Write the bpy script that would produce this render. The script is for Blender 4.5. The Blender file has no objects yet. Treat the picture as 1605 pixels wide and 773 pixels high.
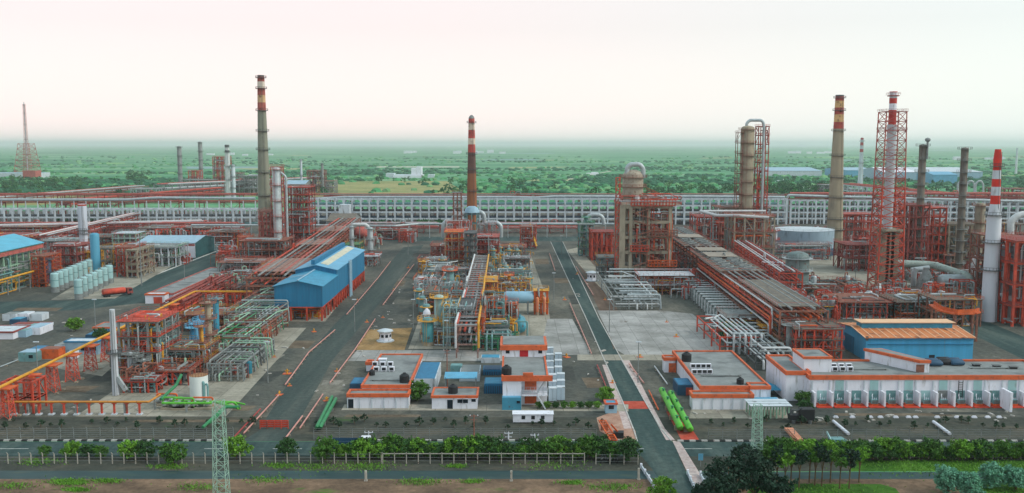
import bpy, math, random
from mathutils import Vector, Matrix
R = math.radians
random.seed(7)
S = bpy.context.scene
COL = S.collection
# ------------------------------------------------------------ camera
H, F = 62.0, 1450.0                      # drone height in metres; focal length in photo pixels
PITCH = math.atan(160.5 / F)
cam = bpy.data.cameras.new('camera')
cam.sensor_width = 36.0; cam.lens = 36.0 * F / 1605.0
cam.clip_start = 1.0; cam.clip_end = 200000.0
camo = bpy.data.objects.new('camera', cam); COL.objects.link(camo)
camo.location = (0, 0, H); camo.rotation_euler = (R(90) - PITCH, 0, 0)
S.camera = camo
# ------------------------------------------------------------ sky and sun (bright overcast evening)
SUN_EL, SUN_AZ = 40.0, 104.0              # azimuth clockwise from the view direction
w = bpy.data.worlds.new('World'); S.world = w; w.use_nodes = True
nt = w.node_tree; nt.nodes.clear()
out = nt.nodes.new('ShaderNodeOutputWorld')
sky = nt.nodes.new('ShaderNodeTexSky'); sky.sky_type = 'NISHITA'; sky.sun_disc = False
sky.sun_elevation = R(SUN_EL); sky.sun_rotation = R(SUN_AZ); sky.dust_density = 4.0
bg1 = nt.nodes.new('ShaderNodeBackground'); bg1.inputs[1].default_value = 0.05
nt.links.new(sky.outputs[0], bg1.inputs[0])
tc = nt.nodes.new('ShaderNodeTexCoord'); sx = nt.nodes.new('ShaderNodeSeparateXYZ')
nt.links.new(tc.outputs['Generated'], sx.inputs[0])
mr = nt.nodes.new('ShaderNodeMapRange'); mr.inputs[1].default_value = -0.15; mr.inputs[2].default_value = 0.55
nt.links.new(sx.outputs[0], mr.inputs[0])
cr = nt.nodes.new('ShaderNodeValToRGB')
cr.color_ramp.elements[0].color = (1.08, 0.91, 0.87, 1); cr.color_ramp.elements[1].color = (0.86, 0.93, 0.88, 1)
nt.links.new(mr.outputs[0], cr.inputs[0])
bg2 = nt.nodes.new('ShaderNodeBackground'); bg2.inputs[1].default_value = 0.81
el = nt.nodes.new('ShaderNodeMapRange'); el.inputs[1].default_value = 0.2; el.inputs[2].default_value = 0.6   # paler and cooler overhead
nt.links.new(sx.outputs[2], el.inputs[0])
mxw = nt.nodes.new('ShaderNodeMix'); mxw.data_type = 'RGBA'; mxw.inputs['B'].default_value = (0.62, 0.82, 0.86, 1)
hb = nt.nodes.new('ShaderNodeMapRange'); hb.inputs[1].default_value = 0.0; hb.inputs[2].default_value = 0.12; hb.inputs[3].default_value = 1.3; hb.inputs[4].default_value = 1.0   # a brighter band low over the plain
nt.links.new(sx.outputs[2], hb.inputs[0])
vs = nt.nodes.new('ShaderNodeVectorMath'); vs.operation = 'SCALE'; nt.links.new(cr.outputs[0], vs.inputs[0]); nt.links.new(hb.outputs[0], vs.inputs['Scale'])
nt.links.new(el.outputs[0], mxw.inputs['Factor']); nt.links.new(vs.outputs[0], mxw.inputs['A']); nt.links.new(mxw.outputs['Result'], bg2.inputs[0])
ad = nt.nodes.new('ShaderNodeAddShader')
nt.links.new(bg1.outputs[0], ad.inputs[0]); nt.links.new(bg2.outputs[0], ad.inputs[1])
nt.links.new(ad.outputs[0], out.inputs[0])
sun = bpy.data.lights.new('sun', 'SUN'); sun.energy = 1.4; sun.angle = R(10); sun.color = (1.0, 0.93, 0.85)
suno = bpy.data.objects.new('sun', sun); COL.objects.link(suno)
sd = Vector((math.sin(R(SUN_AZ)) * math.cos(R(SUN_EL)), math.cos(R(SUN_AZ)) * math.cos(R(SUN_EL)), math.sin(R(SUN_EL))))
suno.rotation_euler = (-sd).to_track_quat('-Z', 'Y').to_euler(); suno.location = (0, 0, 400)
S.view_settings.view_transform = 'Standard'; S.view_settings.look = 'None'
S.view_settings.exposure = 0.1; S.view_settings.gamma = 1.0; S.view_settings.use_curve_mapping = False
S.cycles.use_denoising = True
S.cycles.volume_bounces = 1; S.cycles.max_bounces = 6; S.cycles.volume_max_steps = 64
# ------------------------------------------------------------ photo pixel -> world point
COSP, SINP = math.cos(PITCH), math.sin(PITCH)
def ray(u, v):
    xc, yc = (u - 802.5) / F, (386.5 - v) / F
    return Vector((xc, COSP + yc * SINP, -SINP + yc * COSP))
def P(u, v, z=0.0):                      # point where pixel (u,v) meets height z
    d = ray(u, v); t = (z - H) / d.z
    return Vector((d.x * t, d.y * t, z))
def PY(u, v, Y):                         # point where pixel (u,v) meets the vertical plane y=Y
    d = ray(u, v); t = Y / d.y
    return Vector((d.x * t, Y, H + d.z * t))
def HT(v0, v1, u=802):                   # height of something standing at row v0 and reaching row v1
    return PY(u, v1, P(u, v0).y).z
def SC(v): return (P(803, v) - P(802, v)).x   # metres per pixel at ground row v
# ------------------------------------------------------------ materials
def lin(c):
    c /= 255.0
    return c / 12.92 if c <= 0.04045 else ((c + 0.055) / 1.055) ** 2.4
_m = {}
def mat(rgb, rough=0.65, var=0.18, scale=0.35, metal=0.0, wear=0.0, wearrgb=(96, 62, 48), dim=0.85, stretch=None, bump=0.0, wscale=None):
    key = (rgb, rough, var, scale, metal, wear, wearrgb, dim, stretch, bump, wscale)
    if key in _m: return _m[key]
    m = bpy.data.materials.new('mat_%d_%d_%d' % rgb); m.use_nodes = True
    n = m.node_tree; b = n.nodes['Principled BSDF']
    b.inputs['Roughness'].default_value = rough; b.inputs['Metallic'].default_value = metal
    b.inputs['Specular IOR Level'].default_value = 0.3
    c = [min(1, lin(x) * dim) for x in rgb]
    g = n.nodes.new('ShaderNodeNewGeometry'); mp = n.nodes.new('ShaderNodeMapping')
    if stretch: mp.inputs['Scale'].default_value = stretch
    n.links.new(g.outputs['Position'], mp.inputs[0])
    no = n.nodes.new('ShaderNodeTexNoise'); no.inputs['Scale'].default_value = scale
    no.inputs['Detail'].default_value = 5; no.inputs['Roughness'].default_value = 0.65
    n.links.new(mp.outputs[0], no.inputs['Vector'])
    rp = n.nodes.new('ShaderNodeValToRGB')
    rp.color_ramp.elements[0].position = 0.3; rp.color_ramp.elements[1].position = 0.7
    rp.color_ramp.elements[0].color = [x * (1 - var) for x in c] + [1]
    rp.color_ramp.elements[1].color = [min(1, x * (1 + var)) for x in c] + [1]
    n.links.new(no.outputs[0], rp.inputs[0]); col = rp.outputs[0]
    if wear > 0:
        n2 = n.nodes.new('ShaderNodeTexNoise'); n2.inputs['Scale'].default_value = wscale or scale * 2.3; n2.inputs['Detail'].default_value = 6
        n.links.new(mp.outputs[0], n2.inputs['Vector'])
        r2 = n.nodes.new('ShaderNodeMapRange'); r2.inputs[1].default_value = 0.68 - 0.35 * wear; r2.inputs[2].default_value = 0.80 - 0.25 * wear
        n.links.new(n2.outputs[0], r2.inputs[0])
        mx = n.nodes.new('ShaderNodeMix'); mx.data_type = 'RGBA'
        n.links.new(r2.outputs[0], mx.inputs['Factor']); n.links.new(col, mx.inputs['A'])
        mx.inputs['B'].default_value = [lin(x) * dim for x in wearrgb] + [1]
        col = mx.outputs['Result']
    n.links.new(col, b.inputs['Base Color'])
    if bump:
        bp = n.nodes.new('ShaderNodeBump'); bp.inputs['Strength'].default_value = bump; bp.inputs['Distance'].default_value = 0.4
        n.links.new(no.outputs[0], bp.inputs['Height']); n.links.new(bp.outputs[0], b.inputs['Normal'])
    _m[key] = m
    return m
RED = mat((198, 78, 58), 0.65, .35, .35, wear=.45, wearrgb=(126, 78, 68), wscale=.25)
ORANGE = mat((214, 98, 48), 0.6, .25, .5, wear=.3, wearrgb=(140, 80, 60))
DRED = mat((148, 72, 66), 0.7, .3, .5, wear=.45, wearrgb=(100, 70, 66))
PINK = mat((182, 98, 90), 0.7, .3, .5, wear=.4, wearrgb=(120, 84, 78))
RUST = mat((150, 100, 84), 0.8, .3, .6, wear=.5, wearrgb=(106, 84, 76))
YELL = mat((214, 158, 52), 0.6, .25, .5, wear=.3, wearrgb=(150, 100, 60))
CONC = mat((160, 152, 134), 0.85, .2, .25, wear=.35, wearrgb=(112, 106, 96), stretch=(1, 1, .35))
DCONC = mat((118, 112, 102), 0.85, .25, .3, wear=.4, wearrgb=(86, 82, 78))
GSTEEL = mat((134, 142, 142), 0.6, .25, .5, wear=.3, wearrgb=(96, 92, 88))
DSTEEL = mat((88, 94, 96), 0.6, .3, .5, wear=.3, wearrgb=(70, 62, 58))
GALV = mat((178, 190, 194), 0.42, .2, .4, metal=.25, wear=.15, wearrgb=(130, 126, 120))
TEAL = mat((112, 158, 160), 0.55, .22, .4, wear=.25, wearrgb=(110, 110, 100))
LTEAL = mat((160, 200, 202), 0.5, .15, .4, wear=.2, wearrgb=(130, 140, 136), stretch=(1, 1, .3))
PBLUE = mat((150, 186, 206), 0.5, .15, .3, wear=.15, wearrgb=(120, 130, 136))
BLUE = mat((38, 120, 160), 0.6, .2, .9, wear=.2, wearrgb=(62, 104, 136), stretch=(1, 1, .06))
BLUER = mat((62, 148, 182), 0.6, .2, .5, wear=.25, wearrgb=(84, 128, 156))
DBLUE = mat((46, 84, 112), 0.6, .2, .4)
CYAN = mat((98, 170, 204), 0.5, .15, .25, wear=.2, wearrgb=(120, 150, 164))
WHITE = mat((226, 230, 240), 0.6, .08, .5, wear=.28, wearrgb=(172, 174, 174), dim=.92, stretch=(1, 1, .22))
WPIPE = mat((206, 212, 214), 0.5, .12, .5, wear=.2, wearrgb=(150, 140, 132))
PGREY = mat((200, 212, 220), 0.7, .12, .3, wear=.3, wearrgb=(140, 146, 148), stretch=(1, 1, .3))
BLACK = mat((38, 42, 46), 0.6, .2, .6)
GREEN = mat((56, 136, 90), 0.6, .2, .5, wear=.25, wearrgb=(70, 110, 70))
LIME = mat((96, 186, 64), 0.55, .2, .8, wear=.35, wearrgb=(80, 150, 60))
PGREEN = mat((150, 190, 165), 0.6, .15, .5)
ROOFG = mat((136, 142, 142), 0.9, .22, .25, wear=.45, wearrgb=(104, 110, 112), wscale=.18)
TERRA = mat((214, 104, 62), 0.65, .16, .5, wear=.35, wearrgb=(164, 92, 68))
WOODY = mat((104, 84, 62), 0.9, .3, 2)
GLASS = mat((34, 46, 56), 0.15, .1, 1)
# ------------------------------------------------------------ mesh collector
class MB:
    def __init__(s): s.v = []; s.f = []; s.m = []; s.k = 0
    def face(s, pts):
        i = len(s.v); s.v += [tuple(p) for p in pts]; s.f.append(tuple(range(i, i + len(pts)))); s.m.append(s.k)
    def box(s, x0, y0, z0, x1, y1, z1):
        i = len(s.v)
        s.v += [(x0,y0,z0),(x1,y0,z0),(x1,y1,z0),(x0,y1,z0),(x0,y0,z1),(x1,y0,z1),(x1,y1,z1),(x0,y1,z1)]
        for q in ((0,3,2,1),(4,5,6,7),(0,1,5,4),(1,2,6,5),(2,3,7,6),(3,0,4,7)):
            s.f.append(tuple(i + a for a in q)); s.m.append(s.k)
        return s
    def bar(s, p, q, a, b=None):         # beam of section a x b between two points
        p, q = Vector(p), Vector(q); b = b or a
        d = q - p
        if d.length < 1e-4: return s
        d.normalize()
        u = d.cross(Vector((0, 0, 1)))
        if u.length < 1e-3: u = Vector((1, 0, 0))
        u.normalize(); n = u.cross(d)
        u, n = u * a / 2, n * b / 2
        i = len(s.v)
        for c in (p, q): s.v += [tuple(c - u - n), tuple(c + u - n), tuple(c + u + n), tuple(c - u + n)]
        for qd in ((0,3,2,1),(4,5,6,7),(0,1,5,4),(1,2,6,5),(2,3,7,6),(3,0,4,7)):
            s.f.append(tuple(i + a_ for a_ in qd)); s.m.append(s.k)
        return s
    def tube(s, pts, r, n=8, cap=True):
        pts = [Vector(p) for p in pts]; i0 = len(s.v); L = len(pts)
        up = None
        for j, p in enumerate(pts):
            d = (pts[min(j + 1, L - 1)] - pts[max(j - 1, 0)]).normalized()
            u = d.cross(Vector((0, 0, 1))) if up is None else up - d * up.dot(d)
            if u.length < 1e-3: u = d.cross(Vector((0, 1, 0)))
            u.normalize(); up = u; t = d.cross(u)
            rr = r[j] if isinstance(r, (list, tuple)) else r
            for k in range(n):
                a = 2 * math.pi * k / n
                s.v.append(tuple(p + (u * math.cos(a) + t * math.sin(a)) * rr))
        for j in range(L - 1):
            for k in range(n):
                a, b = i0 + j * n + k, i0 + j * n + (k + 1) % n
                s.f.append((a, b, b + n, a + n)); s.m.append(s.k)
        if cap:
            s.f.append(tuple(i0 + k for k in range(n))[::-1]); s.m.append(s.k)
            s.f.append(tuple(i0 + (L - 1) * n + k for k in range(n))); s.m.append(s.k)
        return s
    def pipe(s, pts, r, n=8):            # polyline with rounded elbows
        pts = [Vector(p) for p in pts]; o = [pts[0]]
        for a, b, c in zip(pts, pts[1:], pts[2:]):
            k = min(2.2 * r, (b - a).length * .45, (c - b).length * .45)
            d1, d2 = (a - b).normalized() * k, (c - b).normalized() * k
            for t in (0, .25, .5, .75, 1):
                o.append((b + d1) * (1 - t) ** 2 + b * 2 * t * (1 - t) + (b + d2) * t * t)
        o.append(pts[-1])
        return s.tube(o, r, n)
    def lathe(s, x, y, prof, n=20, cap=True):     # prof: (z, r[, material slot of the band above])
        i0 = len(s.v)
        for q in prof:
            for k in range(n):
                a = 2 * math.pi * k / n
                s.v.append((x + q[1] * math.cos(a), y + q[1] * math.sin(a), q[0]))
        for j in range(len(prof) - 1):
            for k in range(n):
                a, b = i0 + j * n + k, i0 + j * n + (k + 1) % n
                s.f.append((a, b, b + n, a + n)); s.m.append(prof[j][2] if len(prof[j]) > 2 else s.k)
        if cap:
            s.f.append(tuple(i0 + k for k in range(n))[::-1]); s.m.append(s.k)
            s.f.append(tuple(i0 + (len(prof) - 1) * n + k for k in range(n))); s.m.append(s.k)
        return s
    def cyl(s, x, y, z0, z1, r, n=16): return s.lathe(x, y, [(z0, r), (z1, r)], n)
    def vessel(s, x, y, z0, z1, r, n=16):         # upright drum with domed ends
        h = r * .5
        return s.lathe(x, y, [(z0, r), (z1 - h, r), (z1 - h * .45, r * .88), (z1 - h * .15, r * .6), (z1, r * .12)], n)
    def drum(s, p, q, r, n=14):          # lying drum with domed ends
        p, q = Vector(p), Vector(q); d = (q - p).normalized(); h = r * .5
        return s.tube([p - d * 0, p + d * h * .15, p + d * h * .5, p + d * h, q - d * h, q - d * h * .5, q - d * h * .15, q],
                      [r * .15, r * .6, r * .88, r, r, r * .88, r * .6, r * .15], n)
    def prism(s, poly, z0, z1):          # poly counter-clockwise in plan
        n = len(poly); i = len(s.v)
        s.v += [(p[0], p[1], z0) for p in poly] + [(p[0], p[1], z1) for p in poly]
        s.f.append(tuple(i + k for k in range(n))[::-1]); s.m.append(s.k)
        s.f.append(tuple(i + n + k for k in range(n))); s.m.append(s.k)
        for k in range(n):
            s.f.append((i + k, i + (k + 1) % n, i + n + (k + 1) % n, i + n + k)); s.m.append(s.k)
        return s
    def build(s, name, mats, parent=None, smooth=False, org=None):
        if not s.f: return None
        o_ = ORG.get(parent.name) if parent else (org or Vector((0, 0, 0)))
        me = bpy.data.meshes.new(name)
        me.from_pydata([(v[0] - o_[0], v[1] - o_[1], v[2] - o_[2]) for v in s.v], [], s.f)
        mats = mats if isinstance(mats, (list, tuple)) else [mats]
        for m in mats: me.materials.append(m)
        if len(mats) > 1: me.polygons.foreach_set('material_index', s.m)
        if smooth:
            me.polygons.foreach_set('use_smooth', [True] * len(s.f))
            try: me.set_sharp_from_angle(angle=R(40))
            except Exception: pass
        me.update()
        ob = bpy.data.objects.new(name, me); COL.objects.link(ob)
        if parent: ob.parent = parent; ORG[ob.name] = o_
        else: ob.location = o_; ORG[ob.name] = Vector(o_)
        return ob
ORG = {}
def tag(o, label=None, cat=None, group=None, kind=None):
    if label: o['label'] = label
    if cat: o['category'] = cat
    if group: o['group'] = group
    if kind: o['kind'] = kind
    return o
def thing(name, label, cat, loc, group=None):
    o = bpy.data.objects.new(name, None); COL.objects.link(o); o.empty_display_size = .5
    o.location = Vector(loc); ORG[o.name] = Vector(loc)
    return tag(o, label, cat, group)
def kids(o): return [c for c in COL.objects if c.parent == o]
def dup(o, loc, label=None, group=None, rz=None, sc=None, _k=None):
    c = o.copy(); COL.objects.link(c); c.location = Vector(loc); ORG[c.name] = Vector(loc)
    if label: c['label'] = label
    if group: c['group'] = group
    if rz is not None: c.rotation_euler = (0, 0, rz)
    if sc is not None: c.scale = (sc, sc, sc) if not isinstance(sc, tuple) else sc
    for ch in o.children:
        d = ch.copy(); COL.objects.link(d); d.parent = c
        for g in ch.children:
            e = g.copy(); COL.objects.link(e); e.parent = d
    return c
def struct(name, mb, m): return tag(mb.build(name, m), kind='structure')
# ------------------------------------------------------------ builders
def chimney(name, label, u, vb, vt, rb, rt, bands, mats, rings=(), group=None, cap=False, wide=None, cat='chimney', ladder=True):
    b = P(u, vb); sc = SC(vb); z1 = PY(u, vt, b.y).z; rb *= sc; rt *= sc
    t = thing(name, label, cat, b, group)
    rad = lambda f: rb + (rt - rb) * f
    if wide:                              # [(fraction of height, radius px)] instead of one straight taper
        def rad(f):
            for (f0, r0), (f1, r1) in zip(wide, wide[1:]):
                if f <= f1: return (r0 + (r1 - r0) * (f - f0) / (f1 - f0)) * sc
            return wide[-1][1] * sc
    fr = sorted(set([0.0] + [f for f, k in bands] + [f for f, r in (wide or [])] + [1.0]))
    prof = []
    for f in fr:
        k = 0
        for bf, bk in bands:
            if f >= bf - 1e-6: k = bk
        prof.append((f * z1, rad(f), k))
    m = MB(); m.lathe(b.x, b.y, prof, 24)
    m.k = 0
    m.build('shaft', mats, t, True)
    for f in rings:
        m = MB(); z = f * z1; r = rad(f)
        m.lathe(b.x, b.y, [(z, r), (z, r + 1.1), (z + .18, r + 1.1), (z + .18, r)], 20, False)
        for k in range(20):
            a = 2 * math.pi * k / 20
            m.bar((b.x + (r + 1) * math.cos(a), b.y + (r + 1) * math.sin(a), z), (b.x + (r + 1) * math.cos(a), b.y + (r + 1) * math.sin(a), z + 1.1), .08)
        m.lathe(b.x, b.y, [(z + 1.1, r + 1), (z + 1.2, r + 1.05), (z + 1.2, r + .95)], 20, False)
        m.build('gallery', DSTEEL, t)
    if ladder:
        m = MB()
        for d in (-.3, .3):
            m.bar((b.x + d + rad(.1) * .5, b.y - rad(.0) * .9 - .3, 0), (b.x + d + rad(1) * .5, b.y - rad(1) * .9 - .3, z1 * .985), .1)
        m.build('ladder', DSTEEL, t)
    if cap:
        m = MB(); r = rad(1)
        m.lathe(b.x, b.y, [(z1, r * 1.05), (z1 + r * .6, r * .85), (z1 + r * 1.1, r * .4), (z1 + r * 1.25, r * .05)], 20)
        m.build('cowl', GSTEEL, t, True)
    return t
def rails(m, x0, x1, y0, y1, z, h=1.1, st=2.0, w=.07):
    for (a, b) in (((x0,y0),(x1,y0)), ((x1,y0),(x1,y1)), ((x1,y1),(x0,y1)), ((x0,y1),(x0,y0))):
        n = max(1, int(math.hypot(b[0]-a[0], b[1]-a[1]) / st))
        for k in range(n):
            x, y = a[0] + (b[0]-a[0]) * k / n, a[1] + (b[1]-a[1]) * k / n
            m.bar((x, y, z), (x, y, z + h), w)
        for q in (.55, 1): m.bar((*a, z + h * q), (*b, z + h * q), w)
def steel(name, label, x0, x1, y0, y1, zs, nx=3, ny=3, mats=None, brace=True, cat='steel structure', group=None, cw=.42, deck=True, rail=True, stair=False, gap=None):
    fm, dm, rm = mats or (RED, RUST, RED)
    t = thing(name, label, cat, ((x0+x1)/2, (y0+y1)/2, 0), group)
    m = MB(); X = [x0 + (x1-x0)*i/nx for i in range(nx+1)]; Y = [y0 + (y1-y0)*i/ny for i in range(ny+1)]
    for x in X:
        for y in Y: m.box(x-cw/2, y-cw/2, 0, x+cw/2, y+cw/2, zs[-1])
    zz = [0] + list(zs)
    for z in zs:
        for y in Y: m.box(x0, y-cw*.35, z-cw*.9, x1, y+cw*.35, z-.02)
        for x in X: m.box(x-cw*.34, y0, z-cw*.88, x+cw*.34, y1, z-.03)
    if brace:
        for a, b in zip(zz, zz[1:]):
            for y in (y0, y1):
                for i in range(nx):
                    if random.random() < .36:
                        p, q = (X[i], X[i+1]) if random.random() < .5 else (X[i+1], X[i])
                        m.bar((p, y, a), (q, y, b - .3), cw*.5)
            for x in (x0, x1):
                for i in range(ny):
                    if random.random() < .36:
                        p, q = (Y[i], Y[i+1]) if random.random() < .5 else (Y[i+1], Y[i])
                        m.bar((x, p, a), (x, q, b - .3), cw*.5)
    m.build('frame', fm, t)
    for j, z in enumerate(zs):
        d = None
        if deck:
            m = MB()
            xa, xb = (x0 - .6, x1 + .6)
            if gap and j < len(zs) - 1: m.box(xa, y0-.6, z, xb, y0 + (y1-y0)*gap, z+.12); 
            else:
                ns = max(3, int((y1-y0)/1.6)); dy = (y1-y0+1.2)/ns
                for q in range(ns): m.box(xa, y0-.6+dy*q, z, xb, y0-.6+dy*(q+.8), z+.12)
            d = m.build('platform', dm, t)
        if rail:
            m = MB(); rails(m, x0-.55, x1+.55, y0-.55, y1+.55, z+.1); m.build('handrail', rm, d or t)
    if stair:
        m = MB(); xs = x1 + .9
        for j, (a, b) in enumerate(zip(zz, zz[1:])):
            p, q = (y0, y1) if j % 2 == 0 else (y1, y0)
            for dx in (0, .9): m.bar((xs+dx, p, a), (xs+dx, q, b), .18, .3)
            n = max(3, int((b-a)/.5))
            for k in range(n):
                f = (k+.5)/n; y = p + (q-p)*f; m.box(xs, y-.16, a+(b-a)*f-.03, xs+.9, y+.16, a+(b-a)*f+.03)
        m.build('stair', rm, t)
    return t
def pipework(T, x0, x1, y0, y1, z0, z1, n, mats, r=(.12, .35), name='pipe_run'):
    """connected process piping of one unit: one part per pipe colour"""
    for mt in mats:
        m = MB()
        for i in range(max(1, n // len(mats))):
            p = Vector((random.uniform(x0, x1), random.uniform(y0, y1), random.choice((0.2, random.uniform(z0, z1)))))
            pts = [p.copy()]; ax = random.choice((0, 1, 2))
            for k in range(random.randint(2, 5)):
                p = p.copy()
                if ax == 0: p.x = random.uniform(x0, x1)
                elif ax == 1: p.y = random.uniform(y0, y1)
                else: p.z = random.uniform(z0, z1)
                if (p - pts[-1]).length > .8: pts.append(p)
                ax = (ax + random.choice((1, 2))) % 3
            if len(pts) > 1: m.pipe(pts, random.uniform(*r), 6)
        m.build(name, mt, T, True)
def rack(name, label, a, b, W, zs, nb, mats, pipes=(), deck=None, cat='pipe rack', group=None, cw=.45, brace=True, taper=None, railing=False):
    """pipe rack from a to b (plan), W wide; zs = beam levels; pipes = [(level, n, r0, r1, [mats])]"""
    a, b = Vector((a[0], a[1], 0)), Vector((b[0], b[1], 0)); d = b - a; L = d.length; d.normalize(); nrm = Vector((-d.y, d.x, 0))
    t = thing(name, label, cat, (a + b) / 2, group)
    m = MB(); up = Vector((0, 0, 1)); top = zs[-1]
    for i in range(nb + 1):
        c = a + d * (L * i / nb)
        for s_ in (-1, 1):
            q = c + nrm * (W/2*s_); m.bar(q, q + up * (top + .3), cw)
        for z in zs: m.bar(c - nrm*(W/2) + up*z, c + nrm*(W/2) + up*z, cw*.8, cw)
        if brace and i < nb and i % 3 == 1:
            e = a + d * (L * (i+1) / nb)
            for s_ in (-1, 1): m.bar(c + nrm*(W/2*s_), e + nrm*(W/2*s_) + up*zs[0], cw*.45); m.bar(e + nrm*(W/2*s_), c + nrm*(W/2*s_) + up*zs[0], cw*.45)
    for z in zs:
        for s_ in (-1, 1): m.bar(a + nrm*(W/2*s_) + up*(z-.1), b + nrm*(W/2*s_) + up*(z-.1), cw*.6, cw*.8)
    m.build('frame', mats[0], t)
    for lv, n, r0, r1, pm in pipes:
        z = zs[lv] + .25
        off = [-W/2 + W*(k+.5)/n for k in range(n)]
        for o in off:
            r = random.uniform(r0, r1); m = MB()
            o += random.uniform(-.2, .2)
            e0, e1 = random.uniform(0, .04), random.uniform(.96, 1)
            pts = [a + nrm*o + d*(L*e0) + up*(z+r), a + nrm*o + d*(L*e1) + up*(z+r)]
            if random.random() < .3 and L > 40:          # expansion loop
                f = random.uniform(.3, .7)*L; pts[1:1] = [a + nrm*o + d*f + up*(z+r), a + nrm*o + d*f + up*(z+r+2), a + nrm*o + d*(f+3.5) + up*(z+r+2), a + nrm*o + d*(f+3.5) + up*(z+r)]
            m.pipe(pts, r, 6); m.build('pipe', random.choice(pm), t, True)
    if deck:
        z = zs[-1] + .35
        for s0, s1, ex in deck[1]:
            p0, p1 = a + d*(L*s0), a + d*(L*s1); w_ = W/2 + ex; m = MB()
            q = [p0 - nrm*w_, p1 - nrm*w_, p1 + nrm*w_, p0 + nrm*w_]
            m.prism([(v.x, v.y) for v in q], z, z + .3); dk_ = m.build('deck', deck[0], t)
            if not railing: continue
            m = MB(); n = max(2, int(L*(s1-s0)/2.5))
            for s_ in (-1, 1):
                for k in range(n+1):
                    q = a + d*(L*(s0+(s1-s0)*k/n)) + nrm*(w_*s_); m.bar(q + up*z, q + up*(z+1.3), .08)
                q0, q1 = p0 + nrm*(w_*s_), p1 + nrm*(w_*s_)
                for h in (.7, 1.3): m.bar(q0 + up*(z+h), q1 + up*(z+h), .08)
            for pp in (p0, p1): m.bar(pp - nrm*w_ + up*(z+1.3), pp + nrm*w_ + up*(z+1.3), .08)
            m.build('handrail', mats[1] if len(mats) > 1 else mats[0], dk_)
    return t
def lattice(name, label, b, h, w0, w1, m_, n=8, cw=.25, cat='lattice mast', group=None, z0=0, arms=0):
    m = MB(); c = ((-1,-1),(1,-1),(1,1),(-1,1))
    def pt(k, f): ww = (w0 + (w1-w0)*f)/2; return Vector((b[0]+c[k%4][0]*ww, b[1]+c[k%4][1]*ww, z0 + h*f))
    for k in range(4):
        m.bar(pt(k,0), pt(k,1), cw)
        for j in range(n):
            m.bar(pt(k,j/n), pt(k+1,(j+1)/n), cw*.6); m.bar(pt(k+1,j/n), pt(k,(j+1)/n), cw*.6); m.bar(pt(k,(j+1)/n), pt(k+1,(j+1)/n), cw*.7)
    if not label: return m
    t = thing(name, label, cat, (b[0], b[1], 0), group); m.build('mast', m_, t)
    return t
def flat(name, label, x0, x1, y0, y1, h, wall=WHITE, roof=ROOFG, band=TERRA, bandh=.9, cat='building', group=None, wins=(), doors=(), z0=0, ribs=0, ribm=PGREY):
    t = thing(name, label, cat, ((x0+x1)/2, y0, 0), group)
    m = MB(); m.box(x0, y0, z0, x1, y1, h); m.build('wall', wall, t)
    m = MB(); m.box(x0+.25, y0+.25, h+.004, x1-.25, y1-.25, h+.12); m.build('roof', roof, t)
    if band:
        m = MB(); e = .22
        for q in ((x0-e,y0-e,x1+e,y0+.25), (x0-e,y1-.25,x1+e,y1+e), (x0-e,y0+.25,x0+.25,y1-.25), (x1-.25,y0+.25,x1+e,y1-.25)):
            m.box(q[0], q[1], h-bandh*.45, q[2], q[3], h+bandh*.55)
        m.build('parapet', band, t)
    for (f, z, w_, hh) in wins:          # fraction along the front, sill height, width, height
        xc = x0 + (x1-x0)*f; m = MB(); m.box(xc-w_/2, y0-.04, z, xc+w_/2, y0+.1, z+hh); wd = m.build('window', GLASS, t)
        m = MB(); m.box(xc-w_/2-.12, y0-.1, z-.14, xc+w_/2+.12, y0-.045, z); m.box(xc-w_/2-.15, y0-.3, z+hh+.02, xc+w_/2+.15, y0-.045, z+hh+.12); m.build('sill', wall, wd)
    for (f, w_, hh, dm) in doors:
        xc = x0 + (x1-x0)*f; m = MB(); m.box(xc-w_/2, y0-.05, z0+.05, xc+w_/2, y0+.1, z0+hh); m.build('door', dm, t)
    if ribs:
        m = MB()
        for k in range(ribs+1):
            x = x0 + (x1-x0)*k/ribs; m.box(x-.12, y0-.16, z0, x+.12, y0-.004, h-bandh*.5)
        m.build('pilaster', ribm, t)
    return t
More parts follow.
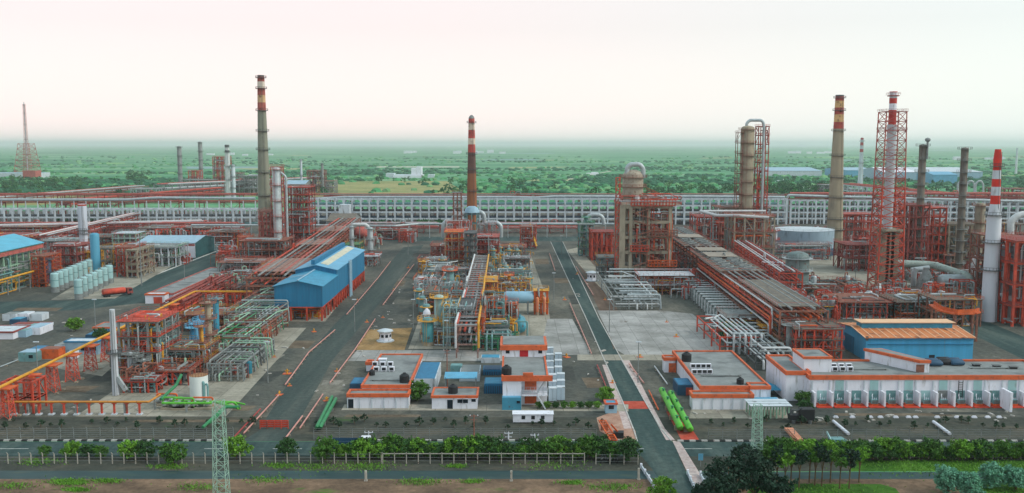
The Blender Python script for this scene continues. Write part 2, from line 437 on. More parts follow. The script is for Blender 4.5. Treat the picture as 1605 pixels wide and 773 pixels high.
def gable(name, label, x0, x1, y0, y1, he, hr, wall, roof, along='x', cat='shed', group=None, over=.5, stripe=None, z0=0, legs=None, ribm=None, wins=0):
    t = thing(name, label, cat, ((x0+x1)/2, y0, 0), group)
    m = MB()
    if along == 'x':
        ym = (y0+y1)/2
        pr = [(y0,z0),(y0,he),(ym,hr),(y1,he),(y1,z0)]
        pt = lambda x, q: (x, q[0], q[1]); ends = (x0, x1)
    else:
        xm = (x0+x1)/2
        pr = [(x0,z0),(x0,he),(xm,hr),(x1,he),(x1,z0)]
        pt = lambda y, q: (q[0], y, q[1]); ends = (y0, y1)
    A = [pt(ends[0], q) for q in pr]; B = [pt(ends[1], q) for q in pr]
    m.face(A); m.face(B[::-1])
    m.face([A[0], A[1], B[1], B[0]]); m.face([A[4], A[3], B[3], B[4]])
    m.face([A[0], A[4], B[4], B[0]]); m.face([A[1], A[2], B[2], B[1]]); m.face([A[2], A[3], B[3], B[2]])
    m.build('wall', wall, t)
    m = MB(); o = over; th = .18; e0, e1 = ends[0]-o, ends[1]+o
    for s_ in (0, 1):
        c0, c1 = (pr[1], pr[2]) if s_ == 0 else (pr[3], pr[2])
        dx, dz = c0[0]-c1[0], c0[1]-c1[1]; k = o/math.hypot(dx, dz)
        lo = (c0[0]+dx*k, c0[1]+dz*k+.03); hi = (c1[0], c1[1]+.03)
        q = [pt(e0, lo), pt(e1, lo), pt(e1, hi), pt(e0, hi)]
        u = [(a, b_, c+th) for a, b_, c in q]
        m.face(u); m.face(q[::-1])
        for i in range(4): m.face([q[i], q[(i+1)%4], u[(i+1)%4], u[i]])
        if stripe:
            n = int(abs(e1-e0)/stripe); m.k = 1
            for i in range(n+1):
                e = e0 + (e1-e0)*i/n
                m.bar((lambda a_: (a_[0], a_[1], a_[2]+th+.05))(pt(e, lo)), (lambda a_: (a_[0], a_[1], a_[2]+th+.05))(pt(e, hi)), .3, .12)
            m.k = 0
    m.build('roof', [roof, ribm or roof], t)
    if legs:
        m = MB(); n = legs[1]
        for k in range(n+1):
            if along == 'y':
                y = y0 + (y1-y0)*k/n
                for x in (x0+.3, x1-.3): m.box(x-.3, y-.3, 0, x+.3, y+.3, z0)
                if k < n:
                    for x in (x0+.3, x1-.3):
                        if k % 2 == 0: m.bar((x, y, 0), (x, y + (y1-y0)/n, z0), .22); m.bar((x, y + (y1-y0)/n, 0), (x, y, z0), .22)
        for x in ((x0*2+x1)/3, (x0+2*x1)/3): m.box(x-.3, y0, 0, x+.3, y0+.6, z0)
        m.box(x0, y0+.02, z0-.5, x1, y0+.5, z0-.01); m.box(x0+.1, y0, z0-.5, x0+.5, y1, z0-.02); m.box(x1-.5, y0, z0-.5, x1-.1, y1, z0-.02)
        m.build('support_frame', legs[0], t)
    return t
def vcol(name, label, u, vb, vt, dpx, m_, rings=4, ringm=YELL, cat='process column', group=None, loop=False, skirt=None, org=None, railm=None, z0=0):
    b = P(u, vb); sc = SC(vb); z1 = PY(u, vt, b.y).z; r = dpx*sc/2
    t = thing(name, label, cat, b, group)
    m = MB(); m.vessel(b.x, b.y, z0 or 1.2, z1, r, 18); sh = m.build('shell', m_, t, True)
    m = MB(); m.lathe(b.x, b.y, [(0, r*1.12), (z0 or 1.2, r*.96)], 18); m.build('skirt', skirt or CONC, t, True)
    for k in range(rings):
        z = (z1 - r*.6) * (1 - k / max(rings, 1)) if rings > 1 else z1 - r*.6
        if z < 2: continue
        m = MB(); a0 = random.uniform(2.6, 4.2); N = 14; span = N if k == 0 else random.randint(9, 14); ro = r + 1.5
        for q in range(span):
            a, b2 = a0 + 2*math.pi*q/N, a0 + 2*math.pi*(q+1)/N
            pa = [(b.x+rr*math.cos(x), b.y+rr*math.sin(x)) for rr, x in ((r*.99, a), (ro, a), (ro, b2), (r*.99, b2))]
            m.prism(pa, z, z+.12)
            m.bar((*pa[1], z+.1), (*pa[1], z+1.2), .08); m.bar((*pa[1], z+1.2), (*pa[2], z+1.2), .08); m.bar((*pa[1], z+.65), (*pa[2], z+.65), .08)
        m.build('gallery', ringm, t)
    if loop:
        m = MB(); rr = r*.28; x2 = b.x + r + 1.2
        m.pipe([(b.x, b.y, z1-.2), (b.x, b.y, z1+2.2), (x2, b.y, z1+2.2), (x2, b.y, z1*.25)], max(rr, .3), 8)
        m.build('overhead_pipe', GALV, t, True)
    m = MB()
    for dx in (-.25, .25): m.bar((b.x+dx-r*.3, b.y-r-.25, .3), (b.x+dx-r*.3, b.y-r-.25, z1-.5), .09)
    m.build('ladder', railm or ringm, t)
    return t
def drumthing(name, label, p, q, r, z, m_, legm=CONC, cat='drum', group=None, nozzles=True):
    p, q = Vector((p[0], p[1], z)), Vector((q[0], q[1], z)); c = (p+q)/2
    t = thing(name, label, cat, (c.x, c.y, 0), group)
    m = MB(); m.drum(p, q, r, 16); m.build('shell', m_, t, True)
    d = (q-p).normalized(); nrm = Vector((-d.y, d.x, 0))
    for f in (.22, .78):
        c2 = p + (q-p)*f; m = MB()
        m.prism([((c2+d*sx*.3+nrm*sy*r*.8).x, (c2+d*sx*.3+nrm*sy*r*.8).y) for sx, sy in ((-1,-1),(1,-1),(1,1),(-1,1))], 0, z-r*.5)
        m.build('saddle', legm, t)
    if nozzles:
        m = MB()
        for f in (.3, .5, .7):
            c2 = p + (q-p)*f; m.cyl(c2.x, c2.y, z+r*.9, z+r+.6, .22, 8); m.cyl(c2.x, c2.y, z+r+.6, z+r+.75, .38, 8)
        m.build('nozzle', m_, t, True)
    return t
def tank(name, label, u, vb, vt, dpx, m_, cat='storage tank', group=None, roofm=None, dome=.12, rail=YELL, band=None):
    b = P(u, vb); sc = SC(vb); z1 = PY(u, vt, b.y).z; r = dpx*sc/2
    t = thing(name, label, cat, b, group)
    m = MB(); pr = [(0, r, 0)]
    if band: pr = [(0, r, 1), (z1*band[1], r, 1), (z1*band[1], r, 0)]
    m.lathe(b.x, b.y, pr + [(z1, r, 0)], 32); m.build('shell', [m_, band[0] if band else m_], t, True)
    m = MB(); m.lathe(b.x, b.y, [(z1+.01, r*1.01), (z1+r*dome*.6, r*.6), (z1+r*dome, .1)], 32); m.build('roof', roofm or m_, t, True)
    if rail:
        m = MB(); N = 20
        for k in range(N):
            a, c = 2*math.pi*k/N, 2*math.pi*(k+1)/N
            pa, pb = (b.x+r*math.cos(a), b.y+r*math.sin(a)), (b.x+r*math.cos(c), b.y+r*math.sin(c))
            m.bar((*pa, z1), (*pa, z1+1.1), .08); m.bar((*pa, z1+1.1), (*pb, z1+1.1), .08); m.bar((*pa, z1+.6), (*pb, z1+.6), .07)
        m.build('handrail', rail, t)
    return t
# ------------------------------------------------------------ vegetation
def foliage(rgb, var=.5, scale=.5):
    m = mat(rgb, .75, var, scale, dim=.9)
    return m
def leaves(m, c, rad, nc, nl, s, flat_=1.0):
    cx, cy, cz = c; rx, ry, rz = rad
    for i in range(nc):
        u = random.uniform(-1, 1); a = random.uniform(0, 6.283); q = math.sqrt(1-u*u); k = random.uniform(.35, 1) ** .55
        x, y, z = cx+rx*q*math.cos(a)*k, cy+ry*q*math.sin(a)*k, cz+rz*u*k
        cr_ = random.uniform(.14, .3)*max(rx, rz)
        for j in range(nl):
            px, py, pz = x+random.gauss(0, .5)*cr_, y+random.gauss(0, .5)*cr_, z+random.gauss(0, .38)*cr_
            n = Vector((random.gauss(0, 1), random.gauss(0, 1), random.gauss(.5, 1))).normalized()
            t1 = n.orthogonal().normalized(); t1.rotate(Matrix.Rotation(random.uniform(0, 6.28), 3, n)); t2 = n.cross(t1)
            e = s*random.uniform(.6, 1.3); o = Vector((px, py, pz))
            m.face([o-t1*e, o-t2*e*.6, o+t1*e, o+t2*e*.6])
def tree(name, label, cat, group, fol, h, rad, trunk_h, r0=.18, nc=60, nl=22, s=.3, lobes=3, org=(0, 0, 0)):
    t = thing(name, label, cat, org, group)
    o = Vector(org); m = MB()
    m.tube([o, o+Vector((.05, .04, trunk_h*.6)), o+Vector((.1, 0, trunk_h)), o+Vector((.0, .1, h*.8))], [r0, r0*.8, r0*.65, r0*.2], 7)
    ls = []
    for k in range(lobes):
        a = 6.28*k/lobes + random.uniform(-.5, .5); d = random.uniform(.35, .6)*rad[0]
        p = o + Vector((d*math.cos(a), d*math.sin(a)*rad[1]/rad[0], trunk_h + (h-trunk_h)*random.uniform(.25, .75)))
        ls.append(p)
        m.tube([o+Vector((.05, .04, trunk_h*.7)), (o+p)/2+Vector((0, 0, trunk_h*.35)), p], [r0*.5, r0*.35, r0*.12], 5)
    m.build('trunk', WOODY, t)
    m = MB(); hz = (h-trunk_h)/2
    leaves(m, o+Vector((0, 0, trunk_h+hz)), (rad[0]*.8, rad[1]*.8, hz*.95), nc//2, nl, s)
    for p in ls: leaves(m, p, (rad[0]*.55, rad[1]*.55, hz*.6), nc//(2*lobes), nl, s)
    m.build('crown', fol, t)
    return t
# ------------------------------------------------------------ the setting
from mathutils import noise as mnoise
def gmat(name, stops, scale, stretch=(1, 1, 1), rough=.95, scale2=None, amt2=.25, spots=None, detail=8, joints=0):
    """ground: noise-driven colour ramp + finer mottling + optional stains"""
    m = bpy.data.materials.new(name); m.use_nodes = True; n = m.node_tree; b = n.nodes['Principled BSDF']
    b.inputs['Roughness'].default_value = rough; b.inputs['Specular IOR Level'].default_value = .12
    g = n.nodes.new('ShaderNodeNewGeometry'); mp = n.nodes.new('ShaderNodeMapping'); mp.inputs['Scale'].default_value = stretch
    n.links.new(g.outputs['Position'], mp.inputs[0])
    no = n.nodes.new('ShaderNodeTexNoise'); no.inputs['Scale'].default_value = scale; no.inputs['Detail'].default_value = detail; no.inputs['Roughness'].default_value = .68
    n.links.new(mp.outputs[0], no.inputs['Vector'])
    rp = n.nodes.new('ShaderNodeValToRGB'); el = rp.color_ramp.elements
    for i, (p, c) in enumerate(stops):
        e = el[i] if i < 2 else el.new(p)
        e.position = p; e.color = [lin(x)*.85 for x in c] + [1]
    n.links.new(no.outputs[0], rp.inputs[0]); col = rp.outputs[0]
    n2 = n.nodes.new('ShaderNodeTexNoise'); n2.inputs['Scale'].default_value = scale2 or scale*9; n2.inputs['Detail'].default_value = 6; n2.inputs['Roughness'].default_value = .75
    n.links.new(g.outputs['Position'], n2.inputs['Vector'])
    r2 = n.nodes.new('ShaderNodeMapRange'); r2.inputs[1].default_value = .3; r2.inputs[2].default_value = .7; r2.inputs[3].default_value = 1-amt2; r2.inputs[4].default_value = 1+amt2
    n.links.new(n2.outputs[0], r2.inputs[0])
    mx = n.nodes.new('ShaderNodeVectorMath'); mx.operation = 'SCALE'
    n.links.new(col, mx.inputs[0]); n.links.new(r2.outputs[0], mx.inputs['Scale']); col = mx.outputs[0]
    if joints:
        br = n.nodes.new('ShaderNodeTexBrick'); br.offset = 0; br.inputs['Scale'].default_value = 1; br.inputs['Brick Width'].default_value = joints; br.inputs['Row Height'].default_value = joints*1.2
        br.inputs['Color1'].default_value = (.86, .86, .86, 1); br.inputs['Color2'].default_value = (1.06, 1.06, 1.06, 1); br.inputs['Mortar'].default_value = (.62, .62, .62, 1); br.inputs['Mortar Size'].default_value = .09
        n.links.new(g.outputs['Position'], br.inputs['Vector'])
        mj = n.nodes.new('ShaderNodeVectorMath'); mj.operation = 'MULTIPLY'; n.links.new(col, mj.inputs[0]); n.links.new(br.outputs['Color'], mj.inputs[1]); col = mj.outputs[0]
    if spots:
        sc_, th, c, st = spots
        m3 = n.nodes.new('ShaderNodeMapping'); m3.inputs['Scale'].default_value = st; n.links.new(g.outputs['Position'], m3.inputs[0])
        n3 = n.nodes.new('ShaderNodeTexNoise'); n3.inputs['Scale'].default_value = sc_; n3.inputs['Detail'].default_value = 7; n3.inputs['Roughness'].default_value = .7
        n.links.new(m3.outputs[0], n3.inputs['Vector'])
        r3 = n.nodes.new('ShaderNodeMapRange'); r3.inputs[1].default_value = th; r3.inputs[2].default_value = th+.07; n.links.new(n3.outputs[0], r3.inputs[0])
        mm = n.nodes.new('ShaderNodeMix'); mm.data_type = 'RGBA'; mm.inputs['B'].default_value = [lin(x)*.85 for x in c]+[1]
        n.links.new(r3.outputs[0], mm.inputs['Factor']); n.links.new(col, mm.inputs['A']); col = mm.outputs['Result']
    n.links.new(col, b.inputs['Base Color'])
    return m
G_PLAIN = gmat('plain_scrub', [(.30, (36, 100, 70)), (.44, (60, 132, 94)), (.54, (92, 154, 112)), (.64, (138, 176, 134)), (.74, (178, 186, 160))], .0032, (.5, 1.3, 1), scale2=.045, amt2=.5, spots=(.0021, .66, (190, 190, 170), (.7, 3, 1)))
G_YARD = gmat('yard_asphalt', [(.28, (60, 67, 66)), (.44, (82, 86, 82)), (.56, (102, 102, 94)), (.72, (140, 136, 124))], .035, (1, .45, 1), scale2=.6, amt2=.42, spots=(.13, .64, (136, 134, 126), (1, .5, 1)))
G_ROAD = gmat('road_asphalt', [(.3, (48, 68, 68)), (.5, (64, 84, 83)), (.7, (92, 106, 101))], .16, (1, .1, 1), scale2=.7, amt2=.32, spots=(.11, .64, (98, 106, 100), (1, .3, 1)))
G_ROADL = gmat('dusty_road', [(.3, (58, 72, 71)), (.5, (74, 86, 83)), (.7, (98, 104, 98))], .12, (1, .08, 1), scale2=.8, amt2=.3)
G_CONC = gmat('concrete_slab', [(.28, (124, 124, 120)), (.45, (152, 153, 150)), (.6, (176, 176, 174)), (.75, (192, 192, 190))], .06, (1, 1, 1), scale2=.7, amt2=.18, spots=(.09, .60, (112, 106, 98), (1, .6, 1)), joints=5)
G_APRON = gmat('weathered_concrete', [(.3, (126, 124, 114)), (.5, (160, 156, 143)), (.7, (178, 173, 160))], .09, scale2=.9, amt2=.22, spots=(.2, .62, (104, 100, 92), (1, 1, 1)), joints=6)
G_SOIL = gmat('dry_soil', [(.3, (84, 70, 60)), (.48, (112, 94, 78)), (.62, (140, 116, 96)), (.75, (98, 92, 68))], .09, (1, 1.5, 1), scale2=.9, amt2=.35, spots=(.035, .60, (84, 122, 48), (1, 2.2, 1)))
G_VERGE = gmat('verge_soil', [(.3, (56, 62, 58)), (.5, (76, 79, 72)), (.7, (100, 94, 82))], .07, (1, 2, 1), scale2=.9, amt2=.35, spots=(.06, .62, (70, 98, 56), (1, 2, 1)))
G_LAWN = gmat('lawn', [(.3, (44, 76, 30)), (.5, (64, 106, 36)), (.7, (92, 132, 48))], .12, scale2=1.2, amt2=.3)
G_WATER = mat((46, 72, 74), .6, .25, .3, wear=.4, wearrgb=(66, 84, 76), stretch=(.3, 1, 1))
G_SAND = gmat('sand', [(.3, (112, 98, 76)), (.5, (158, 128, 86)), (.7, (180, 152, 112))], .12, scale2=1, amt2=.25)
G_FIELD = gmat('dry_field', [(.3, (110, 130, 80)), (.5, (150, 152, 100)), (.7, (176, 166, 118))], .012, (.6, 1.6, 1), scale2=.1, amt2=.35)
KERB = mat((190, 190, 186), .8, .2, .6, wear=.3)
KERBK = mat((50, 54, 54), .8, .2, .6)
# ground: graded grid out to the horizon
m = MB(); gx = [-60000, -25000, -9000, -4000, -2000, -1200, -700, -400, -200, 0, 200, 400, 700, 1200, 2000, 4000, 9000, 25000, 60000]
gy = [-600, 0, 100, 200, 300, 420, 560, 720, 900, 1200, 1700, 2600, 4000, 7000, 12000, 22000, 40000, 80000]
for a, b in zip(gx, gx[1:]):
    for c, d in zip(gy, gy[1:]): m.face([(a, c, 0), (b, c, 0), (b, d, 0), (a, d, 0)])
struct('ground', m, G_PLAIN)
def sheet(name, pts, z, mt, px=True):
    m = MB(); q = [P(u, v) if px else Vector((u, v, 0)) for u, v in pts]
    a = sum(q[i].x*q[(i+1) % len(q)].y - q[(i+1) % len(q)].x*q[i].y for i in range(len(q)))
    if a < 0: q = q[::-1]
    m.face([(p.x, p.y, z) for p in q]); return struct(name, m, mt)
yr = P(802, 692).y; yn = P(802, 716).y
def grid_sheet(name, x0, x1, y0, y1, z, mt, n=12):
    m = MB()
    for i in range(n):
        for j in range(n):
            a, b = x0+(x1-x0)*i/n, x0+(x1-x0)*(i+1)/n; c, d = y0+(y1-y0)*j/n, y0+(y1-y0)*(j+1)/n
            m.face([(a, c, z), (b, c, z), (b, d, z), (a, d, z)])
    return struct(name, m, mt)
grid_sheet('yard', -760, 760, yr, 860, .006, G_YARD)
sheet('verge', [(-250, 692), (-250, 654), (1855, 654), (1855, 692)], .010, G_VERGE)
sheet('road', [(-420, 715.5), (-420, 692.5), (2025, 692.5), (2025, 715.5)], .012, G_ROAD)
sheet('soil', [(-420, 739), (-420, 715.5), (2025, 715.5), (2025, 739)], .006, G_VERGE)
sheet('canal', [(-420, 752), (-420, 738), (1030, 738), (1030, 752)], .012, G_WATER)
sheet('canal', [(1096, 752), (1096, 740), (2025, 740), (2025, 752)], .012, G_WATER)
sheet('soil', [(-420, 900), (-420, 751), (1040, 751), (1040, 900)], .016, G_SOIL)
sheet('soil', [(1096, 900), (1096, 751), (2025, 751), (2025, 900)], .016, G_SOIL)
sheet('lawn', [(1330, 739), (1340, 722), (2025, 722), (2025, 739)], .016, G_LAWN)
sheet('lawn', [(1130, 840), (1180, 758), (1380, 759), (1404, 766), (1415, 780), (1440, 840)], .020, G_LAWN)
sheet('lawn', [(1540, 752), (1760, 752), (1800, 830), (1500, 830)], .020, G_LAWN)
# roads running away from the camera
sheet('road', [(378, 692), (405, 676), (473, 565), (574, 455), (632, 388), (664, 384), (612, 455), (521, 565), (460, 676), (452, 692)], .014, G_ROADL)
RL = [(1062, 900), (1046, 773), (1022, 735), (1003, 712), (999, 692), (994, 676), (975, 628), (919, 500), (863, 379)]
RR = [(882, 379), (939, 500), (1010, 628), (1036, 672), (1052, 691), (1076, 742), (1090, 773), (1130, 900)]
sheet('road', RL + RR, .016, G_ROAD)
sheet('road', [(-60, 494), (-60, 474), (125, 471), (240, 428), (346, 384), (380, 384), (300, 445), (232, 474), (120, 486)], .014, G_ROAD)
sheet('road', [(1235, 398), (1285, 398), (1420, 452), (1605, 528), (1760, 590), (1760, 640), (1540, 532), (1400, 478)], .014, G_ROAD)
sheet('road', [(470, 378), (860, 378), (1000, 378), (1000, 371), (470, 371)], .013, G_ROAD)
def kerb(pts, wd=.28, h=.13, mts=(KERB, KERBK), step=None, name='kerb'):
    m = MB(); q = [P(u, v) for u, v in pts]
    for a, b in zip(q, q[1:]):
        L = (b-a).length; n = max(1, int(L/step)) if step else 1
        for i in range(n):
            m.k = i % 2 if step else 0
            p0, p1 = a+(b-a)*(i/n), a+(b-a)*((i+1)/n); o = Vector((0, 0, h/2))
            m.bar(p0+o, p1+o, wd, h)
    return struct(name, m, list(mts))
kerb(RL[4:]); kerb([(882, 379), (939, 500), (1010, 628), (1036, 672), (1052, 691)])
for a, b in (((-200, 691.5), (362, 691.5)), ((498, 691.5), (985, 691.5)), ((1062, 692), (1800, 692))): kerb([a, b], .5, .3, step=1.25, name='painted_kerb')
m = MB()
for k in range(26):
    p = P(802, 703.5); x = -175 + k*14; m.box(x, p.y-.12, .017, x+6, p.y+.12, .021)
struct('road_marking', m, mat((190, 194, 190), .8, .3, 1))
m = MB()
for a, b in (((152, 466), (352, 389)),):
    m.bar(P(*a)+Vector((0, 0, .018)), P(*b)+Vector((0, 0, .018)), 1.3, .012)
struct('road_marking', m, mat((206, 206, 200), .8, .2, .4))
# pavement strips beside the right-hand road and the slab footbridge
PAVE = gmat('paver', [(.3, (170, 150, 146)), (.5, (196, 178, 174)), (.7, (206, 196, 190))], .5, scale2=2, amt2=.2)
sheet('pavement', [(944, 572), (952, 572), (976, 628), (990, 672), (978, 672), (968, 640)], .024, PAVE)
sheet('pavement', [(972, 562), (985, 562), (1018, 628), (1042, 672), (1058, 690), (1044, 690), (1034, 672), (1010, 628)], .024, PAVE)
sheet('pavement', [(1054, 691), (1066, 693), (1098, 744), (1108, 773), (1130, 860), (1112, 860), (1091, 773), (1078, 742)], .026, PAVE)
sheet('pavement', [(935, 655), (975, 640), (996, 676), (998, 692), (968, 690), (940, 676)], .02, gmat('red_paver', [(.3, (150, 112, 98)), (.5, (176, 140, 122)), (.7, (190, 160, 142))], .4, scale2=2, amt2=.25))
RPAV = gmat('red_paving', [(.3, (160, 70, 56)), (.5, (186, 82, 66)), (.7, (196, 110, 94))], .4, scale2=2, amt2=.2)
sheet('pavement', [(974, 629), (1012, 629), (1020, 641), (980, 641)], .020, RPAV)
sheet('pavement', [(1044, 645), (1066, 645), (1096, 690), (1068, 690)], .014, RPAV)
# concrete aprons
for q, mt in (([(936, 487), (1035, 487), (1085, 492), (1128, 528), (1131, 553), (985, 560), (966, 548)], G_CONC),
              ([(858, 500), (897, 500), (927, 556), (845, 557)], G_CONC),
              ([(905, 556), (1060, 556), (1050, 565), (905, 565)], G_APRON),
              ([(640, 547), (668, 470), (696, 400), (832, 400), (858, 470), (868, 547)], G_APRON),
              ([(405, 514), (480, 514), (354, 653), (118, 653), (215, 588), (330, 522)], G_APRON),
              ([(428, 504), (510, 504), (562, 438), (580, 410), (545, 410), (500, 440)], G_APRON),
              ([(545, 566), (560, 549), (790, 549), (790, 566)], G_CONC),
              ([(535, 643), (540, 634), (985, 634), (985, 645)], G_APRON),
              ([(1085, 634), (1230, 634), (1235, 656), (1080, 656)], G_APRON),
              ([(80, 470), (110, 452), (215, 400), (300, 400), (180, 468)], G_APRON),
              ([(1205, 398), (1370, 398), (1440, 440), (1380, 470), (1330, 440), (1200, 440)], G_APRON),
              ([(888, 392), (905, 388), (935, 420), (960, 470), (930, 440)], G_APRON),
              ([(66, 574), (130, 545), (210, 545), (160, 590)], G_APRON)):
    sheet('apron', q, .026 + random.random()*.01, mt)
sheet('sand', [(576, 517), (646, 514), (634, 549), (556, 549)], .045, G_SAND)
sheet('soil', [(900, 400), (925, 398), (985, 520), (962, 548), (945, 500)], .022, gmat('brown_soil', [(.3, (92, 76, 66)), (.5, (110, 92, 80)), (.7, (132, 112, 98))], .1, scale2=1))
sheet('field', [(380, 308), (420, 291), (520, 284), (700, 284), (720, 296), (690, 308)], .02, G_FIELD)
sheet('field', [(-120, 322), (-60, 303), (140, 300), (170, 310), (60, 322)], .02, G_FIELD)
sheet('track', [(590, 262.5), (590, 261), (720, 261), (720, 262.5)], .03, mat((200, 196, 180)))
sheet('river', [(1200, 285), (1230, 279), (1330, 292), (1345, 300), (1260, 296)], .03, mat((186, 198, 200), .3, .1, .05))
# patchwork of fields, clearings and tracks far out on the plain
FM = [gmat('far_field', [(.3, a), (.5, b), (.7, c)], .01, (.6, 1.6, 1), scale2=.08, amt2=.3) for a, b, c in (((96, 150, 92), (122, 172, 106), (146, 186, 124)), ((40, 104, 74), (54, 120, 86), (70, 134, 96)), ((132, 150, 104), (160, 168, 122), (180, 184, 146)), ((70, 136, 98), (88, 152, 108), (106, 166, 118)), ((110, 150, 150), (130, 164, 164), (150, 180, 178)))]
for i in range(80):
    v = 230+56*random.random()**1.5; u = random.uniform(-60, 1660); w_ = random.uniform(40, 190); h_ = random.uniform(.02, .09)*(v-224)
    if 400 < u < 700 and v > 280: continue
    sheet('field', [(u, v), (u+w_, v+random.uniform(-.02, .02)*(v-226)), (u+w_+random.uniform(-30, 30), v-h_), (u+random.uniform(-30, 30), v-h_*random.uniform(.7, 1.1))], .03+.004*i, FM[random.choice((0, 1, 1, 2, 3, 3, 4))])
for u0, v0, u1, v1 in ((870, 285, 960, 268), (300, 262, 620, 257), (1010, 276, 1130, 273), (920, 262, 1060, 264), (100, 262, 270, 258), (700, 250, 900, 247)):
    a, b = P(u0, v0), P(u1, v1); m = MB(); m.bar(a+Vector((0, 0, .4)), b+Vector((0, 0, .4)), 6, .1); struct('track', m, mat((200, 196, 180)))
# patched and stained ground
PD = gmat('dark_patch', [(.3, (58, 62, 60)), (.5, (72, 76, 73)), (.7, (90, 91, 86))], .2, scale2=1, amt2=.3); PL = gmat('light_patch', [(.3, (112, 110, 102)), (.5, (136, 133, 124)), (.7, (158, 154, 144))], .2, scale2=1, amt2=.3); PB = gmat('brown_patch', [(.3, (88, 78, 66)), (.5, (110, 98, 84)), (.7, (130, 120, 104))], .2, scale2=1, amt2=.3)
for i, (u, v, w_, h_, k) in enumerate(((500, 470, 26, 13, 0), (520, 448, 24, 9, 0), (486, 492, 26, 11, 0), (470, 540, 40, 12, 2), (600, 470, 36, 16, 0), (620, 444, 30, 8, 2), (590, 580, 34, 8, 0), (520, 600, 26, 8, 1), (880, 585, 40, 22, 0), (930, 600, 26, 16, 2), (905, 470, 22, 14, 0), (880, 440, 20, 8, 2), (1060, 600, 20, 12, 0), (420, 590, 30, 16, 0), (380, 640, 30, 8, 2), (250, 500, 40, 7, 0), (180, 590, 60, 16, 0), (120, 610, 50, 10, 2), (60, 560, 60, 8, 1), (160, 560, 40, 5, 1), (60, 485, 70, 5, 2), (1130, 560, 40, 7, 0), (1180, 640, 60, 5, 1), (1400, 650, 180, 4, 2), (1520, 648, 120, 4, 0), (700, 625, 40, 6, 1), (850, 625, 30, 6, 0), (945, 520, 14, 20, 0), (300, 440, 36, 7, 0), (1480, 545, 60, 8, 2), (560, 640, 40, 3, 1), (600, 652, 120, 4, 2), (300, 660, 180, 4, 2), (660, 400, 26, 7, 0), (850, 410, 20, 8, 2), (420, 560, 40, 8, 1))):
    sk = (802-u)*h_/300
    sheet('ground_patch', [(u-w_/2-sk/2, v+h_/2), (u+w_/2-sk/2, v+h_/2), (u+w_/2+sk/2+random.uniform(-4, 4), v-h_/2), (u-w_/2+sk/2+random.uniform(-4, 4), v-h_/2)], .0105+.0002*i if v < 654 else .0115+.0001*i, (PD, PL, PB)[k])
# far scrub and woodland: nobody could count these
FG1 = mat((32, 96, 66), .9, .45, .06, dim=.9); FG2 = mat((66, 138, 86), .9, .4, .05, dim=.9); FG3 = mat((110, 160, 108), .9, .35, .05, dim=.9)
def blob(m, x, y, r, h):
    k = 6; i = len(m.v); j = [random.uniform(.7, 1.25) for _ in range(12)]
    for q in range(k): a = 6.283*q/k; m.v.append((x+r*j[q]*math.cos(a), y+r*j[q]*math.sin(a), 0))
    for q in range(k): a = 6.283*(q+.5)/k; m.v.append((x+r*.75*j[q+6]*math.cos(a), y+r*.75*j[q+6]*math.sin(a), h*.65*j[q+6]))
    m.v.append((x+r*random.uniform(-.2, .2), y, h))
    for q in range(k):
        n = (q+1) % k
        for f in ((i+q, i+n, i+k+q), (i+n, i+k+n, i+k+q), (i+k+q, i+k+n, i+2*k)): m.f.append(f); m.m.append(m.k)
m = MB()
for _ in range(11000):
    u = random.uniform(-160, 1770); v = 246 + 58*random.random()**.9
    p = P(u, v); nz = mnoise.noise(Vector((p.x*.0022, p.y*.0045, 3.3))) + .5*mnoise.noise(Vector((p.x*.011, p.y*.02, 9)))
    if nz < .02 + random.uniform(-.22, .22) or (v > 305): continue
    if 380 < u < 720 and 284 < v < 309 and random.random() < .85: continue
    s_ = random.uniform(.7, 1.5)*(1 + max(0, (p.y-2500)/4500))
    m.k = 0 if nz > .22 else (1 if random.random() < .8 else 2)
    blob(m, p.x, p.y, 5*s_, 3.4*s_)
tag(m.build('scrub', [FG1, FG2, FG3]), kind='stuff')
m = MB()
for _ in range(330):
    u = random.uniform(-100, 1705); v = random.uniform(282, 309)
    if 400 < u < 690 and v > 286 and random.random() < .8: continue
    p = P(u, v); h = random.uniform(5, 10); m.k = random.choice((0, 0, 1))
    leaves(m, (p.x, p.y, h*.55), (h*.6, h*.6, h*.45), 14, 9, 1.1)
for (u0, u1, v0, v1, n) in ((-10, 130, 282, 300, 70), (200, 235, 272, 286, 24), (1200, 1300, 292, 308, 90), (90, 190, 344, 352, 40), (755, 830, 345, 354, 30), (1000, 1200, 296, 306, 60), (640, 700, 352, 357, 14), (560, 640, 350, 357, 16)):
    for _ in range(n):
        p = P(random.uniform(u0, u1), random.uniform(v0, v1)); h = random.uniform(6, 11) if v1 < 340 else random.uniform(3, 5); m.k = random.choice((0, 0, 1))
        leaves(m, (p.x, p.y, h*.5), (h*.65, h*.65, h*.5), 14, 9, 1.1 if v1 < 340 else .7)
tag(m.build('woodland', [mat((38, 104, 62), .9, .5, .3, dim=.8), mat((70, 130, 70), .9, .5, .3, dim=.8)]), kind='stuff')
# the air: one closed box of thin haze
hz = MB(); hz.box(-62000, -700, -1.2, 62000, 82000, 156)
hm = bpy.data.materials.new('haze'); hm.use_nodes = True; hn = hm.node_tree; hn.nodes.clear()
ho = hn.nodes.new('ShaderNodeOutputMaterial'); pv = hn.nodes.new('ShaderNodeVolumePrincipled')
pv.inputs['Color'].default_value = (.93, .975, 1, 1); pv.inputs['Density'].default_value = 8.5e-5; pv.inputs['Anisotropy'].default_value = .6
hn.links.new(pv.outputs[0], ho.inputs['Volume'])
tag(hz.build('haze', hm), kind='stuff')
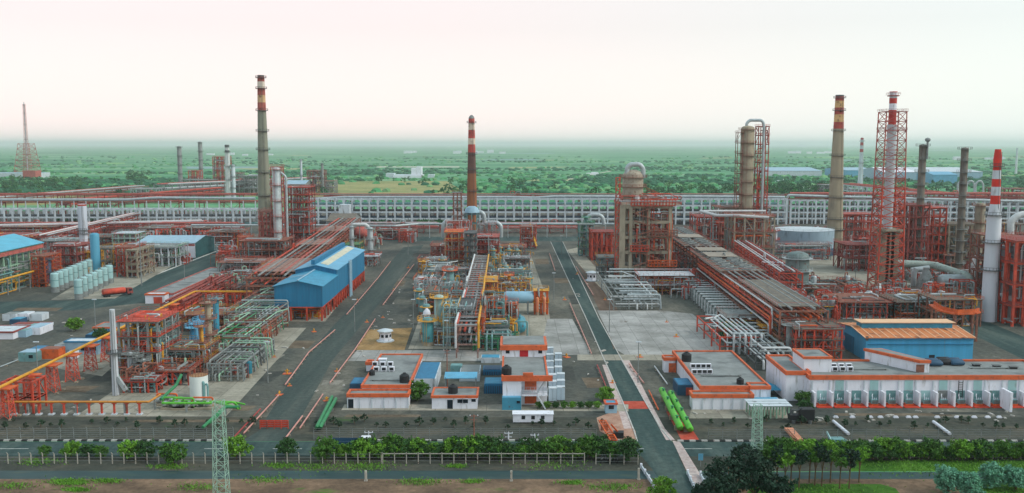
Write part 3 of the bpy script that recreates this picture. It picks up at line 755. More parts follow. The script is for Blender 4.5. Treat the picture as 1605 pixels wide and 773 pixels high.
# ------------------------------------------------------------ big racks and background
def arch_rack(name, label, x0, x1, y, h, nst, depth=9, bay=6.6, col=None, pipes=4):
    """long pale concrete pipe bridge: storeys of square openings, arched heads in the upper rows"""
    t = thing(name, label, 'pipe bridge', ((x0+x1)/2, y, 0))
    n = max(2, round((x1-x0)/bay)); b = (x1-x0)/n; sh = h/nst; m = MB()
    for yy in (y, y+depth):
        for i in range(n+1):
            w_ = 1.15 if i % 4 else 1.5
            x = x0+b*i; m.box(x-w_/2, yy-.45, 0, x+w_/2, yy+.45, h)
        for j in range(1, nst+1):
            z = sh*j; m.box(x0, yy-.38, z-1.15, x1, yy+.38, z)
    for yy in (y,):                       # arched heads in the front row
        for j in range(max(1, nst-2), nst):
            z1 = sh*(j+1)-1.15
            for i in range(n):
                xa, xb = x0+b*i+.4, x0+b*(i+1)-.4
                for s_ in (0, 1):
                    c = xa if s_ == 0 else xb; d = 1 if s_ == 0 else -1
                    pts = [(c, z1), (c, z1-1.5), (c+d*.35, z1-.8), (c+d*1.0, z1-.3), (c+d*1.9, z1)]
                    f = [(p[0], yy-.3, p[1]) for p in pts]; g = [(p[0], yy+.3, p[1]) for p in pts]
                    if d > 0: f, g = f, g
                    m.face(f if d < 0 else f[::-1]); m.face(g[::-1] if d < 0 else g)
                    for k in range(4): m.face([f[k], f[k+1], g[k+1], g[k]])
    for i in range(n+1):
        for j in range(1, nst+1): m.box(x0+b*i-.3, y+.4, sh*j-.7, x0+b*i+.3, y+depth-.4, sh*j-.05)
    m.build('frame', col or PGREY, t)
    for j in range(0, nst):
        for k in range(pipes):
            r = random.uniform(.5, 1.0); m = MB(); yy = y+1.5+(depth-3)*(k+.5)/pipes; z = (sh*j if j else .5)+r+.05
            m.tube([(x0+random.uniform(0, 8), yy, z), (x1-random.uniform(0, 8), yy, z)], r, 6)
            m.build('pipe', random.choice((DSTEEL, DSTEEL, TEAL, DBLUE)), t, True)
    return t
Yb = P(802, 352).y
XL, XR = (P(486, 352).x, P(1232, 352).x)
arch_rack('pipe_bridge', 'long pale concrete pipe bridge of four storeys of square openings across the middle', XL, XR, Yb, PY(802, 311, Yb).z, 4)
arch_rack('pipe_bridge', 'lower pale pipe bridge with two rows of openings behind the tall grey chimney', P(-160, 352).x, P(408, 352).x, Yb-4, PY(802, 327, Yb-4).z, 2)
arch_rack('pipe_bridge', 'pale concrete pipe bridge behind the lattice flare tower and the two dark columns', XR+5, P(1720, 352).x, Yb+6, PY(802, 313, Yb+6).z, 4)
# red-brown pipe galleries on top and behind
def redband(name, label, u0, u1, vb, v0, v1, m1, m2, n=6):
    Y = P(802, vb).y+12; x0, x1 = PY(u0, vb, Y).x, PY(u1, vb, Y).x; z0, z1 = PY(802, v1, Y).z, PY(802, v0, Y).z
    return rack(name, label, (x0, Y+6), (x1, Y+6), 12, [max(z0, 1), z1], max(6, int((x1-x0)/16)), (m1, m1), [(0, n, .3, .8, m2), (1, n-1, .25, .6, m2)], cw=.6, cat='pipe rack')
redband('pipe_rack', 'red pipe gallery running along the top of the four storey pipe bridge', 486, 1232, 352, 306, 311, DRED, [DRED, PINK, RUST, GSTEEL])
redband('pipe_rack', 'red pipe gallery above the lower bridge on the far left side', -160, 408, 350, 306, 318, DRED, [DRED, RED, RUST, PINK])
redband('pipe_rack', 'red pipe gallery behind the white stack at the far right edge', 1236, 1720, 352, 305, 312, DRED, [DRED, RUST, PINK])
Y = Yb+3
for i, (pts, lab) in enumerate(((((405, 309), (492, 312), (540, 309), (800, 309), (838, 310), (870, 308), (1100, 308), (1230, 309)), 'long grey header pipe lying along the top of the four storey pipe bridge'),
                  (((-150, 311), (10, 313), (200, 313), (245, 310), (400, 311)), 'long grey header pipe above the lower left pipe bridge'),
                  (((1234, 310), (1236, 306), (1300, 308), (1620, 316)), 'grey header pipe above the pipe bridge behind the lattice flare tower'))):
    m = MB(); q = [PY(u, v, Y+3) for u, v in pts]; m.pipe(q, 1.0, 8)
    t = thing('header_pipe', lab, 'pipe', (q[0].x, Y+3, 0)); m.build('pipe_run', GALV, t, True)
    for k in range(30):
        f = k/29; x = q[0].x+(q[-1].x-q[0].x)*f; z = min(p.z for p in q)-.9; MB().box(x-.3, Y+2.7, 0, x+.3, Y+3.3, z).build('post', PGREY, t)
# ground-level red gallery with white trim in front of the bridges
for u0, u1, lab in ((-100, 380, 'low red pipe track with pale pipes in front of the lower left bridge'), (540, 690, 'low red pipe track left of the central chimney base'), (775, 905, 'low red pipe track right of the central chimney base')):
    a, b = P(u0, 365), P(u1, 365)
    t = rack('pipe_track', lab, (a.x, a.y), (b.x, b.y), 9, [3.5, 6.5], max(6, int((b.x-a.x)/11)), (DRED, RED), [(0, 5, .3, .7, [RED, PINK, WPIPE, DRED]), (1, 4, .25, .5, [RED, PINK, GALV])], cat='pipe track')
m = MB(); q = [P(u, v, 9) for u, v in ((300, 353), (470, 353), (620, 354), (655, 351), (1010, 351))]; m.pipe(q, .7, 8)
for k in range(24):
    p = q[0]+(q[-1]-q[0])*(k/23); m.box(p.x-.25, p.y-.25, 0, p.x+.25, p.y+.25, 8.4)
tag(m.build('header_pipe', GALV, org=Vector((0, q[0].y, 0))), 'grey pipe on slim posts along the foot of the four storey pipe bridge', 'pipe')
# far-left diagonal racks
a, b = P(100, 330), P(390, 302)
rack('pipe_rack', 'long diagonal red pipe rack receding behind the lower left bridge', (a.x, a.y), (b.x, b.y), 16, [5, 9], 26, (DRED, RED), [(0, 5, .4, .9, [RED, DRED, WPIPE]), (1, 5, .4, .8, [DRED, RED, PINK, GALV])], cw=.7)
a, b = P(-60, 326), P(225, 300)
rack('pipe_rack', 'rusty low pipe rack in the scrub at the far left edge', (a.x, a.y), (b.x, b.y), 14, [4, 7], 20, (RUST, RED), [(0, 4, .4, .9, [RED, DRED, GALV]), (1, 4, .4, .8, [DRED, PINK, GALV])], cw=.7)
a, b = P(250, 312), P(500, 297)
rack('pipe_rack', 'grey pipe rack running past the far slim columns', (a.x, a.y), (b.x, b.y), 18, [6, 11, 16], 24, (GSTEEL, GSTEEL), [(0, 5, .5, 1, [GSTEEL, GALV, DSTEEL]), (1, 5, .5, .9, [GALV, GSTEEL]), (2, 4, .5, .9, [GALV, PINK])], cw=.8)
# far units on the left
def far(u0, u1, vb, vt, nl, lab, mats, dp=22, nx=4, pw=14, pm=(GSTEEL, GALV)):
    p0, p1 = P(u0, vb), P(u1, vb); z = PY(802, vt, p0.y).z
    t = steel('process_unit', lab, p0.x, p1.x, p0.y, p0.y+dp, [z*(k+1)/nl for k in range(nl)], nx, 3, mats, cat='process unit', cw=.75)
    pipework(t, p0.x, p1.x, p0.y-1, p0.y+dp, 1, z*1.05, pw, pm, (.4, .9))
    return t
far(335, 356, 300, 246, 5, 'tall red block unit beside the far banded white column', (RED, DRED, RED), nx=3)
far(376, 404, 306, 276, 3, 'grey low unit just left of the tall grey chimney in the distance', (GSTEEL, GSTEEL, GSTEEL))
far(286, 334, 302, 282, 2, 'long grey shed-like process unit below the two far slim columns', (GSTEEL, GSTEEL, GSTEEL), nx=7)
far(356, 376, 302, 272, 3, 'grey unit around the foot of the far banded white column', (GSTEEL, RUST, DRED))
far(482, 507, 302, 268, 3, 'rusty red far unit right of the tall grey chimney', (DRED, RUST, DRED), nx=3)
far(508, 524, 304, 284, 2, 'small grey far unit at the end of the right of the red far unit', (GSTEEL, RUST, GSTEEL), nx=2)
far(296, 310, 296, 268, 3, 'small red frame between the two far slim columns', (RED, DRED, RED), nx=2)
far(206, 246, 314, 296, 2, 'grey far frame with rows of piping left of the far slim columns', (GALV, GSTEEL, GALV), nx=5)
far(1290, 1330, 306, 290, 2, 'low grey far unit behind the grey concrete chimney on the right', (GSTEEL, GSTEEL, DRED), nx=4)
far(1560, 1610, 320, 296, 2, 'rusty far unit at the right edge behind the white stack', (DRED, RUST, DRED), nx=4)
vcol('process_column', 'slim grey far column, the first from the left of three near the far red block', 283.5, 300, 229, 7, GSTEEL, 5, DSTEEL)
vcol('process_column', 'slim grey far column, the tallest and narrowest of the three near the far red block', 316, 292, 222, 6.5, GSTEEL, 5, DSTEEL)
chimney('process_column', 'far white column with dark banded top next to the red block', 358.5, 312, 227, 4.5, 3.4, [(0, 0), (.86, 1), (.9, 0), (.95, 1)], [WPIPE, DSTEEL], (.35, .6, .86), cat='process column')
vcol('process_column', 'short pale far column beside the red block unit', 367, 312, 258, 6, PGREY, 3, DSTEEL)
vcol('process_column', 'thin far column standing right of the tall grey chimney', 473, 300, 250, 3.5, PGREY, 2, DSTEEL)
vcol('process_column', 'thin far column on the red far unit right of the tall grey chimney', 506, 302, 256, 4, GSTEEL, 2, DSTEEL)
p0, p1 = P(446, 304), P(478, 304)
gable('far_shed', 'far shed with pale grey roof behind the grey pipe column', p0.x, p1.x, p0.y, p0.y+50, 12, 16, GSTEEL, PBLUE, 'x')
# guyed flare tower far left
b = P(44, 277); sc = SC(277)
t = thing('flare_tower', 'far flare tower with leaning slim top above a wide lattice base', 'flare tower', b)
m = lattice('x', None, b, PY(44, 225, b.y).z, 30*sc, 17*sc, None, 6, .7); m.build('lattice_base', PINK, t)
m = MB(); z1 = PY(44, 160, b.y).z; m.lathe(b.x, b.y, [(0, 1.1), (z1, .8)], 10); m.build('flare_pipe', PGREY, t, True)
m = lattice('x', None, b, z1*.97, 6*sc, 2.6*sc, None, 16, .3); m.build('mast', PINK, t)
m = MB()
for z in (.3, .5, .7, .85, .96): m.box(b.x-2.6, b.y-2.6, z1*z, b.x+2.6, b.y+2.6, z1*z+.5)
m.build('gallery', DSTEEL, t)
p0, p1 = P(-20, 279), P(62, 279)
flat('far_building', 'pale low building at the foot of the far flare tower', p0.x, p1.x, p0.y, p0.y+40, 9, PGREY, PBLUE, None)
p0, p1 = P(36, 281), P(56, 281)
flat('far_building', 'pinkish block standing in front of the far flare tower', p0.x, p1.x, p0.y, p0.y+20, 15, PINK, RUST, None)
# far plain: works, sheds and white dots
def farb(name, lab, u0, u1, vb, vt, wall, roof, dp=40, cat='far building', group=None):
    p0, p1 = P(u0, vb), P(u1, vb); h = PY(802, vt, p0.y).z
    return flat(name, lab, p0.x, p1.x, p0.y, p0.y+dp, h, wall, roof, None, cat=cat, group=group)
t = farb('far_factory', 'white far factory with a tall block among green scrub, left of the banded brown chimney', 616, 660, 279, 275, WHITE, PGREY, 60)
for u0, u1, vt in ((644, 652, 264), (652, 660, 261.5), (604, 617, 272), (670, 680, 274)):
    p0, p1 = P(u0, 279), P(u1, 279); m = MB(); m.box(p0.x, p0.y+6, 0, p1.x, p0.y+30, PY(802, vt, p0.y).z); m.build('block', WHITE if vt < 270 else PGREY, t)
p0, p1 = P(1205, 276), P(1288, 276)
gable('far_shed', 'long pale far shed beyond the river on the right', p0.x, p1.x, p0.y, p0.y+160, 10, 15, PGREY, PBLUE, 'x')
p0, p1 = P(1326, 278), P(1372, 278)
gable('far_shed', 'pale blue far shed left of the lattice flare tower', p0.x, p1.x, p0.y, p0.y+120, 13, 17, CYAN, PBLUE, 'x')
p0, p1 = P(1385, 284), P(1436, 284)
gable('far_shed', 'white-roofed far shed between flare tower and dark column', p0.x, p1.x, p0.y, p0.y+110, 15, 22, PBLUE, WHITE, 'x')
p0, p1 = P(1438, 280), P(1540, 280)
gable('far_shed', 'very long grey-blue far shed behind the two dark columns', p0.x, p1.x, p0.y, p0.y+200, 12, 18, PBLUE, PGREY, 'x')
p0, p1 = P(1462, 288), P(1500, 288)
gable('far_shed', 'small blue far shed in front of the very long grey-blue shed', p0.x, p1.x, p0.y, p0.y+60, 14, 18, CYAN, CYAN, 'x')
proto = None; N = 0
for (u0, u1, v, n) in ((630, 790, 240, 9), (975, 1040, 228.6, 9), (1200, 1260, 229, 5), (860, 960, 228.8, 5), (300, 420, 243, 5), (1240, 1300, 240, 5), (920, 945, 274, 4), (1500, 1590, 250, 5)):
    for i in range(n):
        u = random.uniform(u0, u1); p = P(u, v+random.uniform(-.6, 1.2)); k = p.y/4000
        if proto is None:
            proto = MB().box(p.x-14, p.y, 0, p.x+14, p.y+14, 9).build('far_house', WHITE, org=p)
            tag(proto, 'tiny white house far out on the plain', 'house', 'white specks of houses on the plain'); proto.scale = (k, 1, k)
        else: dup(proto, p, sc=(k*random.uniform(.6, 1.6), 1, k*random.uniform(.7, 1.4)))
# chimneys
BR = [WHITE, RED]
chimney('chimney', 'tallest grey chimney with red and cream bands, left of centre', 417, 398, 118, 11.5, 5.2, [(0, 0), (.804, 1), (.85, 2), (.89, 1), (.93, 3), (.965, 1), (.992, 4)],
        [mat((140, 144, 128), .85, .12, .12, wear=.2, wearrgb=(118, 120, 108), stretch=(1, 1, .25)), mat((172, 92, 82), .8, .25, .2, wear=.3), mat((214, 178, 134), .8, .2, .2, wear=.3), mat((224, 212, 198), .8, .2, .2, wear=.3), DSTEEL], (.2, .33, .46, .587, .69, .804, .925, .985))
chimney('chimney', 'brown chimney with red and white bands and a domed cowl at the centre', 740, 384, 186, 9.5, 4.6, [(0, 0), (.57, 1), (.735, 2), (.798, 3), (.846, 2), (.911, 3), (.965, 2)],
        [mat((152, 98, 64), .8, .3, .08, wear=.35, wearrgb=(116, 74, 60), stretch=(1, 1, .3)), mat((108, 78, 70), .8, .3, .1, wear=.3), mat((188, 82, 74), .8, .25, .2, wear=.3), mat((216, 202, 184), .8, .2, .2, wear=.3)], (.28, .43, .6, .72, .965), cap=True)
chimney('chimney', 'grey chimney with red and yellow bands, left of the lattice flare tower', 1307, 391, 149, 13, 6.3, [(0, 0), (.785, 1), (.828, 2), (.876, 3), (.92, 4), (.963, 1), (.99, 5)],
        [mat((164, 154, 132), .85, .16, .12, wear=.3, wearrgb=(134, 126, 110), stretch=(1, 1, .25)), mat((180, 82, 74), .8, .25, .2, wear=.3), mat((216, 176, 122), .8, .2, .2, wear=.3), mat((180, 84, 76), .8, .25, .2, wear=.3), mat((216, 176, 122), .8, .2, .2, wear=.3), DSTEEL], (.13, .2, .34, .47, .61, .77, .9, .98))
chimney('chimney', 'slim white chimney with red bands far behind, between concrete chimney and lattice flare tower', 1348, 296, 216, 4.3, 2.2, [(0, 0), (.72, 1), (.78, 0), (.85, 1), (.91, 0), (.96, 1)], [PGREY, mat((176, 84, 84))], (.5, .93))
chimney('mast', 'thin pale mast on the plain near the right edge', 1592, 275, 232, 1.8, 1.3, [(0, 0)], [PGREY], (), cat='mast', ladder=False)
chimney('chimney', 'tall white steel stack with bright red bands, widest at its foot, on the far right', 1549, 503, 234, 12, 5.5, [(0, 0), (.685, 1), (.735, 0), (.785, 1), (.83, 0), (.88, 1)],
        [mat((206, 214, 224), .5, .08, .2, wear=.2, wearrgb=(160, 160, 160), stretch=(1, 1, .3)), mat((216, 52, 40))], (.3, .46, .62, .9), wide=[(0, 12), (.6, 10.5), (.68, 7), (.9, 5.6), (.91, 5.6), (.94, 6), (1, 4.4)])
# lattice flare tower with concrete pedestal
b = P(1391, 457); sc = SC(457)
t = thing('flare_tower', 'tall red lattice flare tower around a red and white stack on a beige pedestal', 'flare tower', b)
zt = PY(1391, 175, b.y).z; zs = PY(1391, 143, b.y).z; zc = PY(1391, 362, b.y).z
for nm, f0, f1, mt in (('lattice', 0, .58, RED), ('lattice', .58, 1, PINK)):
    m = MB(); c4 = ((-1,-1),(1,-1),(1,1),(-1,1))
    def pt(k, f): ww = (40+(31-40)*f)*sc/2; return Vector((b.x+c4[k%4][0]*ww, b.y+c4[k%4][1]*ww+3, zt*f))
    n = int(round(19*(f1-f0)))
    for k in range(4):
        m.bar(pt(k, f0), pt(k, f1), .5 if f0 == 0 else .38)
        for j in range(n):
            a_, b_ = f0+(f1-f0)*j/n, f0+(f1-f0)*(j+1)/n; md = (a_+b_)/2; mid = (pt(k, md)+pt(k+1, md))/2
            w2 = .28 if f0 == 0 else .19; m.bar(pt(k, a_), pt(k+1, b_), w2); m.bar(pt(k+1, a_), pt(k, b_), w2); m.bar(pt(k, b_), pt(k+1, b_), w2+.05)
            if j % 2: m.bar(pt(k, b_), (b.x, b.y+3, zt*b_), .3)
    m.build(nm, mt, t)
m = MB(); m.lathe(b.x, b.y+3, [(zc, 7*sc, 0), (zt*.93, 7*sc, 0), (zt*.93, 6*sc, 1), (zt*1.01, 5.6*sc, 2), (zt*1.045, 5.6*sc, 1), (zt*1.075, 5.6*sc, 2), (zt*1.105, 5.8*sc, 1), (zs, 5.8*sc, 1)], 20)
m.build('stack', [PGREY, mat((190, 62, 56)), WHITE], t, True)
m = MB(); w_ = 12*sc
for dx in (-1, 0, 1): m.box(b.x+dx*w_*.62-1.6, b.y+1-2, 0, b.x+dx*w_*.62+1.6, b.y+5, zc)
for k in range(1, 6): m.box(b.x-w_*.6, b.y+1-1.5, zc*k/6, b.x+w_*.6, b.y+4, zc*k/6+.8)
m.box(b.x-w_-1, b.y-3, zc, b.x+w_+1, b.y+8, zc+.8); m.build('pedestal', CONC, t)
for f in (.62, .76, .9, 1): 
    m = MB(); z = zt*f; ww = 17*sc; m.box(b.x-ww, b.y+3-ww, z-.1, b.x+ww, b.y+3-ww+1.2, z+.12); rails(m, b.x-ww, b.x+ww, b.y+3-ww, b.y+3+ww, z); m.build('gallery', DRED, t)
m = MB(); m.lathe(b.x, b.y+3, [(zt*1.085, 5.8*sc), (zt*1.085, 9*sc), (zt*1.09, 9*sc), (zt*1.09, 5.8*sc)], 16, False); rails(m, b.x-8*sc, b.x+8*sc, b.y+3-8*sc, b.y+3+8*sc, zt*1.09); m.build('gallery', DRED, t)
# ------------------------------------------------------------ right-hand process area
def unit(lab, u0, u1, vb, vt, dp, nl, nx, ny, mats, pw=20, pm=(GSTEEL, GALV, RED), name='process_structure', cat='process structure', cw=.45, r=(.15, .4), stair=False, gap=None, z0f=0, brace=True, deck=True):
    p0, p1 = P(u0, vb), P(u1, vb); z = PY(802, vt, p0.y).z
    t = steel(name, lab, p0.x, p1.x, p0.y, p0.y+dp, [z*(k+1)/nl for k in range(nl)], nx, ny, mats, cat=cat, cw=cw, stair=stair, gap=gap, brace=brace, deck=deck)
    if pw:
        pipework(t, p0.x, p1.x, p0.y, p0.y+dp, .5, z+.6, pw, pm, r)
        pipework(t, p0.x-.5, p1.x+.5, p0.y-.9, p0.y+dp*.5, .5, z+1.5, max(6, pw//2), (GALV, random.choice((WPIPE, TEAL, YELL, PINK, DSTEEL))), (.12, .26))
    return t
# concrete reactor structure
p0, p1 = P(970, 440), P(1052, 440); D = 20; z = PY(802, 322, p0.y).z; b0 = p0
t = thing('reactor_structure', 'tall beige concrete frame with a domed vessel, right of the road', 'reactor structure', ((p0.x+p1.x)/2, p0.y, 0))
m = MB(); X = [p0.x+1.2, p0.x+5, p0.x+13, p1.x-1]; zz = [z*k/5 for k in range(1, 6)]
for x, w_ in zip(X, (2.6, 1.5, 1.5, 1.5)):
    for y in (p0.y, p0.y+D/2, p0.y+D): m.box(x-w_/2, y-.8, 0, x+w_/2, y+.8, z)
for q in zz:
    for y in (p0.y, p0.y+D/2, p0.y+D): m.box(p0.x, y-.55, q-1.4, p1.x, y+.55, q-.02)
    for x in X: m.box(x-.5, p0.y, q-1.3, x+.5, p0.y+D, q-.03)
m.build('frame', CONC, t)
for i, q in enumerate(zz):
    m = MB(); m.box(p0.x-.5, p0.y-.5 if i > 3 else p0.y+D*.3, q, p1.x+(1 if i < 4 else 4), p0.y+D, q+.25); pl = m.build('floor_slab', CONC, t)
    m = MB(); rails(m, p0.x-.4, p1.x+(1 if i < 4 else 4), p0.y-.6, p0.y+D, q+.2, 1.3, 1.6, .12); m.build('handrail', RED if i == 4 else (RUST if i == 1 else GSTEEL), pl)
pipework(t, p0.x-2, p1.x+4, p0.y-2, p0.y+D, z, z+4.5, 26, (RED, RED, RUST, GALV), (.15, .3))
for j, (xa, xb, zk) in enumerate(((X[1], X[2], 1), (X[2], p1.x+2, 2), (X[1], p1.x+1, 4), (X[2], p1.x+2, 0))):
    m = MB(); q = zz[zk]; rails(m, xa, xb, p0.y-2.6, p0.y-.7, q, 2.6, 1.4, .22); m.box(xa, p0.y-2.6, q-.2, xb, p0.y-.7, q); m.build('outer_platform', (RED, RUST, RED, ORANGE)[j], t)
m = MB()                                  # zig-zag stair in the right bays
for j in range(5):
    a, b_ = z*j/5, z*(j+1)/5; xm = (X[2]+X[3])/2; xs = (X[1]+1.5, xm) if j % 2 else (xm, X[1]+1.5)
    for y in (p0.y-1, p0.y-2): m.bar((xs[0], y, a), (xs[1], y, (a+b_)/2), .25, .35); m.bar((xs[1], y, (a+b_)/2), (xs[0], y, b_), .25, .35)
    for k in range(10):
        f = (k+.5)/10; m.box(xs[0]+(xs[1]-xs[0])*f-.2, p0.y-2, a+(b_-a)/2*f, xs[0]+(xs[1]-xs[0])*f+.2, p0.y-1, a+(b_-a)/2*f+.08)
m.build('stair', RUST, t)
pipework(t, p0.x+4, p1.x, p0.y+2, p0.y+D, 1, z, 30, (GSTEEL, RED, RUST, DRED, DSTEEL), (.2, .5))
pipework(t, p0.x+4, p1.x+1, p0.y-1.5, p0.y+6, 1, z+1, 26, (RUST, RED, ORANGE, GALV), (.15, .35))
m = MB(); zl = PY(802, 278, p0.y).z
for k in range(16):
    za, zb = zl*k/16, zl*(k+1)/16
    for dx in (-1.8, 0): m.box(p0.x+dx-.15, p0.y-.6, za, p0.x+dx+.15, p0.y-.3, zb); m.box(p0.x+dx-.15, p0.y+1.2, za, p0.x+dx+.15, p0.y+1.5, zb)
    m.box(p0.x-1.95, p0.y-.6, zb-.25, p0.x+.15, p0.y+1.5, zb); m.bar((p0.x-1.8, p0.y-.5, za), (p0.x, p0.y-.5, zb), .3)
m.build('ladder_tower', RED, t)
vz = P(990, 425); r = 17*SC(440)
m = MB(); zv = PY(802, 266, vz.y).z; m.lathe(vz.x, vz.y, [(z*.6, r*.9), (z, r*1.02), (zv-r*.5, r*1.02), (zv-r*.2, r*.8), (zv, r*.3)], 24); dv = m.build('domed_vessel', mat((166, 158, 142), .6, .2, .4, wear=.4, wearrgb=(130, 100, 84)), t, True)
m = MB(); m.pipe([(vz.x-r*.62, vz.y-1.5, z+3), (vz.x-r*.62, vz.y-1.5, zv+1.0), (vz.x-r*.3, vz.y-1.5, zv+2.6), (vz.x+r*.6, vz.y-1.5, zv+2.6), (vz.x+r*.95, vz.y-1.5, zv+.6), (vz.x+r*.95, vz.y-1.5, zv-4)], 1.15, 12); m.build('overhead_pipe', GALV, dv, True)
for f in (.15, .45, .75):
    m = MB(); q = z+(zv-z)*f; m.lathe(vz.x, vz.y, [(q, r*1.02), (q, r+1.2), (q+.15, r+1.2), (q+.15, r*1.02)], 20, False); rails(m, vz.x-r-1.2, vz.x+r+1, vz.y-r-1, vz.y+r, q+.1, 1.3, 1.6, .12); m.build('gallery', RUST, dv)
m = MB(); pc = [(vz.x+r+1.4, vz.y-3, z), (vz.x+r+4, vz.y-3, z), (vz.x+r+4, vz.y+3, z), (vz.x+r+1.4, vz.y+3, z)]
for a in range(6): m.bar((vz.x+r+.5, vz.y-4, z+2+a), (p1.x+2, vz.y-4, z+1.5+a*.2), .18)
m.build('brace', RED, t)
m = MB(); m.cyl(p0.x+8, p0.y+1, z, z+4.4, 1.0, 14); m.build('small_vessel', WPIPE, t, True)
for j in (0, 1, 2):
    xx = X[1]+2.5+j*5.5; m = MB(); m.vessel(xx, p0.y+D*.55, .5 if j != 1 else z*.4, z*(.34 if j != 1 else .75), 2, 14); m.build('inner_vessel', (GSTEEL, TEAL, RUST)[j], t, True)
# red furnace left behind it, teal column, elbow pipe
unit('red box furnace with vertical tubes left of the beige concrete reactor frame', 928, 966, 408, 364, 16, 2, 5, 2, (RED, DRED, RED), 24, (RED, DRED, PINK), 'furnace', 'furnace', cw=.8, r=(.3, .5))
for i, (u, vt, d, mt) in enumerate(((918, 339, 7, TEAL), (925, 346, 6, TEAL), (912, 350, 5, PGREEN))):
    vcol('process_column', ('tall teal', 'second, slightly shorter teal', 'thin pale green')[i]+' column among green frames left of the red box furnace', u, 398, vt, d, mt, 3, GREEN)
unit('green steel frame around the teal columns left of the red box furnace', 908, 930, 402, 352, 10, 4, 2, 2, (TEAL, GSTEEL, GREEN), 14, (TEAL, PGREEN, GALV))
def pipething(name, lab, pts, r, mt, cat='pipe', n=10, posts=None):
    q = [Vector(p) for p in pts]
    t = thing(name, lab, cat, (q[0].x, q[0].y, 0)); m = MB(); m.pipe(q, r, n); m.build('pipe_run', mt, t, True)
    m = MB(); c = 0
    for a, b in zip(q, q[1:]):
        if abs(a.z-b.z) < 1 and (b-a).length > 6:
            k = max(1, int((b-a).length/9))
            for i in range(k):
                p = a+(b-a)*((i+.5)/k); m.box(p.x-.2, p.y-.2, 0, p.x+.2, p.y+.2, p.z-r*.9); c += 1
    if c: m.build('support', posts or GSTEEL, t)
    return t
def V3(u, v, Y): return PY(u, v, Y)
Y = P(802, 385).y
pipething('duct', 'grey elbow duct above the red box furnace', [V3(921, 372, Y), V3(921, 340, Y), V3(930, 336, Y), V3(944, 338, Y), V3(947, 352, Y)], 1.3, GALV, 'duct')
unit('small grey pump frame right of the white kiosk, at the foot of the concrete reactor', 938, 968, 432, 404, 12, 2, 3, 2, (GSTEEL, GSTEEL, YELL), 18, (GALV, GSTEEL, TEAL))
# bank of pale finned pipes in front of the reactor
def pipebank(lab, u0, u1, v0, v1, nl, n, mt, fm, hz=6, name='pipe_bank', pr=(.2, .36)):
    a, b, c = P(u0, v1), P(u1, v1), P((u0+u1)/2, v0)
    t = thing(name, lab, 'pipe bank', ((a.x+b.x)/2, a.y, 0)); W_ = b.x-a.x; D_ = c.y-a.y
    m = MB()
    for x in (a.x, a.x+W_*.33, a.x+W_*.66, b.x):
        for k in range(4):
            y = a.y+D_*k/3; m.box(x-.2, y-.2, 0, x+.2, y+.2, hz)
    for j in range(nl):
        z = hz*(j+1)/nl
        for k in range(4): m.box(a.x, a.y+D_*k/3-.15, z-.4, b.x, a.y+D_*k/3+.15, z-.1)
        for x in (a.x, b.x): m.box(x-.15, a.y, z-.45, x+.15, c.y, z-.12)
    m.build('frame', fm, t)
    for j in range(nl):
        for i in range(n):
            z = hz*(j+1)/nl+.2; x = a.x+W_*(i+.5)/n; r = random.uniform(*pr); m = MB(); o = random.uniform(-1, 2)
            if random.random() < .45: m.pipe([(x, a.y-.5+o, .4), (x, a.y-.5+o, z+r), (x, c.y-random.uniform(0, D_*.3), z+r), (x+random.choice((-1, 1))*W_/n*2, c.y-random.uniform(0, D_*.3), z+r)], r, 7)
            else: m.pipe([(a.x+random.uniform(0, W_*.3), a.y+D_*i/n, z+r*2), (b.x, a.y+D_*i/n, z+r*2), (b.x+.5, a.y+D_*i/n, .5)], r, 7)
            m.build('pipe', random.choice(mt), t, True)
    return t
pipebank('bank of bent silver pipes on a frame in front of the beige concrete reactor', 962, 1034, 442, 486, 3, 9, (GALV, WPIPE, GSTEEL, GALV), GSTEEL, 5)
m_ = None
p0, p1 = P(955, 441), P(1098, 441)
pipething('header_pipe', 'straight grey pipe on posts between reactor frame and silver pipe bank', [(p0.x, p0.y, 5.5), (p1.x, p1.y, 5.5)], .45, GALV)
unit('low frame of white troughs and small valves at the foot of the concrete reactor', 1002, 1086, 462, 432, 12, 2, 7, 2, (RUST, PGREY, RED), 26, (WPIPE, GALV, RED))
unit('dark red valve platform inside the right bay of the concrete reactor', 1016, 1046, 420, 398, 8, 1, 3, 2, (RED, ORANGE, RED), 12, (RED, ORANGE))
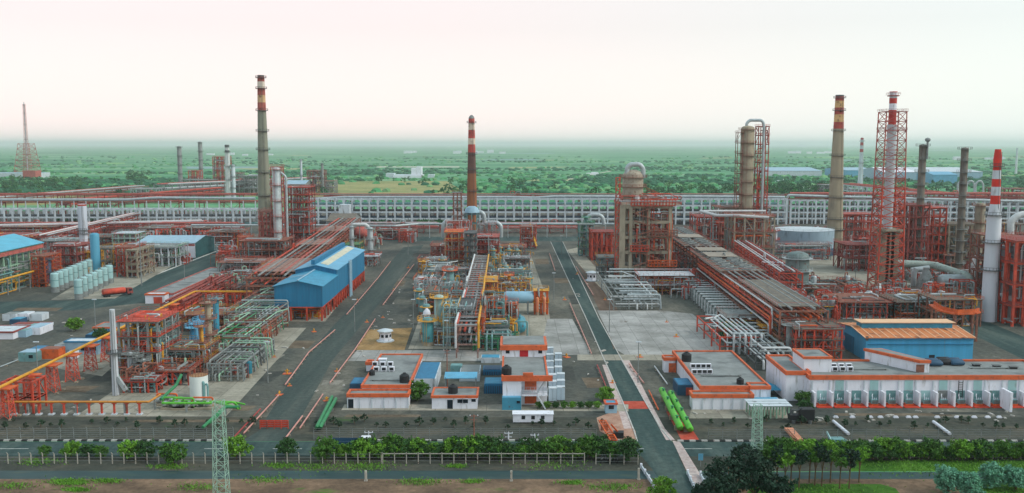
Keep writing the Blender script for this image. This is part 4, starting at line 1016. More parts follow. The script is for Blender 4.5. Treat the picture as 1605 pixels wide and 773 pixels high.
# long brown rack with air coolers
A1, A2 = P(1252, 566), P(1056, 398)
A1, A2 = Vector((P(1258, 556).x, P(1258, 556).y, 0)), Vector((P(1052, 392).x, P(1052, 392).y, 0))
rk = rack('pipe_rack', 'long brown pipe rack with grey air cooler decks, ending in a bright red frame', A1, A2, 14, [5, 9.5, 13], 30, (RUST, PINK),
     [(0, 6, .25, .5, [GSTEEL, DSTEEL, GALV]), (1, 7, .25, .5, [RED, ORANGE, RED, RUST, GALV]), (2, 6, .2, .4, [DSTEEL, GSTEEL, RUST])], (DCONC, [(.02, .22, -.5), (.30, .56, 1.8), (.62, .98, 1.5)]), cw=.5, railing=True)
d = (A2-A1).normalized(); nr = Vector((-d.y, d.x, 0)); L = (A2-A1).length
for s0, s1 in ((.30, .56), (.62, .98)):
    n = int(L*(s1-s0)/7.5)
    for k in range(n):
        for s_ in (-.45, .45):
            c = A1+d*(L*(s0+(s1-s0)*(k+.5)/n))+nr*(s_*14*.55)
            m = MB(); m.lathe(c.x, c.y, [(13.66, 2.6), (14.5, 2.4), (14.5, 2.2), (13.9, 2.1)], 16, False)
            for q in range(3): a = 2.09*q+k; m.bar((c.x, c.y, 14.1), (c.x+2*math.cos(a), c.y+2*math.sin(a), 14.1), .35, .1)
            m.cyl(c.x, c.y, 13.67, 14.4, .35, 8); m.build('cooler_fan', GSTEEL, rk)
    for k in range(n+1):
        c = A1+d*(L*(s0+(s1-s0)*k/n)); m = MB(); m.bar(c-nr*8+Vector((0, 0, 13.8)), c+nr*8+Vector((0, 0, 13.8)), .4, .25); m.build('header_box', RUST, rk)
for o_, z_, mt_ in ((7.6, 8.5, RED), (7.9, 9.6, ORANGE), (7.5, 10.8, RED), (8.2, 7.4, GALV), (-7.8, 10, RUST), (7.3, 12.4, WPIPE)):
    for sg in (1,):
        q0, q1 = A1+d*(L*.03)+nr*o_+Vector((0, 0, z_)), A1+d*(L*.5)+nr*o_+Vector((0, 0, z_)); m = MB(); m.pipe([q0-Vector((0, 0, z_*.5)), q0, q1, q1-nr*(1.5 if o_ > 0 else -1.5)], .32, 7); m.build('pipe', mt_, rk, True)
# louvre panels
for i, (s0, s1) in enumerate(((.44, .5), (.52, .57), (.74, .8))):
    m = MB(); w_ = 6.2
    q = [A1+d*(L*s0)-nr*w_, A1+d*(L*s1)-nr*w_, A1+d*(L*s1)+nr*w_, A1+d*(L*s0)+nr*w_]; m.prism([(v.x, v.y) for v in q], 14.6, 14.75); m.build('louvre_panel', mat((158, 148, 136), .8, .2, .5), rk)
# red end frame of the rack
unit('bright red end frame of the long brown pipe rack, left of the big blue warehouse', 1246, 1318, 566, 516, 10, 3, 5, 2, (RED, DCONC, RED), 24, (RED, ORANGE, GSTEEL, DSTEEL), cw=.45, gap=.3)
vcol('vessel', 'grey upright vessel beside the red end frame of the long pipe rack', 1237, 560, 506, 12, GSTEEL, 1, GSTEEL, 'vessel')
# exchangers beside the rack
E0, E1 = P(1088, 458), P(1176, 542)
ex = None
for k in range(19):
    f = k/18; c = E0+(E1-E0)*f
    if ex is None:
        ex = thing('heat_exchanger', 'grey twin-shell heat exchanger in the row between pale concrete and the long brown rack', 'heat exchanger', c, 'heat exchangers along the long brown rack')
        for zq in (1.6, 3.6):
            m = MB(); m.drum((c.x-4.5, c.y, zq), (c.x+4.2, c.y, zq), .78, 14); sh = m.build('shell', mat((132, 152, 150), .5, .2, .5, wear=.25), ex, True)
            m = MB(); m.cyl(0, 0, 0, .25, .98, 14)
            mm = MB()
            for q in m.f: mm.face([(c.x-3.3+m.v[i][2], c.y+m.v[i][0], zq+m.v[i][1]) for i in q])
            mm.build('flange', DSTEEL, sh)
        m = MB()
        for dx in (-2.2, 2.2): m.box(c.x+dx-.3, c.y-.8, 0, c.x+dx+.3, c.y+.8, 1.2)
        m.build('saddle', CONC, ex)
        m = MB(); m.pipe([(c.x-4, c.y-.9, .4), (c.x-4, c.y-.9, 5), (c.x+5, c.y-.9, 5), (c.x+5, c.y-.9, 2)], .3, 7); m.pipe([(c.x-2, c.y+.9, .4), (c.x-2, c.y+.9, 4.6), (c.x+3, c.y+.9, 4.6), (c.x+3, c.y+.9, .6)], .25, 7); m.build('pipe_run', WPIPE, ex, True)
        m = MB()
        for dx in (-4.8, -1, 3, 5.2): m.box(c.x+dx-.1, c.y-1.3, 0, c.x+dx+.1, c.y-1.1, 4.9)
        m.box(c.x-4.9, c.y-1.3, 4.8, c.x+5.3, c.y-1.1, 5); m.build('frame', GSTEEL, ex)
    else:
        o = dup(ex, c)
p = P(1160, 520)
unit('green painted valve frame among the heat exchangers beside the pale concrete', 1138, 1170, 534, 512, 12, 1, 3, 3, (GREEN, GREEN, GREEN), 10, (GREEN, PGREEN), cw=.3)
pipebank('looping white pipes on red posts behind the flat building with the blue tarpaulin', 1128, 1196, 520, 556, 2, 8, (WPIPE, GALV, WPIPE), RED, 5.5)
pipebank('low white pipe loops between the flat building and the long substation', 1184, 1244, 545, 580, 2, 8, (GALV, WPIPE, GSTEEL), DSTEEL, 4.5)
unit('grey open frame over pipes behind the low white pipe loops', 1140, 1234, 528, 498, 14, 2, 6, 2, (RUST, GSTEEL, RUST), 26, (GALV, GSTEEL, ORANGE, DSTEEL))
unit('yellow cabinet frame left of the grey upright vessel', 1196, 1212, 542, 514, 6, 2, 2, 1, (YELL, YELL, YELL), 6, (YELL, ORANGE))
# raised red gallery with white header
unit('tall red gallery block wrapped in pipes below the high beige column', 1092, 1160, 392, 340, 22, 4, 6, 3, (RED, DRED, RED), 40, (RED, RED, DRED, PINK), cw=.6)
unit('red gallery on beige legs right of the tall red gallery block', 1150, 1212, 412, 340, 22, 3, 4, 3, (CONC, RUST, RED), 40, (RED, ORANGE, GSTEEL, RUST), cw=.7)
Y = P(802, 412).y
pipething('header_pipe', 'white header pipe stepping down over the red galleries', [V3(1098, 331, Y+30), V3(1124, 338, Y+10), V3(1158, 338, Y), V3(1205, 341, Y)], .8, WPIPE)
pipething('header_pipe', 'white header pipe on the upper edge of the tall red gallery block', [V3(1103, 331, Y+34), V3(1200, 331, Y+34)], .7, WPIPE)
a, b = P(1160, 412), P(1238, 474)
rack('pipe_rack', 'red piped rack with a white handrail pipe running beside the grey air cooler decks', (b.x, b.y), (a.x, a.y), 9, [4, 8, 11.5], 12, (RED, RED), [(0, 4, .25, .5, [RED, GSTEEL, DRED]), (1, 5, .25, .45, [RED, PINK, RUST]), (2, 5, .2, .4, [RED, PINK, WPIPE, DRED])], cw=.45)
unit('rusty deck of the high beige column, beneath the red stair frame', 1128, 1206, 384, 326, 26, 3, 6, 3, (CONC, RUST, DRED), 34, (GSTEEL, RUST, GALV), cw=.6)
# high beige column and its red stair frame
vc = vcol('process_column', 'high beige column with rings of platforms and a looped pipe on top', 1167, 386, 197, 21, mat((164, 154, 132), .7, .2, .15, wear=.35, wearrgb=(124, 112, 98), stretch=(1, 1, .3)), 9, RUST, railm=RUST)
p = P(1167, 386); sc = SC(386); zt = PY(802, 197, p.y).z
m = MB(); m.pipe([(p.x-2*sc, p.y, zt-1), (p.x-2*sc, p.y, zt+1.4), (p.x+1, p.y, zt+3.2), (p.x+22*sc, p.y, zt+3.2), (p.x+25*sc, p.y, zt), (p.x+25*sc, p.y, 12)], .9, 10); m.build('overhead_pipe', GALV, vc, True)
p0, p1 = P(1184, 386), P(1200, 386)
ss = steel('access_tower', 'tall slim red stair frame clamped to the high beige column', p0.x, p1.x, p0.y, p0.y+7, [PY(802, v, p0.y).z for v in range(366, 192, -14)], 2, 1, (RED, DRED, RED), cat='stair frame', cw=.5)
pipework(ss, p0.x, p1.x, p0.y, p0.y+7, 2, PY(802, 200, p0.y).z, 10, (RED, DRED), (.2, .4))
# storage tanks, cylinder with white crown
tank('storage_tank', 'wide pale blue storage tank at the foot of the concrete chimney on the right', 1258, 398, 359, 92, mat((150, 176, 192), .6, .12, .2, wear=.35, wearrgb=(120, 140, 152), stretch=(1, 1, .3)), roofm=PGREY, rail=GSTEEL, band=(DBLUE, .3), dome=.04)
vcol('vessel', 'thick dark grey cylinder vessel with a silver crowned top, right of the long rack', 1248, 462, 394, 36, mat((104, 124, 124), .55, .2, .4, wear=.3), 3, GALV, 'vessel')
p = P(1248, 462); zv = PY(802, 394, p.y).z
p0, p1 = P(1204, 446), P(1232, 446); flat('pump_house', 'blue box building left of the dark grey cylinder vessel', p0.x, p1.x, p0.y, p0.y+12, PY(802, 416, p0.y).z, BLUE, PBLUE, WHITE, .8, 'pump house')
# units around the flare tower and right edge
unit('pink-red low furnace block left of the lattice flare tower', 1326, 1376, 425, 384, 18, 2, 5, 3, (DRED, DRED, PINK), 24, (DRED, PINK, GSTEEL))
unit('scattered red valve rows behind the big blue warehouse', 1316, 1400, 500, 474, 20, 1, 8, 4, (RED, RUST, RED), 40, (RED, PINK, WPIPE, RUST), cw=.35)
unit('dark pipe rows behind the blue warehouse, nearer the white stack', 1400, 1476, 500, 474, 18, 1, 7, 3, (RUST, DCONC, RUST), 40, (GSTEEL, GREEN, ORANGE, GALV, RUST), cw=.35)
unit('grey pipe field between the dark grey cylinder and the flare tower', 1262, 1370, 470, 452, 26, 1, 8, 3, (RUST, DCONC, RED), 36, (GALV, DSTEEL, RUST, PGREEN), cw=.3, deck=False)
unit('red lattice frames between concrete chimney and flare tower', 1322, 1368, 385, 336, 16, 4, 3, 2, (RED, PINK, RED), 14, (RED, PINK))
unit('dark red box furnace carrying the dark column right of the flare tower', 1421, 1452, 432, 322, 18, 6, 3, 3, (DRED, DRED, DRED), 24, (DRED, RUST, PINK), 'furnace', 'furnace', cw=.6)
unit('bright red lattice frame right of the dark red box furnace', 1449, 1479, 424, 326, 14, 7, 3, 2, (RED, RED, RED), 20, (RED, PINK), cw=.55)
unit('grey-brown concrete frame under the second dark column', 1484, 1530, 424, 352, 18, 4, 4, 3, (CONC, DCONC, RUST), 26, (GSTEEL, RUST, TEAL), cw=.8)
dk = mat((112, 106, 96), .7, .25, .2, wear=.3, wearrgb=(86, 78, 74), stretch=(1, 1, .3))
vcol('process_column', 'dark grey column with a ball-topped vent, rising from the red box furnace', 1437, 430, 226, 11, dk, 10, GSTEEL)
b = P(1441.5, 430); zt = PY(802, 219, b.y).z
m = MB(); m.cyl(b.x, b.y-1.6, zt*.86, zt-1.2, .5, 8); m.lathe(b.x, b.y-1.6, [(zt-1.2, .4), (zt-.6, 1.1), (zt, 1.3), (zt+.6, 1.0), (zt+.9, .2)], 12); tag(m.build('vent_pipe', GSTEEL, org=Vector((b.x, b.y, 0))), 'thin vent pipe with a ball top on the first dark column', 'vent pipe')
vcol('process_column', 'second dark grey column ringed with galleries, on the concrete frame', 1502, 430, 231, 11, dk, 11, GSTEEL)
vcol('process_column', 'short beige column between the second dark column and the white stack', 1531, 428, 318, 15, CONC, 4, RUST)
unit('rusty brown pipe structure between white stack and concrete frame', 1556, 1604, 470, 372, 20, 5, 4, 3, (RUST, RUST, DRED), 40, (RUST, GSTEEL, DRED, ORANGE), cw=.5)
unit('red frame holding a grey box furnace at the right edge', 1586, 1660, 512, 378, 18, 4, 4, 3, (RED, DRED, RED), 24, (RED, GSTEEL, PINK), 'furnace', 'furnace', cw=.8)
p0, p1 = P(1594, 508), P(1660, 508); m = MB(); m.box(p0.x, p0.y+2, 9, p1.x, p0.y+16, PY(802, 392, p0.y).z); m2 = m.build('furnace_box', mat((118, 128, 138), .6, .2, .3, wear=.3), org=Vector(((p0.x+p1.x)/2, p0.y+9, 0)))
for k in range(5): 
    mm = MB(); x = p0.x+(p1.x-p0.x)*k/4; mm.box(x-.9, p0.y+3, 0, x+.9, p0.y+5, 9.2); mm.build('leg', WPIPE, m2)
tag(m2, 'grey panelled furnace box on white legs inside the red frame at the right edge', 'furnace box')
unit('low brown shelter frame right of the blue warehouse with an orange curved walkway', 1466, 1536, 512, 470, 14, 2, 5, 2, (RUST, DCONC, ORANGE), 26, (RUST, WPIPE, GSTEEL), cw=.45)
m = MB(); q = [P(u, v, 9.5) for u, v in ((1461, 478), (1475, 487), (1498, 492), (1525, 491), (1532, 489))]
for a, b in zip(q, q[1:]): m.bar(a, b, 2.2, .4); m.bar(a+Vector((0, -1.1, .9)), b+Vector((0, -1.1, .9)), .1, 1.2)
m.k = 1
for a in q: m.box(a.x-.3, a.y-.3, 0, a.x+.3, a.y+.3, 9.3)
tag(m.build('walkway', [ORANGE, RUST], org=Vector((q[0].x, q[0].y, 0))), 'orange curved walkway on posts behind the blue warehouse', 'walkway')
Y = P(802, 448).y
pipething('duct', 'fat pale grey duct leaving the flare tower and sloping down to the right', [V3(1404, 413, Y), V3(1462, 415, Y), V3(1520, 434, Y-20), V3(1521, 452, Y-20)], 1.6, mat((156, 174, 168), .6, .15, .5, wear=.3), 'duct', 14)
pipething('duct', 'short grey duct with a downward elbow under the fat pale duct', [V3(1428, 424, Y-6), V3(1456, 420, Y-6)], 1.2, GALV, 'duct', 12)
pipething('duct', 'silver downpipe below the fat pale duct, near the flare tower', [V3(1436, 421, Y-8), V3(1432, 430, Y-8), V3(1432, 448, Y-8)], 1.2, GALV, 'duct', 12)
m = MB(); c = P(1450, 456); m.lathe(c.x, c.y, [(0, 4.2), (5, 3.2), (9, 1.2), (10, 1.1)], 18); tag(m.build('cone_hopper', GSTEEL, org=c), 'grey cone hopper standing beneath the fat pale duct', 'hopper')
drumthing('drum', 'pale silver lying drum right of the grey cone hopper', (P(1470, 458).x, P(1470, 458).y), (P(1518, 458).x, P(1518, 458).y), 2.6, 5, GALV)
pipething('duct', 'white elbow duct beside the white banded stack', [V3(1529, 452, Y+8), V3(1529, 405, Y+8), V3(1540, 402, Y+8)], 1.5, WPIPE, 'duct', 12)
Y = P(802, 402).y
pipething('duct', 'large white bent duct at the right edge behind the white stack', [V3(1584, 376, Y), V3(1584, 346, Y), V3(1598, 336, Y), V3(1650, 334, Y)], 1.8, WPIPE, 'duct', 12)
# diagonal bridge far right and arched pipe loops
a, b = P(1315, 318), P(1560, 352)
q0 = P(1320, 314); q1 = P(1546, 346)
rack('pipe_rack', 'diagonal white trestle with a red pipe deck descending behind the flare tower', (q0.x, q0.y), (q1.x, q1.y), 14, [6, 12, 18], 30, (PGREY, DRED), [(0, 3, .4, .8, [DSTEEL, GSTEEL]), (1, 4, .4, .8, [DRED, GSTEEL]), (2, 6, .4, .9, [DRED, RED, PINK, RED])], cw=.8)
for i, u in enumerate((1505, 1519, 1533)):
    Yq = P(802, 330).y; k = ('first', 'second', 'third')[i]
    pipething('pipe_loop', k+' of three silver pipe loops in a row, counted from the second dark column', [V3(u-4, 330, Yq), V3(u-4, 289, Yq), V3(u, 284, Yq), V3(u+5, 284, Yq), V3(u+8, 289, Yq), V3(u+8, 330, Yq)], .9, GALV, 'pipe loop', 8)
# clutter of small upright vessels among the units
sv = None
for (u0, u1, v0, v1, n, rr) in ((1266, 1380, 456, 498, 16, 1.0), (1400, 1480, 460, 496, 10, .9), (1385, 1480, 425, 450, 8, 1.1), (1090, 1130, 420, 436, 5, 1.0), (1480, 1540, 432, 446, 5, 1.0), (1215, 1245, 466, 500, 5, .9), (1560, 1605, 478, 500, 4, 1.0)):
    for _ in range(n):
        p = P(random.uniform(u0, u1), random.uniform(v0, v1))
        if sv is None:
            sv = thing('upright_vessel', 'small silver upright vessel on a skirt among the pipework of the right-hand units', 'vessel', p, 'small upright vessels of the right-hand units')
            m = MB(); m.vessel(p.x, p.y, 1, 6, 1, 14); m.build('shell', GALV, sv, True)
            m = MB(); m.lathe(p.x, p.y, [(0, 1.1), (1, .95)], 12); m.build('skirt', RUST, sv)
            m = MB(); m.pipe([(p.x, p.y, 5.8), (p.x, p.y, 7), (p.x+1.8, p.y, 7), (p.x+1.8, p.y, .4)], .2, 6); m.build('outlet_pipe', RUST, sv, True)
        else: dup(sv, p, rz=random.uniform(0, 6.28), sc=rr*random.uniform(.7, 1.3))

for lab, u0, u1, vb, vt, dp, nl, nx, mts, pm in (
    ('rusty process rows right of the concrete frame, in front of the arched loops', 1530, 1610, 398, 352, 18, 3, 6, (DRED, DCONC, RUST), (RUST, GALV, PINK, GSTEEL)),
    ('red and grey pipe rows between the wide storage tank and the flare tower', 1372, 1424, 402, 366, 16, 2, 4, (DRED, DCONC, RED), (RED, GALV, PINK, WPIPE)),
    ('pale pipe rows behind the wide storage tank', 1206, 1320, 376, 362, 12, 1, 8, (PINK, DCONC, PINK), (WPIPE, GALV, PINK)),
    ('low grey pump rows in front of the furnace blocks and dark columns', 1424, 1530, 440, 426, 10, 1, 8, (GSTEEL, DCONC, RUST), (GSTEEL, GALV, RUST, DSTEEL)),
    ('tangled red and white valves left of the orange curved walkway', 1386, 1466, 480, 464, 14, 1, 6, (RED, DCONC, RUST), (RED, WPIPE, PINK, GREEN, RUST)),
    ('grey pipe deck between the dark cylinder vessel and the red valve rows', 1254, 1320, 498, 480, 14, 1, 5, (RUST, DCONC, RED), (GALV, ORANGE, GSTEEL, PINK)),
    ('dark pipe rows under the far end of the long brown rack', 1068, 1130, 436, 412, 16, 1, 5, (DSTEEL, DCONC, PINK), (DSTEEL, GSTEEL, RUST, PINK)),
    ('brown frames below the right furnace at the edge', 1556, 1600, 500, 478, 8, 1, 4, (RUST, DCONC, ORANGE), (RUST, ORANGE, GSTEEL, WPIPE))):
    unit(lab, u0, u1, vb, vt, dp, nl, nx, 2, mts, 44, pm, cw=.34, deck=nl > 1, r=(.15, .38))

p0, p1 = P(1152, 387), P(1160, 387)
steel('access_tower', 'slim rusty ladder frame on the left side of the high beige column', p0.x, p1.x, p0.y, p0.y+5, [PY(802, v, p0.y).z for v in range(368, 206, -16)], 1, 1, (RUST, RUST, DRED), cat='stair frame', cw=.35)
for k, (u, vb, vt, d, mt) in enumerate(((1104, 398, 352, 6, GSTEEL), (1128, 402, 348, 5, RUST), (1214, 404, 360, 6, PGREY), (1352, 420, 372, 7, GSTEEL), (1376, 418, 380, 5, PGREY), (1486, 436, 398, 7, DSTEEL), (1560, 470, 410, 7, GSTEEL), (1575, 474, 420, 6, RUST), (1470, 470, 446, 6, GALV), (1300, 482, 462, 6, ORANGE))):
    vcol('process_column', ('thin grey column in front of the tall red gallery block', 'thin rusty column on the tall red gallery block', 'pale slim column left of the wide storage tank', 'grey short column behind the pink-red low furnace block', 'pale thin column beside the pink-red low furnace block', 'dark short column at the foot of the second dark column', 'grey column right of the white banded stack', 'thin rusty column near the right edge furnace', 'silver short column above the orange curved walkway', 'orange short column among the red valve rows')[k], u, vb, vt, d, mt, 3, (RUST, RED, RED, RED, RUST, RUST, ORANGE, RUST, ORANGE, RED)[k])

unit('teal open frames crowding the front of the wide storage tank', 1206, 1302, 408, 384, 8, 2, 8, 2, (GSTEEL, DSTEEL, RED), 40, (RED, GSTEEL, PINK, TEAL), cw=.3, deck=False)
# small tangles of valves and pipes filling the units: one of each kind, then copies
def tangle(lab, group, mats, regions, n, size=1.0):
    first = []
    for i in range(n):
        u0, u1, v0, v1 = random.choice(regions); p = P(random.uniform(u0, u1), random.uniform(v0, v1))
        if len(first) < 3:
            t = thing('valve_cluster', lab, 'valve cluster', p, group); x, y = p.x, p.y
            for mt in mats:
                m = MB()
                a = Vector((x+random.uniform(-3, 3), y+random.uniform(-2.5, 2.5), .2))
                for k in range(5):
                    h = random.uniform(1.2, 6); b = a+Vector((0, 0, h)); c = b+Vector(random.choice(((random.uniform(-5, 5), 0, 0), (0, random.uniform(-4, 4), 0)))); e = c-Vector((0, 0, h-.0)); m.pipe([a, b, c, e], random.uniform(.12, .3), 6); a = e if abs(e.x-x) < 4 and abs(e.y-y) < 4 else Vector(a)
                m.build('pipe_run', mt, t, True)
            m = MB(); m.cyl(x+random.uniform(-2, 2), y+random.uniform(-1.5, 1.5), 0, random.uniform(2, 3.6), random.uniform(.5, .9), 10); m.build('valve_body', random.choice((GALV, WPIPE, TEAL, ORANGE)), t, True)
            m = MB(); h = random.uniform(3, 6)
            for dx in (-2.6, 2.6):
                for dy in (-2, 2): m.box(x+dx-.14, y+dy-.14, 0, x+dx+.14, y+dy+.14, h)
            for dy in (-2, 2): m.box(x-2.6, y+dy-.12, h-.3, x+2.6, y+dy+.12, h)
            for dx in (-2.6, 2.6): m.box(x+dx-.12, y-2, h-.3, x+dx+.12, y+2, h-.01)
            m.build('frame', mats[0], t); first.append(t)
        else: dup(random.choice(first), p, rz=random.choice((0, 1.5708, 3.1416, -1.5708)), sc=random.uniform(.6, 1.35)*size)
tangle('tangle of grey and red valves under a small frame among the right-hand units', 'valve tangles of the right-hand units', (RED, GSTEEL, GALV), ((1260, 1400, 455, 500), (1385, 1480, 420, 500), (1480, 1600, 430, 470), (1060, 1130, 405, 440), (1200, 1250, 450, 520), (1080, 1140, 440, 470)), 80)
tangle('tangle of red and pink pipes under a small frame behind the right-hand units', 'pipe tangles behind the right-hand units', (DRED, PINK, WPIPE), ((1210, 1430, 366, 400), (1480, 1600, 375, 425), (1000, 1100, 362, 384)), 46, 1.2)
tangle('tangle of yellow and teal pipes under a small frame in the central unit', 'valve tangles of the central unit', (YELL, TEAL, GSTEEL), ((662, 735, 420, 535), (755, 830, 400, 470), (755, 800, 470, 535)), 60, .8)
tangle('tangle of rusty and grey pipes under a small frame in the front left units', 'valve tangles of the front left units', (RUST, PGREEN, GSTEEL), ((262, 400, 480, 600), (340, 420, 405, 475), (195, 255, 560, 610)), 70, .8)
tangle('tangle of red and silver pipes under a small frame in the rear left units', 'valve tangles of the rear left units', (RED, GALV, PINK), ((-10, 220, 362, 400), (200, 420, 356, 385), (80, 130, 385, 430), (330, 410, 385, 420), (480, 660, 360, 385), (185, 290, 390, 420)), 90, 1.1)
lp = None
for u, v, vt in ((556, 520, 470), (648, 520, 470), (868, 470, 425), (955, 520, 468), (700, 560, 505), (1000, 600, 540), (60, 600, 540), (150, 520, 468), (290, 450, 405), (1340, 450, 400), (1440, 470, 415), (640, 400, 365), (880, 400, 362), (1120, 570, 512), (420, 600, 542), (520, 430, 390)):
    p = P(u, v)
    if lp is None:
        lp = thing('light_pole', 'slim grey light pole with a small head standing in the plant', 'light pole', p, 'light poles of the plant'); h = HT(v, vt)
        m = MB(); m.lathe(p.x, p.y, [(0, .16), (h, .09)], 8); m.build('shaft', GSTEEL, lp); m = MB(); m.box(p.x-.7, p.y-.2, h, p.x+.7, p.y+.2, h+.25); m.build('lamp_head', PGREY, lp)
    else: dup(lp, p)
# ------------------------------------------------------------ left process area
def build_px(fn, name, lab, u0, u1, vb, vt, vback, *a, **k):
    """building from its front wall (u0..u1, vb..vt) and the row where the roof ends"""
    p0, p1 = P(u0, vb), P(u1, vb); h = PY(802, vt, p0.y).z; y1 = P(802, vback, h).y
    return fn(name, lab, p0.x, p1.x, p0.y, y1, h, *a, **k)
# long blue compressor house on red legs
p0, p1 = P(431, 503), P(506, 503); zl = PY(802, 481, p0.y).z; ze = PY(802, 449, p0.y).z; zr = PY(802, 441, p0.y).z
hall = gable('compressor_house', 'long blue compressor house on red legs beside the left road, two roof heights', p0.x, p1.x, p0.y, p0.y+28, ze, zr, BLUE, BLUER, 'y', z0=zl, legs=(RED, 5), cat='industrial hall')
y2 = P(802, 424).y; zh = ze+.6
def block(par, x0, x1, y0, y1, z0, he, hr, wall, roof, roofm=None):
    m = MB(); xm = (x0+x1)/2
    A = [(x0, y0, z0), (x0, y0, he), (xm, y0, hr), (x1, y0, he), (x1, y0, z0)]; B = [(q[0], y1, q[2]) for q in A]
    m.face(A); m.face(B[::-1])
    for i in range(5): m.face([A[i], B[i], B[(i+1) % 5], A[(i+1) % 5]])
    m.build('wall', wall, par)
    m = MB()
    for c0, c1 in ((A[1], A[2]), (A[2], A[3])):
        q = [Vector(c0)+Vector((-.5 if c0[0] < xm else 0, -.5, .04)), Vector((c0[0], y1+.5, c0[2]+.04))+Vector((-.5 if c0[0] < xm else 0, 0, 0)), Vector((c1[0], y1+.5, c1[2]+.04))+Vector((.5 if c1[0] > xm else 0, 0, 0)), Vector(c1)+Vector((.5 if c1[0] > xm else 0, -.5, .04))]
        u = [v+Vector((0, 0, .2)) for v in q]; m.face(u[::-1]); m.face(q)
        for i in range(4): m.face([q[i], q[(i+1) % 4], u[(i+1) % 4], u[i]])
    m.build('roof', roof, par)
ym = p0.y+28.2; y2 = P(802, 441).y
block(hall, p0.x+1, p1.x-.2, ym, y2, zl, zh+1.2, zh+3.2, BLUE, CYAN)
m = MB(); xm = (p0.x+p1.x)/2; m.box(xm-1.6, ym+1, zh+3.3, xm-.2, y2-1, zh+5); m.build('roof_vent', BLUE, hall)
m = MB(); m.box(xm+.6, ym+6, zh+2.95, xm+5.5, y2-2, zh+3.05)
dx = (p1.x-p0.x)/2; m = MB()
q = [(xm+1.2, ym+5, zh+3.35), (p1.x-1.6, ym+5, zh+1.8), (p1.x-1.6, y2-2, zh+1.8), (xm+1.2, y2-2, zh+3.35)]; m.face(q); m.face([(a, b, c-.08) for a, b, c in q][::-1]); m.build('skylight', mat((206, 204, 180), .5, .15, .3, wear=.2), hall)
m = MB(); m.bar((xm, p0.y-.4, zr+.4), (xm, p0.y+28, zr+.4), .5, .25); m.bar((xm-6, p0.y+13, zr-.5), (xm, p0.y+13, zr+.45), .5, .25); m.build('ridge_cap', PBLUE, hall)
m = MB(); m.tube([(p1.x+.6, ym+24, 0), (p1.x+.6, ym+24, zh+2)], .45, 8); m.tube([(p1.x+.6, ym+27, 0), (p1.x+.6, ym+27, zh+2)], .45, 8); m.build('downpipe', PBLUE, hall)
m = MB()
for k in range(14):
    y = ym+(y2-ym)*k/13
    for x in (p0.x+1.4, p1.x-.6): m.box(x-.35, y-.35, 0, x+.35, y+.35, zl)
    if k < 13: m.bar((p1.x-.6, y, 0), (p1.x-.6, y+(y2-ym)/13, zl), .3); m.bar((p1.x-.6, y+(y2-ym)/13, 0), (p1.x-.6, y, zl), .3)
m.build('support_frame', RED, hall)
m = MB(); m.box(p1.x-1.6, ym, .1, p1.x-1.3, y2, zl*.7); m.build('lower_wall', DRED, hall)
unit('orange machines between the red legs under the blue compressor house', 446, 500, 500, 486, 8, 1, 4, 1, (ORANGE, ORANGE, YELL), 16, (ORANGE, YELL, RED), cw=.35)
# rusty long rack left of the compressor house
A1, A2 = P(392, 640), P(545, 372)
A1 = P(318, 590); A2 = P(540, 374)
A1v, A2v = Vector((A1.x, A1.y, 0)), Vector((A2.x, A2.y, 0))
a = P(420, 488); b = P(548, 372)
rk2 = rack('pipe_rack', 'long pink-red pipe rack with grey decks on the left flank of the blue compressor house', (a.x, a.y), (b.x, b.y), 15, [5, 9.5, 12.5], 26, (RUST, PINK),
     [(0, 6, .25, .5, [GSTEEL, GALV, RUST]), (1, 6, .25, .5, [PINK, RED, RUST]), (2, 6, .2, .38, [PINK, RED, RUST, DSTEEL, GSTEEL])], (mat((150, 120, 110), .85, .25, .4, wear=.3), [(.05, .2, .8), (.4, .5, .5), (.66, .78, .6)]), cw=.5, railing=True)
p0, p1 = P(413, 452), P(449, 452)
ac = steel('air_cooler', 'square air cooler deck on yellow-trimmed white legs, in front of the blue compressor house', p0.x, p1.x, p0.y, p0.y+22, [PY(802, 425, p0.y).z*.55, PY(802, 418, p0.y).z], 3, 3, (YELL, DCONC, YELL), cat='air cooler', cw=.55)
pipework(ac, p0.x, p1.x, p0.y, p0.y+20, 1, 9, 16, (RUST, ORANGE, GSTEEL), (.2, .4))
# piping field running down to the front
for lab, u0, u1, v0, v1, nl, n, mts, fm, hz in (
        ('green and grey pipe track running from the compressor house towards the front road', 352, 432, 478, 520, 3, 9, (PGREEN, GSTEEL, GALV, RUST), GSTEEL, 7),
        ('second tangle of green pipes nearer the camera, right of the slim beige columns', 322, 392, 512, 560, 2, 9, (GREEN, GSTEEL, PGREEN, RUST), RUST, 6),
        ('pale green pipes beside the white round tank', 326, 382, 556, 598, 2, 7, (PGREEN, GSTEEL, DSTEEL), GSTEEL, 5)):
    pipebank(lab, u0, u1, v0, v1, nl+1, n+3, mts, fm, hz, pr=(.12, .25))
unit('orange boxed frame on the tangle of green pipes', 378, 412, 545, 526, 8, 1, 3, 2, (ORANGE, RUST, ORANGE), 10, (ORANGE, RUST, GSTEEL), cw=.4)
unit('grey pump house frame with rusty decks behind the slim beige columns', 286, 352, 520, 494, 14, 2, 5, 3, (RUST, RUST, YELL), 36, (RUST, YELL, TEAL, GSTEEL, PINK), cw=.35)
unit('brown pipe frame between slim beige columns and the red heater', 262, 320, 588, 548, 12, 2, 4, 2, (GSTEEL, RUST, YELL), 50, (RUST, GSTEEL, ORANGE, TEAL, PGREEN), cw=.35)
unit('low red-edged pump shelter at the right of the red heater', 246, 296, 604, 582, 9, 1, 4, 2, (RED, RUST, RED), 18, (GSTEEL, RUST, DSTEEL), cw=.4)
vcol('process_column', 'slim beige column with brown cap behind the white round tank', 329, 572, 472, 10, CONC, 4, RUST)
